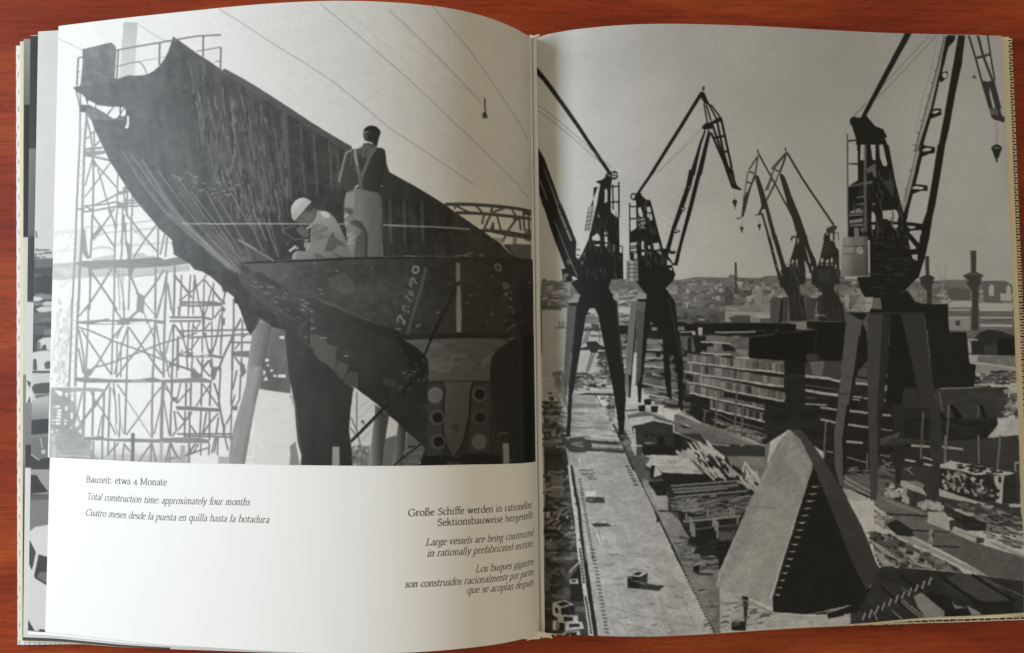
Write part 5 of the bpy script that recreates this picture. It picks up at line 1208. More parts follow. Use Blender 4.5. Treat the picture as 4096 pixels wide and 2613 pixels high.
P84 0.8:679 1447 687 1448 686 1479 678 1477
P140 0.8:642 1439 656 1441 655 1470 641 1469
P96 0.8:739 1462 752 1464 751 1494 739 1493
P150 0.8:680 1449 702 1452 701 1481 679 1479
P96 0.8:730 1461 752 1464 751 1493 729 1491
P128 0.8:646 1440 660 1442 660 1471 645 1470
P96 0.8:763 1469 784 1472 783 1501 762 1499
P60 0.8:637 1437 647 1438 647 1469 636 1467
P84 0.8:708 1454 718 1456 717 1486 708 1485
P128 0.8:644 1440 664 1443 664 1472 644 1470
P84 0.8:630 1436 651 1439 650 1468 629 1467
P84 0.8:595 1427 604 1428 603 1458 595 1457
P60 0.8:745 1463 754 1464 753 1495 744 1494
P60 0.8:777 1472 790 1473 790 1503 777 1502
P140 0.8:709 1455 724 1457 723 1487 708 1485
P96 0.8:762 1467 769 1468 768 1499 761 1497
P84 0.8:659 1443 673 1445 672 1474 659 1473
P128 0.8:730 1459 736 1460 735 1491 729 1490
P60 0.8:607 1430 617 1431 616 1461 606 1460
P84 0.8:731 1461 749 1463 749 1493 730 1491
P34 0.8:765 1468 777 1470 776 1500 764 1499
P84 0.8:610 1431 631 1434 630 1463 609 1462
P60 0.8:754 1467 776 1470 775 1499 754 1497
P140 0.8:754 1466 770 1468 769 1498 754 1497
S34 22 1:592 1474 694 1497 784 1521
S178 7 1:592 1458 695 1481 784 1505
S200 5 1:737 1494 749 1497|649 1472 660 1475|723 1490 734 1493|723 1490 735 1493|699 1484 710 1487
P112 0.85:616 1462 692 1482 803 1509 915 1536 916 1501 804 1473 692 1446 617 1427
P140 0.8:859 1491 877 1493 876 1523 859 1521
P60 0.8:626 1432 638 1434 637 1464 626 1463
P96 0.8:665 1443 686 1446 685 1475 664 1473
P96 0.8:825 1482 846 1486 845 1515 824 1513
P60 0.8:843 1487 864 1490 863 1519 843 1517
P96 0.8:833 1485 855 1488 854 1517 832 1515
P140 0.8:740 1461 757 1463 756 1493 739 1491
P150 0.8:685 1446 693 1447 692 1478 685 1477
P140 0.8:750 1464 771 1467 770 1496 750 1494
P96 0.8:667 1444 689 1447 689 1476 666 1474
P84 0.8:751 1463 764 1465 764 1495 750 1494
P34 0.8:734 1460 757 1463 756 1492 734 1491
P84 0.8:737 1460 756 1463 755 1492 736 1491
P150 0.8:608 1429 626 1431 625 1461 608 1459
P140 0.8:652 1439 666 1441 666 1471 651 1469
P140 0.8:715 1455 733 1457 732 1487 714 1485
P128 0.8:694 1450 710 1452 709 1481 694 1480
P140 0.8:773 1468 784 1470 783 1500 772 1499
P84 0.8:834 1483 842 1485 842 1515 833 1514
P84 0.8:845 1487 859 1489 859 1519 844 1517
P84 0.8:636 1435 653 1438 653 1467 635 1466
P150 0.8:657 1441 679 1444 678 1473 657 1471
P140 0.8:607 1429 629 1432 628 1461 606 1459
P128 0.8:690 1448 698 1449 698 1479 689 1478
P128 0.8:741 1461 754 1463 753 1493 740 1491
P96 0.8:768 1467 775 1468 775 1499 767 1497
S34 22 1:615 1478 691 1497 803 1525 915 1552
S178 7 1:616 1462 692 1482 803 1509 915 1536
S200 5 1:683 1479 701 1483|655 1472 673 1476|837 1517 855 1521|656 1472 674 1476|796 1507 814 1511
P112 0.85:691 1524 802 1554 914 1584 915 1548 803 1519 691 1489
P150 0.8:703 1496 719 1499 719 1528 702 1526
P96 0.8:795 1521 813 1523 812 1553 794 1551
P34 0.8:752 1509 769 1512 769 1541 751 1540
P150 0.8:848 1534 864 1537 863 1567 847 1565
P128 0.8:835 1532 856 1535 855 1564 834 1562
P34 0.8:907 1550 921 1552 920 1582 906 1580
P128 0.8:888 1544 895 1545 894 1576 887 1575
P60 0.8:808 1524 824 1526 823 1556 808 1554
P34 0.8:896 1547 907 1548 906 1579 895 1577
P60 0.8:829 1529 838 1530 837 1560 828 1559
P96 0.8:890 1545 900 1546 900 1577 890 1576
P34 0.8:827 1528 836 1530 836 1560 826 1559
P140 0.8:892 1545 900 1546 899 1577 891 1576
P96 0.8:818 1526 833 1529 832 1558 818 1557
P60 0.8:698 1494 712 1497 711 1526 697 1525
P34 0.8:691 1493 712 1496 711 1525 690 1524
P140 0.8:746 1506 753 1507 752 1538 745 1537
P34 0.8:874 1542 895 1545 894 1574 874 1573
P34 0.8:848 1535 867 1538 867 1567 847 1565
P60 0.8:813 1525 831 1528 830 1557 812 1556
P84 0.8:738 1506 756 1508 755 1538 737 1536
P140 0.8:800 1522 816 1524 816 1554 799 1552
P150 0.8:691 1492 703 1494 702 1524 690 1523
P84 0.8:761 1512 782 1515 782 1544 760 1542
P140 0.8:898 1547 905 1548 905 1579 897 1577
P128 0.8:727 1503 744 1505 743 1535 726 1533
S34 22 1:690 1540 801 1570 914 1600
S178 7 1:691 1524 802 1554 914 1584
S200 5 1:886 1577 900 1580|719 1532 733 1536|768 1545 782 1549|759 1543 773 1546|833 1562 847 1566
P112 0.85:746 1453 917 1489 918 1453 747 1418
P60 0.8:882 1448 889 1449 888 1480 882 1479
P60 0.8:799 1433 821 1436 821 1465 799 1463
P60 0.8:869 1446 885 1449 884 1479 868 1477
P150 0.8:805 1434 824 1436 823 1466 804 1464
P140 0.8:784 1428 795 1430 794 1460 783 1459
P150 0.8:878 1448 895 1451 894 1481 878 1479
P60 0.8:769 1425 780 1427 779 1457 768 1456
P150 0.8:821 1436 828 1437 827 1468 820 1466
P140 0.8:779 1428 795 1430 794 1460 778 1458
P150 0.8:820 1436 830 1437 829 1468 819 1466
P96 0.8:877 1448 888 1449 887 1480 876 1478
P60 0.8:838 1440 853 1442 852 1472 837 1471
P150 0.8:887 1450 901 1452 900 1482 887 1481
P128 0.8:816 1436 834 1438 833 1468 816 1466
P34 0.8:897 1451 904 1453 904 1483 896 1482
P150 0.8:895 1451 907 1453 906 1483 894 1482
P150 0.8:741 1420 754 1422 754 1452 740 1450
P128 0.8:777 1427 786 1428 785 1459 776 1457
P84 0.8:799 1432 819 1435 819 1465 798 1463
P128 0.8:858 1444 874 1447 873 1476 857 1475
P140 0.8:855 1443 869 1445 868 1476 855 1474
P96 0.8:754 1423 776 1427 776 1455 753 1454
P84 0.8:766 1425 785 1428 785 1458 765 1456
P128 0.8:868 1446 883 1448 882 1478 867 1477
P96 0.8:835 1439 847 1441 846 1471 834 1470
P34 0.8:846 1442 862 1444 862 1474 845 1472
S34 22 1:746 1469 916 1505
S178 7 1:746 1453 917 1489
S200 5 1:797 1464 807 1466|887 1483 897 1485|888 1483 899 1485|802 1465 813 1467|817 1468 827 1470
S120 5 0.8:659 1528 690 1537|712 1542 788 1579 913 1614|712 1564 912 1649
C60 14 60 3 8 90 170 14 14 39:703 1564 913 1631 911 1683 765 1613
S100 8 1:670 1532 665 1575|720 1500 711 1594|802 1455 787 1627|825 1520 815 1641|728 1453 725 1491
C60 30 90 6 18 60 150 6 5 40:428 1238 584 1247 580 1422 419 1418
Q130 0.75:441 1241 489 1249 493 1288 435 1282|432 1299 473 1305 475 1320 429 1316|426 1335 503 1335 502 1357 426 1348|417 1396 506 1406 508 1428 415 1418
S180 6 1:435 1286 493 1291|429 1317 500 1324|423 1349 507 1359|456 1382 506 1396
P150 0.9:457 1199 480 1200 480 1212 459 1212
S110 7 1:420 1374 505 1363
C60 40 110 5 12 40 150 8 5 41:415 1385 578 1404 570 1535 423 1470
S176 6 1:419 1419 511 1439|413 1458 525 1478|533 1473 561 1486|552 1537 577 1548
P176:188 1147 204 1117 227 1118 240 1149 256 1243 284 1376 291 1423 135 1420 144 1363 168 1253
P104 0.9:188 1150 242 1152 247 1174 185 1172
C40 10 50 4 9 50 150 0 10 42:188 1137 240 1139 251 1208 180 1206
Q70:208 1179 239 1180 241 1210 223 1207
S60 5 1:180 1201 251 1203|205 1226 256 1229
S96 4 1:192 1206 171 1260|205 1207 186 1256|244 1208 243 1252
S80 3 1:175 1253 188 1253
S80 3 1:178 1247 190 1247
S80 3 1:181 1241 192 1241
S80 3 1:184 1235 194 1236
S80 3 1:187 1229 196 1230
S80 3 1:189 1224 198 1224
S80 3 1:192 1218 201 1218
S80 3 1:195 1212 203 1212
S80 3 1:198 1206 205 1206
P44:189 1248 230 1248 243 1262 273 1275 273 1284 235 1281 232 1294 206 1293 201 1281 160 1281 166 1272 191 1268
S90 4 1:209 1295 185 1364|222 1296 192 1369
S88 3 1:207 1300 221 1301
S88 3 1:205 1307 219 1307
S88 3 1:203 1313 217 1313
S88 3 1:201 1319 214 1320
S88 3 1:199 1326 212 1326
S88 3 1:197 1332 209 1332
S88 3 1:194 1338 207 1339
S88 3 1:192 1345 205 1345
S88 3 1:190 1351 202 1351
S88 3 1:188 1357 200 1358
S88 3 1:186 1364 197 1364
P150 0.5:237 1289 268 1287 284 1391 238 1389
C50 14 50 4 9 40 100 0 24 43:240 1291 268 1292 286 1391 240 1394
P60 0.9:141 1370 184 1371 240 1397 289 1415 291 1423 135 1420
C150 14 60 4 10 24 190 0 24 44:141 1373 284 1381 293 1438 130 1437
S170 8 1:127 1452 183 1443 306 1452|234 1439 304 1435
P34:127 1457 193 1450 301 1456 300 1464 219 1459
P150 0.8:242 1467 295 1470 302 1539 291 1534 287 1490 269 1487
C34 12 40 6 16 40 190 10 20 45:244 1467 295 1470 301 1582 281 1553
P168 0.8:320 1081 390 1083 375 1188 324 1186
C40 20 60 4 12 60 200 0 5 46:320 1081 380 1082 367 1187 324 1186
P190:320 1121 374 1121 372 1141 322 1140
P34:324 1190 363 1191 359 1231 325 1225
C50 20 50 8 18 40 170 0 6 47:325 1225 359 1231 350 1425 340 1424
P110:294 1007 396 1011 416 1046 405 1073 292 1069 283 1039
N22 30 10 0 48 3:294 1007 396 1011 416 1046 405 1073 292 1069 283 1039
C30 10 40 4 10 110 180 0 8 49:285 1048 390 1051 390 1080 303 1078
P27:0 117 304 587 294 596 0 147
S126 3 0.8:0 274 304 567|0 297 264 547
P27:2 449 28 505 99 718 88 676 108 729 152 847 167 890 165 1002 114 974 50 793 18 686 22 707 3 633
P150 0.85:17 522 25 539 84 698 76 697|72 682 87 716 137 844 129 848 82 728
S128 5 0.8:6 579 36 672|66 759 115 894 155 989
S34 4 1:87 736 102 738|106 796 117 796
P150 0.5:110 918 125 920 138 938 115 939
P27:91 954 135 953 134 1007 98 1007
P150 0.8:99 972 114 974 122 983 109 988 108 1005 99 1002
P150 0.9:93 1009 131 1012 124 1049 115 1046 108 1023
P27:260 614 289 593 306 611 301 631 296 732 298 692 299 742 319 762 332 763 332 903 346 904 346 1007 296 1007 283 1039 298 1070 164 1064 129 1014 155 1001 161 927 204 845 242 704 237 728
S27 6 1:329 597 328 602 325 606 322 609 317 611 313 611 308 609 305 605 302 601 302 595 303 590 305 586 309 583 313 581 318 582 322 584 326 587 328 592|298 599 297 603 295 607 291 609 287 609 284 606 282 603 281 598 282 593 284 589 288 588 292 588 295 590 297 594
S27 3 1:304 596 329 597|316 582 315 612
P27:237 617 278 607 257 628|229 641 247 637 215 714 227 710
P190:275 650 281 647 286 659 284 694 276 705 273 698|274 691 287 692 282 701 273 704
P168:211 714 234 711 215 814 186 812
S96 4 1:200 740 228 736|197 756 224 752|194 772 220 768|190 787 216 784|187 803 212 800|209 714 191 810|223 715 204 810
P196:188 834 207 818 204 848 187 852|219 836 240 820 250 833 253 850 240 852 219 848|270 819 276 816 284 822 284 831 270 830|270 836 284 836 285 859 271 859|270 866 285 865 275 881|224 868 250 865 248 875|183 859 196 861 183 871|153 855 170 855 169 908 159 923 149 907
S80 4 1:149 882 170 883|149 904 169 905
P128 0.8:244 746 251 746 252 761 244 761|305 870 312 870 311 899 305 898|182 899 190 891 187 904 179 923|174 930 182 928 178 944 169 942
S27 6 1:334 623 333 733|332 694 332 763
S27 5 1:298 640 335 640|299 702 334 702|299 702 332 702|308 631 308 732
S70 4 1:332 876 345 878 344 904
P27:164 1056 300 1062 300 1080 318 1098 324 1186 339 1343 345 1424 346 1481 336 1617 318 1617 298 1463 284 1382 291 1423 240 1149 227 1118 204 1117 188 1147 135 1420 127 1459 116 1622 100 1620 111 1452 112 1419 148 1111 167 1057
P92 0.95:117 1107 150 1107 130 1239 112 1411 91 1418 105 1212|87 1376 113 1377 106 1459 99 1456
P150 0.85:122 1087 143 1056 167 1060 156 1093
P30:117 1092 158 1093 153 1106 120 1102
P27:678 275 686 270 698 280 688 297 682 295 473 602 458 601|474 580 489 580 415 677 404 674
S60 9 1:692 267 696 250
S140 2.5 0.7:494 591 653 442 685 417|483 602 684 429
P27:683 272 696 272 716 317 764 374 766 386 727 401 718 419 703 412 685 414 698 397 722 392 743 379 713 322 697 317 685 297
P186:700 327 713 322 723 342 743 379 724 387 705 327|718 322 723 327 758 371 748 376
S27 6 1:695 317 707 394|705 322 722 387|713 317 745 379|723 322 764 376
S27 9 1:764 376 803 575|727 401 746 458 779 565|748 391 770 511|721 434 770 548
S27 9 1:730 456 777 446|757 513 789 508|727 396 763 384
P27:765 511 776 513 792 573 803 570 810 603 784 603 767 553|776 581 808 581 817 631 824 646 844 661 834 663 813 658 800 653
P84 0.6:792 596 802 596 811 639 806 643
P27:695 417 700 429 680 484 649 604 626 604 676 466 689 437|626 582 652 582 633 644 600 730 561 823 539 899 524 888 551 803 612 643
P27:711 419 720 436 700 518 678 604 657 604|663 582 681 582 630 755 591 872 569 959 553 959 573 889 584 850
P27:682 414 698 397 727 396 726 419 692 422
P188:614 648 630 647 627 656 617 653|587 735 607 733 602 741 592 739|554 818 582 819 572 828 556 823
P27:614 645 634 647 631 656 624 661 614 656|584 731 610 732 602 743 594 747 584 739|551 814 583 822 579 828 564 833 551 823
P192:618 649 629 650 626 655|589 734 606 735 601 741 593 740|556 819 579 823 573 828 559 824
S120 2.5 0.8:613 600 622 601|601 629 610 631|590 658 599 660|578 687 587 689|567 716 576 718|555 745 564 747|544 774 553 775|532 803 541 804|521 832 530 833
P27:404 674 420 674 445 697 463 700 468 718 492 817 511 893 539 889 542 901 565 904 559 914 534 913 528 920 548 945 569 959 406 955 376 931 377 823 394 814 404 807 404 701 394 696
P27:407 932 528 925 525 958 406 955 496 915 527 906 559 995 551 1017 519 1048 531 1076 441 1074 401 1023 408 933
S27 5 1:404 684 403 688 401 692 398 695 394 695 390 694 386 692 384 688 383 683 384 679 387 675 390 672 394 672 398 673 401 675 403 679|428 680 427 683 425 685 421 686 417 685 415 683 414 679 415 676 418 673 421 672 425 674 427 676
P196:448 727 461 726 470 769 469 779 459 780 454 769 449 766|412 728 424 726 429 749 433 768 413 768|380 710 402 711 403 807 389 816 378 820|467 872 493 867 500 895 475 896|424 861 434 862 433 894 423 893|449 877 459 880 459 892 452 892|423 903 436 904 433 918 423 917|485 904 503 903 503 917|450 904 461 910 454 910|528 935 547 953 543 958 525 958|539 921 558 919 552 941|534 908 546 911 536 912
S27 5 1:378 708 375 931|379 722 403 723|378 770 402 771|448 749 467 752|413 768 436 767|409 701 408 814
P186:377 865 403 863 403 876 377 877|377 881 403 880 403 883 377 885|377 890 403 888 402 898 377 898|377 902 402 900 402 904 377 904|391 907 405 908 404 931 391 930|365 912 375 913 375 931 364 931
C14 8 24 5 10 120 170 10 30 50:413 775 439 771 438 815 412 810
P168:364 936 406 935 407 1016 355 1017
P112 0.8:388 934 407 935 407 1016 386 1015
S80 4 1:364 951 408 952|364 967 408 968|364 983 407 984|363 999 407 1000|364 936 363 1015|372 936 371 1015
P196:535 921 561 914 555 951 547 948|529 936 544 956 526 958|531 970 547 969 544 980
P100 0.3:452 809 478 807 488 836 462 836
P27:442 1052 524 1054 556 1104 567 1227 582 1325 579 1430 565 1430 505 1225 455 1175 441 1223 414 1426 396 1426 406 1296 433 1125
P27:397 1384 415 1385 410 1492 397 1492|563 1389 580 1389 577 1540 560 1511|509 1387 530 1388 533 1490 515 1468|500 1220 521 1221 534 1429 508 1428
P84:402 1093 436 1094 423 1223 409 1393 396 1426 388 1425 400 1222
P104 0.8:402 1095 436 1096 430 1138 402 1134
P112:377 1095 402 1098 387 1222 363 1425 345 1424 359 1221
P30:399 1137 402 1095 387 1222 365 1425 370 1425 392 1222|361 1384 371 1384 367 1472 359 1474
P110 0.7:345 1383 361 1384 359 1471 346 1466
P160 0.85:385 1092 408 1059 439 1067 439 1089 402 1095
P24:403 1088 439 1088 437 1099 400 1096
Q120 0.8:535 1309 544 1312 546 1326 534 1326|534 1346 549 1346 553 1363 534 1360|534 1380 558 1382 558 1397 533 1399|533 1416 557 1419 557 1430 533 1429|532 1417 557 1420 559 1447 531 1442|541 1461 561 1464 561 1481 538 1471
S170 5 1:533 1447 560 1450
S150 2 0.6:809 679 809 703|817 679 817 703
P46:823 709 822 712 820 714 818 716 815 717 812 718 809 717 806 716 804 714 802 712 802 709 802 706 804 704 806 702 809 700 812 700 816 700 818 702 821 704 822 706
P46:804 711 820 711 816 727 809 727
S60 4 1:812 727 812 739
S150 2 0.6:836 793 836 810|841 793 841 810
P46:845 814 845 816 844 818 842 819 840 820 838 820 835 820 833 819 832 818 831 816 831 814 831 812 832 810 834 809 836 808 838 808 840 808 842 809 844 810 845 812
P46:832 815 844 815 840 827 835 827
S60 2.8 1:838 827 838 835
S150 2 0.6:911 783 911 800|916 783 916 800
P46:920 804 920 806 919 808 917 809 915 810 913 810 911 810 909 809 907 808 906 806 906 804 906 802 907 800 909 799 911 798 913 798 915 798 917 799 919 800 920 802
P46:907 805 919 805 916 817 910 817
S60 2.8 1:913 817 913 825
S110 2 0.5:810 663 811 698|839 777 838 805|915 770 913 795
S52 6.5 1:917 515 956 587 1028 723
S52 8.5 1:1034 507 1098 616 1219 798
S56 5.5 1:915 525 874 583|914 530 902 595|1031 509 970 576
S56 8 1:1031 512 1020 548 1003 588
S70 5 1:1028 515 980 576
S70 6 1:914 499 916 515|1028 487 1030 504
P130:866 588 875 590 858 680 847 695
S60 6 1:875 588 902 596|862 630 885 634|858 674 869 677|975 574 1003 588
P60:897 598 904 610 888 640 874 680 848 768 838 770 848 693 866 670 883 635
P52:814 775 835 771 846 768 840 772 822 779
P52:902 595 917 610 919 615 938 675 950 720 985 862 969 863 939 740 926 740 921 762 890 765 910 757 924 725 920 697 904 630
S184 5 1:937 737 964 863
S52 9 1:926 755 954 863
S170 4 1:935 785 948 785|947 845 962 843
P84 0.8:961 614 968 594 977 576 980 584 969 619 954 664 944 660
S64 5 1:966 614 941 665|998 596 981 639 945 705|989 619 948 695|961 619 971 622
P48:1000 588 1021 603 1033 633 1049 683 1081 765 1111 861 1075 861 1061 823 1049 771 1025 723 1028 703 1007 623
P62:1216 798 1234 803 1221 826 1213 831 1187 831 1188 813
S54 8 1:1184 831 1178 860|1200 831 1196 859|1218 826 1217 859
S60 3 1:1221 829 1236 829 1236 859
S54 7 1:1042 862 1047 848 1060 848
P46:1063 839 1107 839 1109 854 1118 889 1142 946 1144 969 1120 994 1097 990 1096 1037 1070 1040 1071 1080 1089 1085 1096 1182 1027 1185 1025 1090 995 1040 981 1013 1013 953 1018 965 1037 938 1059 872
P182 0.95:1068 849 1075 862 1067 877|1093 939 1108 964 1117 1004 1099 1007 1097 985|1098 884 1103 894 1121 952 1114 954|1021 945 1034 940 1036 958 1018 958|1044 940 1052 940 1050 955 1040 955|1060 937 1066 937 1065 972 1059 970|1018 960 1036 960 1031 968 1018 970|1041 963 1052 962 1049 966
P120 0.7:1070 1040 1101 1040 1105 1077 1079 1080
S46 12 1:949 841 979 970 989 1005
S46 18 1:973 841 1005 958 1016 1020
S160 4 1:947 844 960 844|963 906 973 905|974 965 992 965
P46:983 1010 1011 1015 1023 1065 995 1050
P150 0.7:994 980 1004 1000 994 1005
P46:1182 837 1197 837 1204 862 1217 862 1236 900 1236 978 1241 983 1240 1036 1214 1039 1211 1059 1235 1092 1249 1135 1253 1190 1145 1190 1143 1090 1166 1077 1149 1057 1121 1035 1120 994 1144 969 1155 946
P66 0.6:1149 979 1200 978 1199 1026 1147 1029
P60 0.6:1178 865 1204 865 1202 913 1169 921
P182:1163 931 1173 933 1170 951 1160 949|1184 938 1194 936 1191 953 1182 951|1202 931 1210 930 1209 951 1201 951|1157 956 1170 956 1165 962|1180 957 1193 957 1191 962 1182 961|1204 958 1209 958 1208 967|1219 958 1226 958 1224 976 1219 975|1222 862 1232 865 1234 897 1224 887|1122 964 1129 969 1124 989
P150 0.9:979 1086 986 1080 1005 1065 1015 1070 1004 1088|1112 1090 1139 1065 1154 1064 1153 1085 1143 1091
S190 5 1:979 1087 1004 1088|1113 1091 1145 1091
P84:953 1090 981 1090 999 1098 983 1192 950 1192
P70:999 1090 1025 1090 1017 1187 996 1185
P26:995 1098 1001 1098 994 1190 983 1192
P74:1094 1087 1117 1092 1143 1092 1125 1180 1096 1182
P54:1143 1090 1164 1087 1172 1162 1143 1162
S170 4 1:1130 1162 1174 1164
S110 5 1:1127 1187 1253 1190
P24:760 1194 981 1195 1052 1200 1052 1223 759 1219
P150 0.8:1014 1192 1096 1187 1095 1223 1052 1217 1055 1200
P30:1096 1187 1253 1190 1252 1224 1131 1223 1096 1210
P120 0.9:1243 1011 1305 1014 1324 1059 1329 1075 1302 1110 1237 1107
C46 14 50 6 16 70 170 0 8 51:1243 1011 1305 1014 1326 1064 1276 1115 1240 1115
P176 0.8:1251 1079 1274 1079 1270 1135 1255 1135
P27:1543 0 1571 -1 1371 347 1351 348
S120 3.5 0.8:1644 7 1465 198 1445 218|1677 5 1416 277
S100 3 1:1369 298 1318 352
P27:1727 4 1756 5 1752 26 1725 54 1706 120 1683 193 1641 346 1593 489 1576 489 1639 313 1681 167 1716 14
P120 0.35:1707 4 1717 7 1681 167 1636 313 1591 445 1580 489 1563 489 1601 373 1661 167
S70 5 0.7:1710 8 1675 141 1630 280 1582 432 1567 489
S120 2.5 0.6:1680 15 1644 168 1608 267 1569 412
S80 3 1:1677 101 1690 102|1659 153 1673 154|1642 205 1656 207|1625 257 1639 259|1608 309 1622 311|1591 361 1605 363|1574 413 1588 414|1557 465 1571 466
P27:1768 4 1796 4 1778 125 1747 245 1715 394 1688 488 1662 488 1697 338 1738 146
P27:1674 180 1691 160 1717 156 1718 179 1689 203|1628 343 1655 312 1685 312 1684 338 1641 355|1590 489 1610 468 1649 474 1649 488
P190:1716 173 1715 176 1713 180 1711 182 1708 184 1705 185 1702 184 1699 182 1697 180 1695 177 1695 173 1695 170 1697 166 1699 164 1702 162 1706 162 1709 162 1712 164 1714 166 1715 169|1642 329 1662 319 1681 322 1658 335|1616 481 1642 482 1636 488 1616 489
S54 8 1:1811 3 1835 94 1855 183 1886 309
S54 10 1:1849 2 1866 83 1910 216 1929 308
S54 7 1:1890 1 1897 79 1911 189
P60:1835 94 1892 76 1902 86 1842 102
P54:1855 190 1881 196 1911 189 1913 209 1934 338 1947 345 1944 368 1901 355 1891 345 1883 302
P186 0.95:1888 216 1895 242 1908 305 1899 309 1887 249|1882 86 1895 89 1898 109 1884 116|1845 104 1862 100 1868 117 1873 146 1860 137
P96:1886 309 1916 309 1921 338 1891 335
P66 0.8:1815 181 1829 167 1837 184
S110 3 0.7:1910 365 1909 468
P40:1929 477 1928 483 1924 488 1919 492 1913 494 1906 495 1900 494 1894 492 1889 488 1886 483 1885 477 1887 472 1890 467 1895 463 1901 460 1908 459 1915 460 1921 463 1925 467 1928 471
P40:1889 484 1926 483 1913 518 1898 518
S44 7 1:1904 515 1906 534
S150 4 1:1894 473 1919 475
P27:1302 362 1318 355 1344 357 1355 344 1371 347 1384 363 1406 389 1438 401 1454 433 1444 437 1462 490 1320 492 1325 449 1310 401
S27 6 1:1331 372 1329 379 1326 385 1321 389 1315 390 1310 389 1305 386 1302 380 1301 373 1303 367 1306 361 1311 357 1317 355 1322 357 1327 360 1330 366
S90 6 1:1286 424 1286 493|1285 468 1277 845
S27 6 1:1289 453 1325 449|1287 545 1327 547
P27:1330 467 1459 465 1480 609 1498 697 1511 746 1520 784 1585 792 1584 818 1540 820 1529 825 1556 860 1358 858 1278 848 1284 642 1296 631 1325 613
P188:1291 468 1327 467 1324 542 1288 545|1288 550 1324 552 1325 610 1306 618 1285 637|1343 467 1361 467 1359 531 1338 531|1384 466 1405 466 1403 530 1390 528|1420 466 1436 465 1445 517 1451 545 1446 555 1433 553 1421 517|1424 738 1478 733 1486 743 1490 761 1484 784 1459 781 1438 771 1425 771|1379 743 1388 743 1395 761 1395 784 1377 784|1378 796 1396 795 1390 812 1379 817|1456 794 1484 794 1486 802 1475 817|1520 800 1556 802 1558 808 1537 813|1534 825 1581 820 1574 860 1556 860
P120 0.8:1362 566 1402 543 1405 599 1392 599 1388 579 1367 584
P90 0.6:1426 615 1462 609 1475 679 1465 679 1453 656
S120 12 0.75:1361 467 1356 610 1351 824
P110 0.9:1296 634 1387 612 1386 625 1285 642
Q150 0.9:1287 741 1331 725 1344 745 1287 751|1281 756 1343 749 1343 756 1284 761|1283 777 1343 768 1342 784 1283 790|1282 797 1345 791 1344 799 1285 802|1316 682 1351 677 1351 682 1317 686|1311 713 1350 705 1350 711 1312 716|1329 807 1352 807 1351 822 1328 822|1303 807 1321 807 1322 845 1303 845|1384 707 1397 707 1396 713 1383 713
S60 5 1:1286 754 1343 748|1288 792 1345 790
P27:1511 746 1540 661 1565 619 1592 510 1607 469 1594 464 1590 495 1567 573 1543 661 1517 738
P27:1592 464 1610 464 1598 508 1565 624 1538 712 1520 784 1501 761 1517 738 1546 635
P27:1664 463 1695 463 1673 577 1644 712 1630 761 1611 860 1577 860 1585 792 1605 743 1635 608
P192:1538 712 1553 666 1595 516 1653 497 1623 658 1605 743 1585 789 1523 779|1598 508 1609 479 1661 479 1653 497
P27:1596 490 1615 469 1651 473 1650 497 1624 502 1598 513 1587 508|1546 645 1565 627 1614 634 1613 655 1587 655 1553 668 1543 671
P192:1596 486 1612 476 1638 479 1630 489 1601 492|1549 643 1565 635 1601 640 1590 650 1554 649
P130 0.35:1586 464 1594 464 1549 635 1523 722 1509 738 1505 712 1546 568
S84 4 0.7:1576 464 1561 531 1531 635 1516 697
S80 3 1:1560 490 1575 491|1539 569 1553 570|1515 648 1528 649
P27:1369 836 1529 837 1535 896 1558 898 1565 917 1537 919 1543 948 1574 881 1534 837 1578 837 1614 837 1596 914 1559 1014 1506 1063 1526 1083 1545 1114 1586 1123 1681 1123 1679 1232 1356 1225
P27:1534 837 1572 878 1576 837 1614 837 1593 925 1562 1015 1529 991 1535 899
P190:1526 852 1558 891 1553 896 1532 897|1538 919 1562 918 1559 945 1541 940|1540 837 1576 837 1569 873
G150 1264 897 86 1356 928:1256 847 1300 844 1360 841 1357 1004 1243 1006 1243 938
N12 18 200 0 52 3:1256 847 1360 841 1357 1004 1243 1006
S60 3 0.8:1255 883 1356 883|1254 915 1303 912
P176 0.35:1270 887 1299 884 1298 910 1282 912
S196 5.5 1:1332 891 1322 887 1314 897 1316 908 1326 911 1333 907 1333 899 1325 899
S150 5 0.8:1291 891 1284 908|1291 891 1297 908|1287 903 1295 903|1273 891 1272 908 1280 908
P28:1308 1009 1362 1006 1384 1014 1381 1091 1341 1090 1321 1059
P182:1256 1008 1305 1010 1307 1016 1253 1014
P150:1283 1135 1326 1075 1343 1093 1374 1090 1370 1131 1349 1151 1262 1147
P176 0.8:1341 1090 1374 1090 1362 1141 1341 1151
S110 3 1:1291 1112 1371 1113|1288 1125 1326 1148
P110:1371 1093 1404 1094 1408 1140 1369 1139
P66 0.4:1359 1154 1582 1158 1579 1231 1356 1225
C40 10 60 2 5 48 86 84 14 80:234 738 332 768 332 903 344 908 343 1002 201 996 166 932 209 845
C34 10 60 2 5 48 84 80 16 81:411 716 465 718 489 816 508 893 523 925 522 957 409 954
C60 10 70 2 6 50 96 84 14 82:1327 544 1465 594 1497 710 1520 789 1523 851 1358 850 1279 825
C40 14 60 3 7 44 70 4 8 83:1369 836 1524 842 1533 947 1506 1063 1526 1083 1361 1080
C50 10 40 2 5 52 84 80 20 84:1037 940 1097 980 1096 1037 1072 1040 1091 1182 1027 1182
C50 10 40 2 5 52 84 80 20 85:1153 934 1235 933 1240 1036 1238 1089 1248 1188 1145 1187
S74 5 0.6:312 1098 333 1343|148 1116 120 1411|529 1084 575 1325
P170:1424 1429 1418 1411 1443 1390 1499 1389 1498 1436 1437 1436
S70 5 0.9:1456 1397 1492 1397
S84 3 1:1449 1405 1490 1406|1456 1415 1489 1415|1449 1425 1489 1425
P40:1426 1427 1438 1412 1437 1429
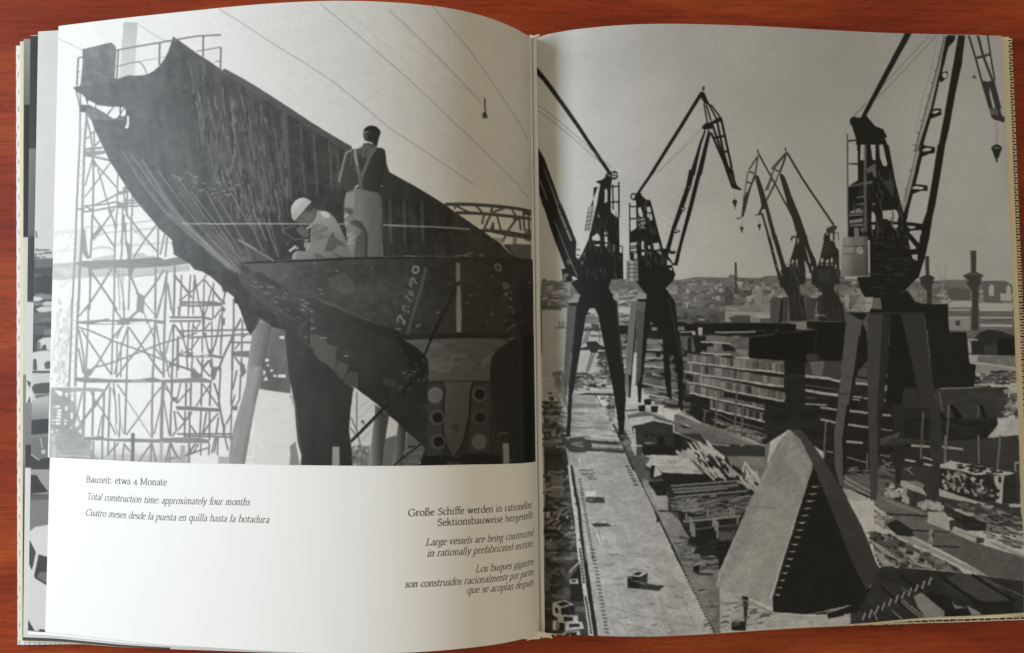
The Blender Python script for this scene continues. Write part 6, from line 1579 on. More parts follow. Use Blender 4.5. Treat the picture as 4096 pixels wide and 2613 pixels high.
Q170 0.8:1407 1450 1421 1450 1418 1475 1408 1475|1401 1508 1425 1511 1421 1518 1401 1515
P24:1139 1194 1256 1189 1238 1344 1175 1343 1131 1317
P84 0.7:1085 1347 1233 1346 1226 1423 1083 1404
P112:1103 1349 1164 1348 1151 1405 1115 1402
S110 3 0.7:1093 1316 1092 1343|1099 1316 1098 1343|1105 1316 1104 1343|1111 1317 1111 1343|1118 1317 1117 1343|1124 1317 1123 1343|1130 1317 1130 1343|1137 1317 1136 1343
S182 10 1:1083 1406 1173 1416 1226 1430|1287 1437 1340 1443|1081 1463 1162 1477 1215 1484
S170 6 1:1274 1492 1314 1496|1273 1503 1304 1506|1318 1498 1338 1502|1080 1517 1169 1523
S100 4 1:1081 1493 1128 1497|1082 1441 1216 1463
P84:1305 1347 1343 1346 1341 1417 1294 1407
S40 4 1:1304 1369 1343 1372
P104:1289 1415 1341 1426 1340 1437 1287 1431
P30:1589 1188 1677 1188 1684 1239 1753 1240 1760 1370 1787 1375 1774 1463 1643 1470 1606 1465
P60:1611 1474 1772 1467 1915 1471 1904 1564 1886 1597 1602 1590
N8 60 16 -4 53 3:1611 1474 1772 1467 1915 1471 1886 1597 1602 1590
S140 5 1:1634 1471 1772 1468 1837 1462
P66 0.6:1482 1471 1606 1474 1602 1590 1478 1586
P20:1668 1539 1686 1537 1726 1592 1694 1592|1790 1539 1806 1544 1822 1595 1808 1594|1617 1557 1639 1571 1652 1591 1629 1591
S112 5 1:1668 1544 1661 1591|1790 1542 1785 1594|1629 1484 1640 1557
P46:1804 1245 1842 1230 1883 1235 1951 1262 1948 1342 1768 1333 1775 1277
P72 0.7:1820 1297 1876 1293 1874 1335 1823 1334
P26:1882 1266 1949 1267 1946 1337 1879 1335
P120:1786 1338 1948 1342 1950 1393 1790 1366
P134 0.6:1787 1370 1950 1393 1948 1454 1784 1407
S186 6 1:1785 1365 1946 1392|1777 1458 1846 1458|1869 1456 1938 1460
P180:1766 1335 1796 1336 1790 1370 1764 1370|1757 1273 1766 1280 1771 1328 1759 1324|1757 1267 1798 1268 1798 1275 1757 1274
C60 20 60 4 10 40 130 2 10 54:1788 1403 1945 1407 1947 1458 1786 1454
C34 12 34 8 20 60 180 0 20 55:1907 1480 1951 1472 1951 1599 1886 1597
P60:1355 1737 1626 1687 1948 1670 1947 1805 1944 1985 1955 2064 1479 2043 1351 1878
P34 0.55:1248 1542 1589 1546 1580 1787 1241 1770
S170 9 1:1259 1549 1337 1558|1251 1604 1335 1617|1242 1671 1309 1680|1395 1570 1431 1574|1507 1700 1587 1708|1627 1709 1721 1720|1480 1756 1518 1765|1556 1777 1589 1783
S140 5 1:1242 1733 1326 1760|1389 1627 1433 1636|1381 1730 1421 1739|1162 1706 1189 1715|1375 1776 1437 1798|1389 1751 1441 1802|1388 1777 1429 1762|1477 1796 1508 1789|1490 1797 1512 1820
S110 7 1:1162 1584 1150 1737|1561 1563 1543 1759|1670 1538 1643 1784|1327 1721 1322 1804
S170 8 1:1141 1531 1208 1543|1140 1579 1202 1594
P24:1195 1766 1194 1769 1193 1771 1191 1773 1189 1774 1186 1774 1184 1774 1182 1772 1180 1771 1179 1768 1178 1766 1179 1763 1180 1761 1182 1760 1184 1758 1187 1758 1189 1759 1192 1760 1193 1762 1194 1764
C90 16 70 3 8 40 130 6 18 56:1241 1770 1442 1780 1439 1860 1239 1831
P112 0.8:1222 1804 1338 1809 1439 1851 1432 1919 1220 1857
S150 8 1:1224 1809 1336 1875|1221 1826 1335 1893
G112 1415 1915 100 1852 2189:1350 1889 1416 1913 1561 1971 1569 2016 1656 2051 1496 2045 1401 1970 1349 1931
P150 0.6:1359 1888 1438 1928 1557 1980 1534 1979 1416 1931
P42:1397 1967 1561 1986 1561 1993 1397 1974
G108 1453 1999 92 1851 2220:1405 1988 1561 1998 1577 2029 1652 2051 1579 2006 1660 2055 1761 2105 1950 2172 1946 2270 1802 2241 1707 2180 1495 2063 1399 1995
N6 60 30 20 57 3:1405 1988 1561 1998 1577 2029 1652 2051 1579 2006 1660 2055 1761 2105 1950 2172 1946 2270 1802 2241 1707 2180 1495 2063 1399 1995
P40:1399 2005 1440 1998 1501 2041 1505 2069 1443 2062 1403 2026
P46:1495 2040 1655 2056 1655 2060 1505 2049
P150 0.85:1418 2053 1494 2071 1605 2136 1757 2213 1802 2241 1772 2237 1686 2195 1534 2117
P150 0.85:1813 2097 1951 2164 1950 2177 1813 2107
P92:1262 1154 1324 1190 1314 1212 1276 1424 1254 1527 1212 1526 1233 1361|1213 1524 1249 1524 1227 1656 1223 1848 1212 1848 1192 1768 1194 1637
P28:1269 1154 1324 1186 1343 1168 1343 1155|1324 1190 1341 1231 1341 1346 1299 1389 1254 1527 1276 1424|1249 1524 1260 1525 1240 1656 1237 1744 1223 1848 1227 1656
S50 4 1:1216 1480 1256 1481
P72:1347 1160 1410 1161 1396 1321 1378 1531 1335 1529|1336 1527 1379 1529 1373 1750 1361 1914 1334 1912
P46:1410 1161 1444 1162 1421 1366 1400 1532 1378 1531|1374 1528 1392 1529 1383 1662 1371 1758
P26:1444 1162 1487 1163 1517 1334 1535 1460 1485 1467 1474 1535 1411 1532 1426 1367
P56:1485 1163 1579 1162 1588 1237 1604 1417 1608 1540 1554 1538 1536 1433|1589 1537 1634 1538 1632 1717 1613 1922 1579 1921 1584 1671
S92 5 0.6:1581 1174 1596 1372
S54 5 1:1258 1152 1580 1160
P44:1437 1531 1482 1533 1475 1720 1459 1852 1439 1851 1441 1665
P96 0.8:1383 1666 1464 1642 1459 1661 1432 1678 1382 1693
P64 0.8:1428 1664 1584 1680 1583 1691 1386 1697
P176:1220 1859 1247 1862 1326 1901 1321 1911 1245 1908
P176:1459 1841 1477 1840 1547 1877 1564 1906 1458 1863|1564 1971 1633 1973 1654 2005 1648 2050 1564 2015|1614 1879 1662 1898 1838 1957 1825 1966 1750 1941 1613 1910
P158 0.7:1464 1840 1526 1845 1557 1859 1547 1877 1477 1847
P180:1641 1991 1685 2006 1654 2009
P176:1561 2005 1652 2008 1652 2052 1564 2016|1671 2032 1763 2074 1793 2090 1761 2105 1655 2057
P64:1762 2079 1793 2090 1787 2106 1761 2107
S120 3 1:1660 2047 1767 2084
P44 0.6:1397 1841 1484 1883 1483 1936 1395 1894
C28 12 34 8 18 140 200 20 50 60:1397 1841 1484 1883 1483 1936 1395 1894
P44 0.6:1532 1921 1629 1942 1628 1969 1531 1947
C31 12 34 8 18 140 200 20 50 66:1532 1921 1629 1942 1628 1969 1531 1947
P44 0.6:1348 1948 1405 1987 1403 2038 1347 2000
C18 12 34 8 18 140 200 20 50 58:1348 1948 1405 1987 1403 2038 1347 2000
Q176 0.9:1400 1868 1418 1869 1435 1901 1417 1900|1457 1898 1488 1905 1494 1934 1470 1926|1536 1943 1558 1935 1562 1966 1540 1961|1590 1936 1616 1937 1622 1964 1593 1968
P190:1622 1781 1667 1766 1800 1794 1928 1827 1883 1834 1817 1822 1776 1830 1693 1805 1622 1794
C30 14 40 5 9 30 60 6 14 66:1645 1777 1676 1769 1911 1824 1772 1823
S190 6 1:1480 1757 1524 1765|1552 1750 1592 1760|1560 1777 1591 1784
P186:1843 1832 1883 1834 1877 1883 1868 1950 1843 1940 1854 1891 1842 1863
Q40:1859 1839 1872 1840 1870 1865 1858 1860|1846 1886 1863 1891 1860 1905 1846 1900|1844 1915 1860 1918 1857 1931 1844 1926
P46:1883 1834 1928 1831 1932 1949 1870 1946
P40:1621 1799 1772 1829 1817 1824 1842 1854 1848 1936 1795 1933 1728 1918 1618 1879
C70 10 34 8 18 120 200 60 60 67:1630 1804 1728 1824 1832 1881 1830 1935 1733 1909 1636 1875
C40 10 40 8 14 30 60 80 30 68:1630 1804 1728 1824 1832 1881 1830 1935 1733 1909 1636 1875
C90 20 80 4 10 40 170 16 18 69:1625 1928 1883 1955 1944 1985 1941 2063 1790 2056 1685 2001
P180:1676 1959 1704 1970 1761 1995 1730 1994 1677 1970|1896 1951 1945 1954 1945 1969 1900 1965
P30 0.7:1660 1960 1677 1970 1791 2023 1834 2058 1745 2054 1667 2001
S120 7 1:1649 1661 1642 1773|1785 1664 1783 1780|1872 1667 1856 1806
P170 0.8:1926 1782 1946 1780 1944 1818 1924 1818
P40:1933 1791 1944 1790 1943 1816 1933 1816
C50 20 80 4 9 40 150 14 10 70:1816 2034 1949 2052 1945 2145 1814 2086
S170 7 1:1882 2045 1943 2075|1829 2087 1865 2086
P150:1573 2039 1581 2038 1585 2063 1581 2104 1573 2111 1572 2088 1561 2106 1558 2103 1567 2073 1565 2057
P60:1580 2052 1587 2068 1584 2084 1577 2068
S48 8 1:1581 2112 1689 2119
P130:1580 2042 1580 2044 1579 2045 1578 2046 1577 2047 1576 2047 1574 2047 1573 2046 1573 2045 1572 2043 1572 2042 1572 2040 1573 2039 1574 2038 1575 2037 1576 2037 1577 2037 1578 2038 1579 2039 1580 2041
P140 0.8:1803 2029 1813 2029 1815 2060 1811 2091 1803 2091 1799 2060
P88:1320 2035 1417 2058 1534 2128 1680 2200 1705 2227 1603 2208 1500 2197 1372 2182 1343 2108
C90 14 46 8 18 60 170 20 20 71:1320 2035 1417 2058 1534 2128 1680 2200 1705 2227 1603 2208 1500 2197 1372 2182 1343 2108
C40 10 30 6 14 26 60 20 30 72:1320 2035 1417 2058 1534 2128 1680 2200 1705 2227 1603 2208 1500 2197 1372 2182 1343 2108
Q160:1324 2066 1380 2101 1450 2168 1374 2121 1334 2082|1349 2108 1423 2181 1377 2179 1348 2124|1503 2126 1528 2143 1522 2158 1502 2151|1450 2152 1603 2208 1531 2194
P46:1367 2181 1603 2213 1756 2234 1946 2270 1940 2415 1595 2413 1236 2409 1240 2269 1307 2278
N9 70 30 26 73 3:1367 2181 1603 2213 1756 2234 1946 2270 1940 2415 1595 2413 1236 2409 1240 2269 1307 2278
P76 0.8:1685 2226 1797 2241 1896 2340 1803 2355 1702 2299 1632 2240
S96 5 1:1786 2256 1944 2332
S28 12 1:1602 2234 1722 2320 1807 2391|1736 2233 1906 2351
S24 8 1:1364 2257 1459 2352|1448 2224 1528 2291
S80 3 0.6:1385 2264 1485 2339
P26 0.6:1732 2341 1901 2350 1904 2402 1750 2393
P140:1496 2310 1527 2297 1617 2378 1616 2403 1544 2403 1510 2352
P28:1533 2297 1645 2317 1659 2364 1728 2372 1727 2395 1619 2401 1617 2375 1547 2313
P130:1647 2333 1664 2354 1710 2366 1664 2369
P140:1710 2356 1756 2383 1770 2397 1729 2397
S170 6 1:1285 2388 1298 2358|1312 2378 1325 2346|1339 2364 1352 2334|1367 2354 1379 2323|1394 2340 1407 2311|1421 2331 1434 2299|1448 2317 1461 2287|1475 2307 1488 2275|1502 2293 1515 2263|1530 2282 1543 2250|1557 2268 1570 2237
S140 5 1:1330 2356 1347 2393|1407 2358 1447 2400|1444 2326 1524 2401|1452 2321 1539 2400|1545 2375 1555 2398
P90 0.8:1441 2277 1456 2272 1497 2294 1466 2292
P27:1106 1758 1221 1938 1320 2268 1289 2315 1068 2351 929 2333 926 2275 964 2161
G150 799 1691 166 837 2183:1015 1621 1054 1639 1104 1763 954 2170 916 2274 920 2313 821 2268 698 2212 714 2156 841 1904 968 1666
N6 60 200 20 74 3:1015 1621 1054 1639 1104 1763 916 2274 920 2313 698 2212 841 1904 968 1666
P182 0.35:1019 1629 1057 1708 1096 1758 1064 1835 1006 1755 998 1677
S120 4 0.8:836 1915 921 1922 951 1930
S186 4 0.5:1020 1619 841 1894 703 2203
S128 3 0.6:1054 1639 1104 1763 926 2284
P128 0.2:846 1904 891 1896 754 2187 713 2204
G70 1115 1702 58 1325 2160:1015 1621 1055 1618 1079 1640 1147 1740 1223 1870 1298 2021 1353 2172 1368 2193 1331 2240 1305 2267 1254 2166 1180 1956 1104 1758 1059 1659
N5 60 160 -25 75 3:1055 1618 1147 1740 1353 2172 1305 2267 1104 1758
P186:1088 1846 1135 1845 1108 1851
P56 0.8:1143 1877 1133 1878 1118 1876
P186:1078 1874 1123 1874 1098 1880
P56 0.8:1152 1901 1142 1902 1127 1900
P186:1067 1902 1111 1902 1087 1908
P56 0.8:1161 1924 1151 1926 1136 1924
P186:1057 1931 1099 1930 1077 1936
P56 0.8:1170 1948 1160 1950 1145 1947
P186:1046 1959 1087 1958 1066 1964
P56 0.8:1180 1972 1170 1974 1155 1971
P186:1036 1987 1075 1986 1056 1993
P56 0.8:1189 1996 1179 1998 1164 1995
P186:1025 2015 1063 2015 1045 2021
P56 0.8:1198 2020 1188 2021 1173 2019
P186:1015 2043 1051 2043 1035 2049
P56 0.8:1208 2044 1197 2045 1183 2043
P186:1004 2071 1040 2071 1024 2077
P56 0.8:1217 2068 1207 2069 1192 2067
P186:994 2099 1028 2099 1014 2105
P56 0.8:1226 2092 1216 2093 1201 2091
P186:983 2127 1016 2126 1003 2133
P56 0.8:1235 2116 1225 2117 1210 2114
P186:973 2155 1004 2154 993 2161
P56 0.8:1244 2140 1234 2141 1220 2138
P186:962 2182 992 2182 982 2188
P56 0.8:1254 2164 1244 2165 1229 2162
P186:952 2210 981 2210 972 2216
P56 0.8:1263 2188 1253 2189 1238 2186
P186:942 2238 969 2238 961 2244
P56 0.8:1272 2212 1262 2213 1247 2210
P186:931 2265 957 2265 951 2272
P56 0.8:1281 2236 1271 2237 1256 2235
P172 0.9:905 2302 923 2270 925 2318
S160 5 1:698 2214 762 2245 851 2294 924 2334
P30:802 2262 826 2268 821 2345 813 2397 758 2393 757 2361 809 2358
S110 4 1:759 2358 814 2363
P104 0.2:670 2239 703 2222 821 2278 909 2331 1068 2361 1287 2354 1286 2403 948 2392 820 2392 809 2358 757 2361 756 2396 689 2395 676 2335
N12 30 20 0 76 3:703 2222 762 2250 915 2317 939 2338 1078 2356 1208 2339 1289 2315 1286 2388 818 2402 649 2392
P28:1078 2351 1208 2334 1289 2310 1268 2353 1208 2359|1143 2350 1213 2335 1212 2364 1147 2373
S150 5 1:1140 2353 1148 2347 1213 2332
C50 20 60 3 7 60 150 -4 10 77:653 2238 771 2274 909 2341 888 2378 649 2381
S140 5 0.8:757 2256 919 2332
"""
ART["car_park"] = """
G206 28 4 196 43 887:-69 -26 301 -2 339 2454 -66 2479
N3 60 60 0 1 3:-69 -26 301 -2 339 2454 -66 2479
P186:4 889 79 895 80 927 4 926
P52:-17 932 109 934 137 2434 -20 2441
C30 14 50 4 9 40 150 0 8 2:-10 887 108 889 110 1010 -11 1008
S70 5 1:7 815 10 843|6 893 65 894
P90:4 930 80 927 81 964 5 965
P36:3 999 81 996 78 1065 2 1066
P118:5 1075 33 1068 86 1078 94 1094 6 1093
P196:-1 1081 29 1083 43 1093 20 1100 -1 1100
P186:34 1109 53 1101 100 1102 97 1119 44 1119
P110:1 1103 34 1102 41 1116 4 1120
P192:10 1132 34 1122 100 1121 98 1138 44 1146 30 1147
P92:2 1146 95 1142 96 1186 5 1189
P110:30 1171 96 1168 96 1176 35 1180
P80:8 1198 45 1196 97 1217 46 1235 6 1233
P112:45 1219 96 1206 97 1236 50 1238
P200:23 1260 46 1247 102 1244 101 1300 19 1294
P112:20 1265 33 1264 37 1297 19 1294
P70:42 1279 56 1274 61 1297 37 1297
P202:-4 1313 5 1305 42 1299 103 1300 100 1381 -7 1381
P66:3 1376 4 1333 15 1331 19 1345 21 1379
P84:50 1354 59 1343 99 1340 100 1372 57 1373
P190:-5 1389 100 1389 95 1430 -2 1444 -7 1426
P70:2 1442 12 1434 40 1429 95 1427 94 1469 12 1474 5 1462
P150:-2 1473 94 1469 93 1576 -4 1580
P196:-4 1442 3 1458 15 1480 22 1501 -1 1501
P96:15 1480 94 1472 94 1476 15 1489
G176 23 1499 120 24 1579:-1 1499 71 1480 70 1574 -4 1579
P44:1 1578 90 1571 92 1628 2 1635
P120:-1 1637 92 1628 92 1644 -1 1651
P108:-1 1651 92 1644 91 1721 31 1738 -2 1712
P190:63 1704 63 1707 61 1709 59 1711 57 1713 54 1713 51 1713 48 1711 46 1710 45 1707 44 1704 45 1701 46 1699 48 1697 51 1696 54 1695 56 1696 59 1697 61 1699 62 1701
S180 5 1:40 1649 49 1689|-4 1712 36 1738
P150:-1 1775 92 1774 89 1873 1 1874
P44:2 1872 2 1797 27 1798 47 1829 78 1864
P90:1 1879 89 1871 89 1893 1 1897
P120:1 1898 89 1893 86 1993 0 2024
P206:0 2024 24 2005 86 1993 89 2134 -2 2137
P76:0 2053 23 2082 26 2102 19 2136 -2 2137
P208:-4 2055 100 1994 108 2411 -6 2421
P70:1 2055 29 2105 19 2159 12 2177 -7 2136
P62:41 2113 90 2125 92 2242 26 2208 24 2195
P110:45 2185 91 2179 92 2233 36 2204
P66:-1 2371 30 2416 0 2417
P60:42 2419 53 2408 101 2415
"""
ART["page_strip_two"] = """
P214:-60 -83 770 -2 776 2457 -42 2508
P44:-51 -1 165 9 170 471 -47 462
G112 3 467 84 7 873:-47 462 170 471 177 1089 -40 1084
P44:-2 822 174 778 177 1084 2 1080
P204:-40 1084 1 1081 17 1089 22 1105 177 1109 181 1437 -37 1436
P60:3 1397 17 1406 16 1427 9 1417|16 1461 17 1486 6 1484
G128 5 1497 120 7 1647:-36 1488 182 1489 184 1653 -34 1654
P56:-34 1654 184 1653 185 1745 -33 1746
N4 20 60 0 3 3:-60 -83 770 -2 776 2457 -42 2508
"""
ART["page_strip_three"] = """
P206:-45 -99 783 -16 775 2453 -40 2495
G150 4 3 110 5 249:-45 -7 185 4 186 279 -44 269
P34:1 269 186 279 188 810 -3 808
P150:-28 269 1 269 -1 808 -27 807
P132:-42 1361 190 1365 191 1712 -42 1711
G120 -1 1713 74 -1 1862:-42 1711 778 1708 775 2453 -40 2495
N6 14 50 0 4 3:-45 -99 783 -16 775 2453 -40 2495
"""

INK_GAIN = 0.92
cv = Canvas(1900, 1755, 0.5, 238); cv.run(ART["ship_bow"]); cv.roughen(0.5, 26, 0.02, 500); cv.a = cv.blur(0.7)
pl = print_sheet("printed_photograph", SH['left'], cv, 0.0035, 1.0, 0.0, 0.716, 760, 700, page_l, True, INK_GAIN)
pl["label"] = "black and white photograph of a ship's bow under construction with two workers"
cv = Canvas(1950, 2400, 0.5, 200); cv.run(ART["crane_yard"]); cv.roughen(0.5, 26, 0.015, 600); cv.roughen(1.3, 24, 0.10, 610, 1250); cv.a = cv.blur(0.65)
pr = print_sheet("printed_photograph", SH['right'], cv, 0.0105, 1.0, 0.0, 1.0, 760, 920, page_r, False, INK_GAIN)
pr["label"] = "black and white photograph of tall harbour cranes over a shipyard"
cv = Canvas(320, 2420, 0.5, 200); cv.run(ART["car_park"]); cv.a = cv.blur(0.7)
o = print_sheet("printed_photograph", SH['leaf_a'], cv, 0.86, 1.0, 0.0, 0.9945, 120, 900, leaf_a, True, INK_GAIN)
o["label"] = "strip of a photograph of white cars parked in rows"
cv = Canvas(560, 2420, 0.5, 200); cv.run(ART["page_strip_two"])
print_sheet("printed_photograph", SH['leaf_b'], cv, 0.72, 1.0, 0.0, 1.0, 170, 500, leaf_b, True, INK_GAIN)
cv = Canvas(560, 2420, 0.5, 200); cv.run(ART["page_strip_three"])
print_sheet("printed_photograph", SH['leaf_c'], cv, 0.72, 1.0, 0.0, 1.0, 170, 500, leaf_c, True, INK_GAIN)


# ---------------------------------------------------------------- captions: a broad-pen old-style letter drawn stroke by stroke
# glyph: advance | strokes; l = straight, c = smooth curve; x-height 1, capitals 1.5, ascenders 1.62
GLYPHS = {
"a": ".82|c.62 .8 .42 1 .2 .92 .12 .8|c.6 .55 .3 .5 .08 .3 .2 .02 .45 .08 .62 .25|l.62 .85 .62 .12 .72 0 .8 .06",
"b": ".95|l.04 1.6 .16 1.62 .16 .06|c.16 .8 .4 1 .7 .9 .86 .5 .7 .08 .4 0 .16 .1",
"c": ".78|c.7 .82 .5 1 .22 .9 .08 .5 .22 .1 .48 0 .72 .16",
"d": ".95|l.66 1.6 .78 1.62 .78 .06 .9 .02|c.78 .82 .5 1 .2 .88 .07 .48 .2 .08 .46 0 .78 .2",
"e": ".8|c.1 .58 .68 .62 .62 .9 .4 1 .16 .84 .08 .46 .22 .1 .46 0 .72 .16",
"f": ".52|c.66 1.5 .5 1.62 .3 1.5 .26 1.1 .26 .04|l.04 .98 .56 .98|l.08 .02 .46 .02",
"g": ".86|c.62 .86 .4 1 .16 .86 .14 .6 .36 .46 .6 .6 .62 .86|l.6 .94 .84 .96|c.24 .48 .12 .3 .3 .16 .66 .1 .78 -.2 .46 -.5 .1 -.38 .1 -.14 .3 .06",
"h": ".98|l.04 1.6 .16 1.62 .16 .04|c.16 .76 .4 1 .66 .96 .76 .7 .76 .04|l.02 .02 .32 .02|l.62 .02 .92 .02",
"i": ".46|l.04 .94 .2 1 .2 .04|l.04 .02 .38 .02|l.2 1.34 .2 1.52",
"k": ".92|l.04 1.6 .16 1.62 .16 .04|l.16 .44 .6 .94|l.36 .62 .8 .04|l.02 .02 .32 .02|l.46 .97 .76 .97|l.66 .02 .94 .02",
"l": ".46|l.04 1.6 .18 1.62 .18 .04|l.02 .02 .36 .02",
"m": "1.5|l.04 .94 .18 1 .18 .04|c.18 .76 .4 1 .6 .96 .7 .7 .7 .04|c.7 .76 .92 1 1.14 .96 1.24 .7 1.24 .04|l.02 .02 .34 .02|l.56 .02 .86 .02|l1.1 .02 1.42 .02",
"n": "1.0|l.04 .94 .18 1 .18 .04|c.18 .76 .42 1 .66 .96 .76 .7 .76 .04|l.02 .02 .34 .02|l.62 .02 .94 .02",
"o": ".96|c.47 1 .2 .9 .08 .5 .2 .1 .47 0 .74 .1 .86 .5 .74 .9 .47 1",
"p": ".97|l.02 .92 .17 1 .17 -.56|c.17 .8 .42 1 .7 .9 .86 .5 .7 .08 .42 0 .17 .12|l.02 -.58 .36 -.58",
"q": ".95|l.78 1 .78 -.56|c.78 .82 .5 1 .2 .88 .07 .48 .2 .08 .46 0 .78 .2|l.6 -.58 .92 -.58",
"r": ".68|l.04 .94 .18 1 .18 .04|c.18 .74 .36 .98 .6 .9|l.02 .02 .38 .02",
"s": ".66|c.54 .84 .34 1 .12 .86 .16 .64 .42 .46 .56 .26 .42 .02 .22 0 .08 .18",
"t": ".58|c.2 1.3 .2 .3 .28 .02 .54 .12|l.02 .96 .5 .98",
"u": ".98|c.16 .98 .16 .3 .3 .02 .54 .06 .74 .28|l.02 .96 .16 .98|l.6 .96 .74 .98 .74 .04 .94 .04",
"v": ".88|l.08 .96 .42 .02|l.42 .02 .76 .96|l0 .98 .24 .98|l.62 .98 .88 .98",
"w": "1.32|l.08 .96 .4 .02 .66 .9|l.66 .9 .94 .02 1.22 .96|l0 .98 .24 .98|l.54 .98 .8 .98|l1.1 .98 1.32 .98",
"x": ".88|l.1 .96 .74 .04|l.14 .04 .7 .96|l0 .98 .3 .98|l.58 .02 .88 .02",
"y": ".86|l.08 .96 .44 .06|c.76 .96 .44 .06 .26 -.44 .06 -.5|l0 .98 .24 .98|l.62 .98 .86 .98",
"z": ".78|l.1 .8 .12 .96 .66 .96 .1 .04 .66 .04 .7 .24",
"ß": "1.0|c.18 .04 .18 1.2 .34 1.6 .6 1.58 .7 1.3 .48 1 .66 .82 .86 .5 .74 .06 .48 .02 .4 .14|l.02 .02 .3 .02",
"é": ".8|c.1 .58 .68 .62 .62 .9 .4 1 .16 .84 .08 .46 .22 .1 .46 0 .72 .16|l.36 1.16 .58 1.48",
"B": "1.12|l.2 1.46 .2 .04|c.2 1.46 .64 1.48 .82 1.16 .6 .82 .2 .8|c.2 .8 .74 .84 .96 .44 .7 .04 .2 .04|l.02 1.48 .24 1.48|l.02 .02 .24 .02",
"M": "1.72|l.26 1.46 .2 .04|l.26 1.46 .84 .1|l.84 .1 1.4 1.46|l1.4 1.46 1.48 .04|l.02 .02 .38 .02|l1.3 .02 1.66 .02|l.06 1.48 .28 1.48|l1.38 1.48 1.6 1.48",
"T": "1.22|l.6 1.44 .6 .04|l.06 1.24 .1 1.46 1.1 1.46 1.14 1.24|l.42 .02 .78 .02",
"C": "1.28|c1.14 1.22 .8 1.5 .36 1.36 .1 .74 .36 .12 .8 0 1.16 .3|l1.14 1.18 1.16 1.46",
"G": "1.46|c1.2 1.24 .84 1.5 .36 1.36 .1 .74 .36 .12 .84 0 1.24 .16|l1.24 .1 1.24 .66|l1.02 .68 1.42 .68|l1.18 1.2 1.2 1.46",
"S": ".98|c.8 1.2 .54 1.5 .2 1.34 .2 1 .6 .74 .84 .44 .66 .06 .34 0 .1 .28",
"L": "1.1|l.2 1.46 .2 .06 .9 .06 1.02 .36|l.02 1.48 .4 1.48|l.02 .02 .24 .02",
"4": ".94|l.64 -.2 .64 1.06|l.64 1.06 .06 .22 .92 .22", ":": ".44|l.2 .74 .2 .94|l.2 0 .2 .2", " ": ".56|", }
def strokes_of(ch):
    adv, *st = GLYPHS[ch].split("|"); out = []
    for s in st:
        if not s: continue
        p = np.array(s[1:].split(), float).reshape(-1, 2)
        if s[0] == "c" and len(p) > 2:
            e = np.concatenate([[2 * p[0] - p[1]], p, [2 * p[-1] - p[-2]]]); q = []
            if np.allclose(p[0], p[-1]): e[0] = p[-2]; e[-1] = p[1]
            for i in range(1, len(e) - 2):
                for x in np.linspace(0, 1, 6)[:-1]:
                    q.append(0.5 * (2 * e[i] + (e[i + 1] - e[i - 1]) * x + (2 * e[i - 1] - 5 * e[i] + 4 * e[i + 1] - e[i + 2]) * x * x + (3 * e[i] - e[i - 1] - 3 * e[i + 1] + e[i + 2]) * x ** 3))
            p = np.array(q + [p[-1]])
        out.append(p)
    return float(adv), out
def caption(text, italic, t0, t1, v0, v1, parent, sheet, xh, m):
    """one printed line: from page station t0 to t1, baseline v0..v1, x-height in metres"""
    ts = np.linspace(0, 1, 1500); P = sheet.at(ts, np.full(1500, (v0 + v1) / 2))
    arc = np.concatenate([[0], np.cumsum(np.linalg.norm(np.diff(P, axis=0), axis=1))])
    s0 = np.interp(t0, ts, arc); s1 = np.interp(t1, ts, arc)
    Hp = np.linalg.norm(sheet.at(0.5, 1.0) - sheet.at(0.5, 0.0))
    nat = 0; quads = []
    for ch in text:
        adv, st = strokes_of(ch); k = 0.86 if italic else 1.0
        for p in st:
            q = p.copy(); q[:, 0] = q[:, 0] * k + (q[:, 1] * 0.24 if italic else 0) + nat
            for a, b in zip(q[:-1], q[1:]):
                d = b - a; L = np.hypot(*d)
                if L < 1e-6: continue
                th = math.atan2(d[1], d[0]); w = (0.066 + 0.112 * abs(math.sin(th - math.radians(28)))) * (0.9 if italic else 1) / 2
                n = np.array([-d[1], d[0]]) / L * w; e = d / L * 0.02
                quads.append([a + n - e, b + n + e, b - n + e, a - n - e])
        nat += adv * k + 0.07
    Q = np.array(quads); u = Q[..., 0] / nat
    s = s0 + (s1 - s0) * u; t = np.interp(s, arc, ts); v = v0 + (v1 - v0) * u - Q[..., 1] * xh / Hp
    lift = 0.00006 + 0.00001 * (np.arange(len(Q)) % 7)
    co = sheet.at(t.ravel(), v.ravel()); co[:, 2] += np.repeat(lift, 4)
    me = bpy.data.meshes.new("caption"); f = np.arange(len(co)).reshape(-1, 4)
    a = co[f[:, 1]] - co[f[:, 0]]; b = co[f[:, 2]] - co[f[:, 0]]; z = np.cross(a, b)[:, 2]; f[z < 0] = f[z < 0][:, ::-1]
    me.from_pydata(co.tolist(), [], f.tolist())
    return link("caption", me, m, parent)
caption('Bauzeit: etwa 4 Monate', 0, 0.9216, 0.7560, 0.7538, 0.7517, page_l, SH["left"], 0.00192, M_glare_ink)["label"] = 'printed line reading "Bauzeit: etwa 4 Monate"'
caption('Total construction time: approximately four months', 1, 0.9198, 0.5864, 0.7811, 0.7794, page_l, SH["left"], 0.00192, M_glare_ink)["label"] = 'printed line reading "Total construction time: approximately four months"'
caption('Cuatro meses desde la puesta en quilla hasta la botadura', 1, 0.9217, 0.5474, 0.8070, 0.8053, page_l, SH["left"], 0.00192, M_glare_ink)["label"] = 'printed line reading "Cuatro meses desde la puesta en quilla hasta la botadura"'
caption('Große Schiffe werden in rationeller', 0, 0.2646, 0.0112, 0.7931, 0.7907, page_l, SH["left"], 0.00192, M_ink)["label"] = 'printed line reading "Große Schiffe werden in rationeller"'
caption('Sektionsbauweise hergestellt', 0, 0.2052, 0.0099, 0.8093, 0.8078, page_l, SH["left"], 0.00192, M_ink)["label"] = 'printed line reading "Sektionsbauweise hergestellt"'
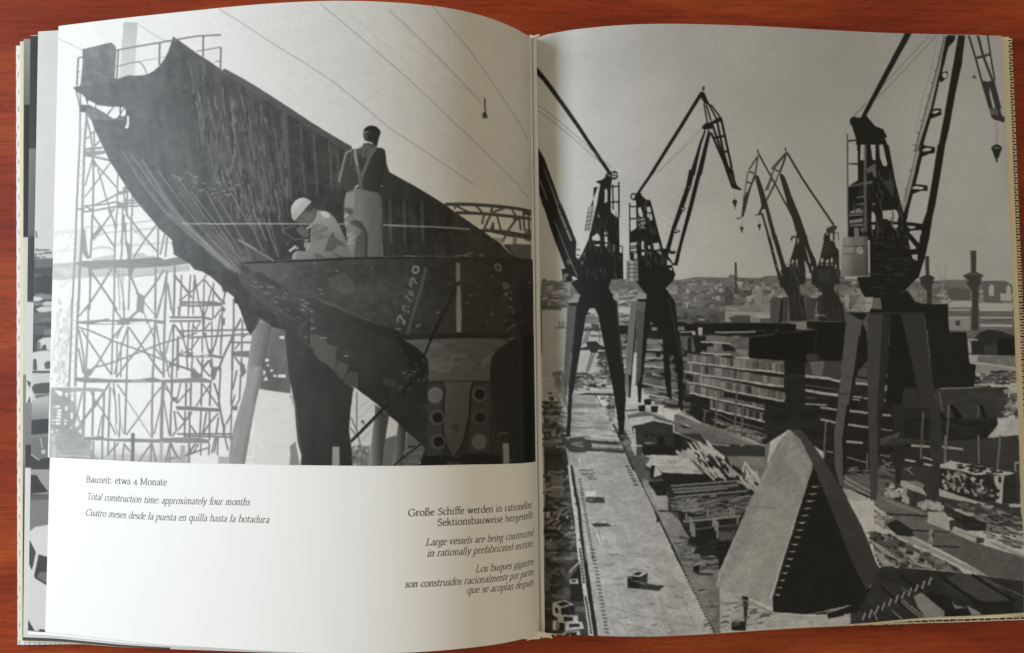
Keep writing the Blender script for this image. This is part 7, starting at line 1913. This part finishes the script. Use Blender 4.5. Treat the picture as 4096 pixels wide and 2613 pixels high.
caption('Large vessels are being constructed', 1, 0.2293, 0.0104, 0.8388, 0.8370, page_l, SH["left"], 0.00192, M_ink)["label"] = 'printed line reading "Large vessels are being constructed"'
caption('in rationally prefabricated sections', 1, 0.2268, 0.0112, 0.8556, 0.8541, page_l, SH["left"], 0.00192, M_ink)["label"] = 'printed line reading "in rationally prefabricated sections"'
caption('Los buques gigantes', 1, 0.1282, 0.0107, 0.8843, 0.8843, page_l, SH["left"], 0.00192, M_ink)["label"] = 'printed line reading "Los buques gigantes"'
caption('son construidos racionalmente por partes', 1, 0.2717, 0.0110, 0.9012, 0.9010, page_l, SH["left"], 0.00192, M_ink)["label"] = 'printed line reading "son construidos racionalmente por partes"'
caption('que se acoplan después', 1, 0.1458, 0.0113, 0.9157, 0.9182, page_l, SH["left"], 0.00192, M_ink)["label"] = 'printed line reading "que se acoplan después"'


# ---------------------------------------------------------------- the gutter: frayed headband paper at the foot and head of the spine
def scraps(pts, seed, r0, r1, parent):
    """a crumpled bit of torn paper: a small folded strip"""
    rng = np.random.default_rng(seed); bm = bmesh.new()
    top = []; n = len(pts)
    for i, p in enumerate(pts):
        w = r0 + (r1 - r0) * rng.random()
        row = [bm.verts.new((p[0] + rng.uniform(-.3, .3) * w, p[1] + w * k, p[2] + rng.uniform(0, .0016))) for k in (-1, -.35, .3, 1)]
        top.append(row)
    for a, b in zip(top[:-1], top[1:]):
        for k in range(3): bm.faces.new((a[k], b[k], b[k + 1], a[k + 1]))
    me = bpy.data.meshes.new("torn_headband"); bm.to_mesh(me); bm.free()
    o = link("torn_headband", me, M_white, parent)
    m = o.modifiers.new("thickness", 'SOLIDIFY'); m.thickness = 0.0004
    return o
M_white = paper("white_torn_paper", rgb(244, 242, 236), rough=0.8, spec=0.2)
scraps([[-0.00724, -0.13656, 0.0118], [-0.00566, -0.13628, 0.0118], [-0.00408, -0.13599, 0.0118], [-0.0025, -0.1356, 0.0118], [-0.00115, -0.13553, 0.0118]], 3, 0.0008, 0.0016, book)
scraps([[-0.00276, -0.13481, 0.0125], [-0.00141, -0.13463, 0.0125], [-0.00029, -0.13489, 0.0125], [0.00128, -0.13516, 0.0125]], 5, 0.0005, 0.0011, book)
scraps([[-0.00068, -0.13564, 0.0115], [0.00112, -0.13581, 0.0115], [0.0027, -0.13586, 0.0115], [0.00394, -0.13601, 0.0115]], 7, 0.0006, 0.0013, book)
scraps([[-0.0015, 0.13561, 0.0105], [-0.0008, 0.13573, 0.0105], [-0.00012, 0.13526, 0.0105], [0.00126, 0.13561, 0.0105], [0.00334, 0.13595, 0.0105]], 9, 0.0006, 0.0012, book)
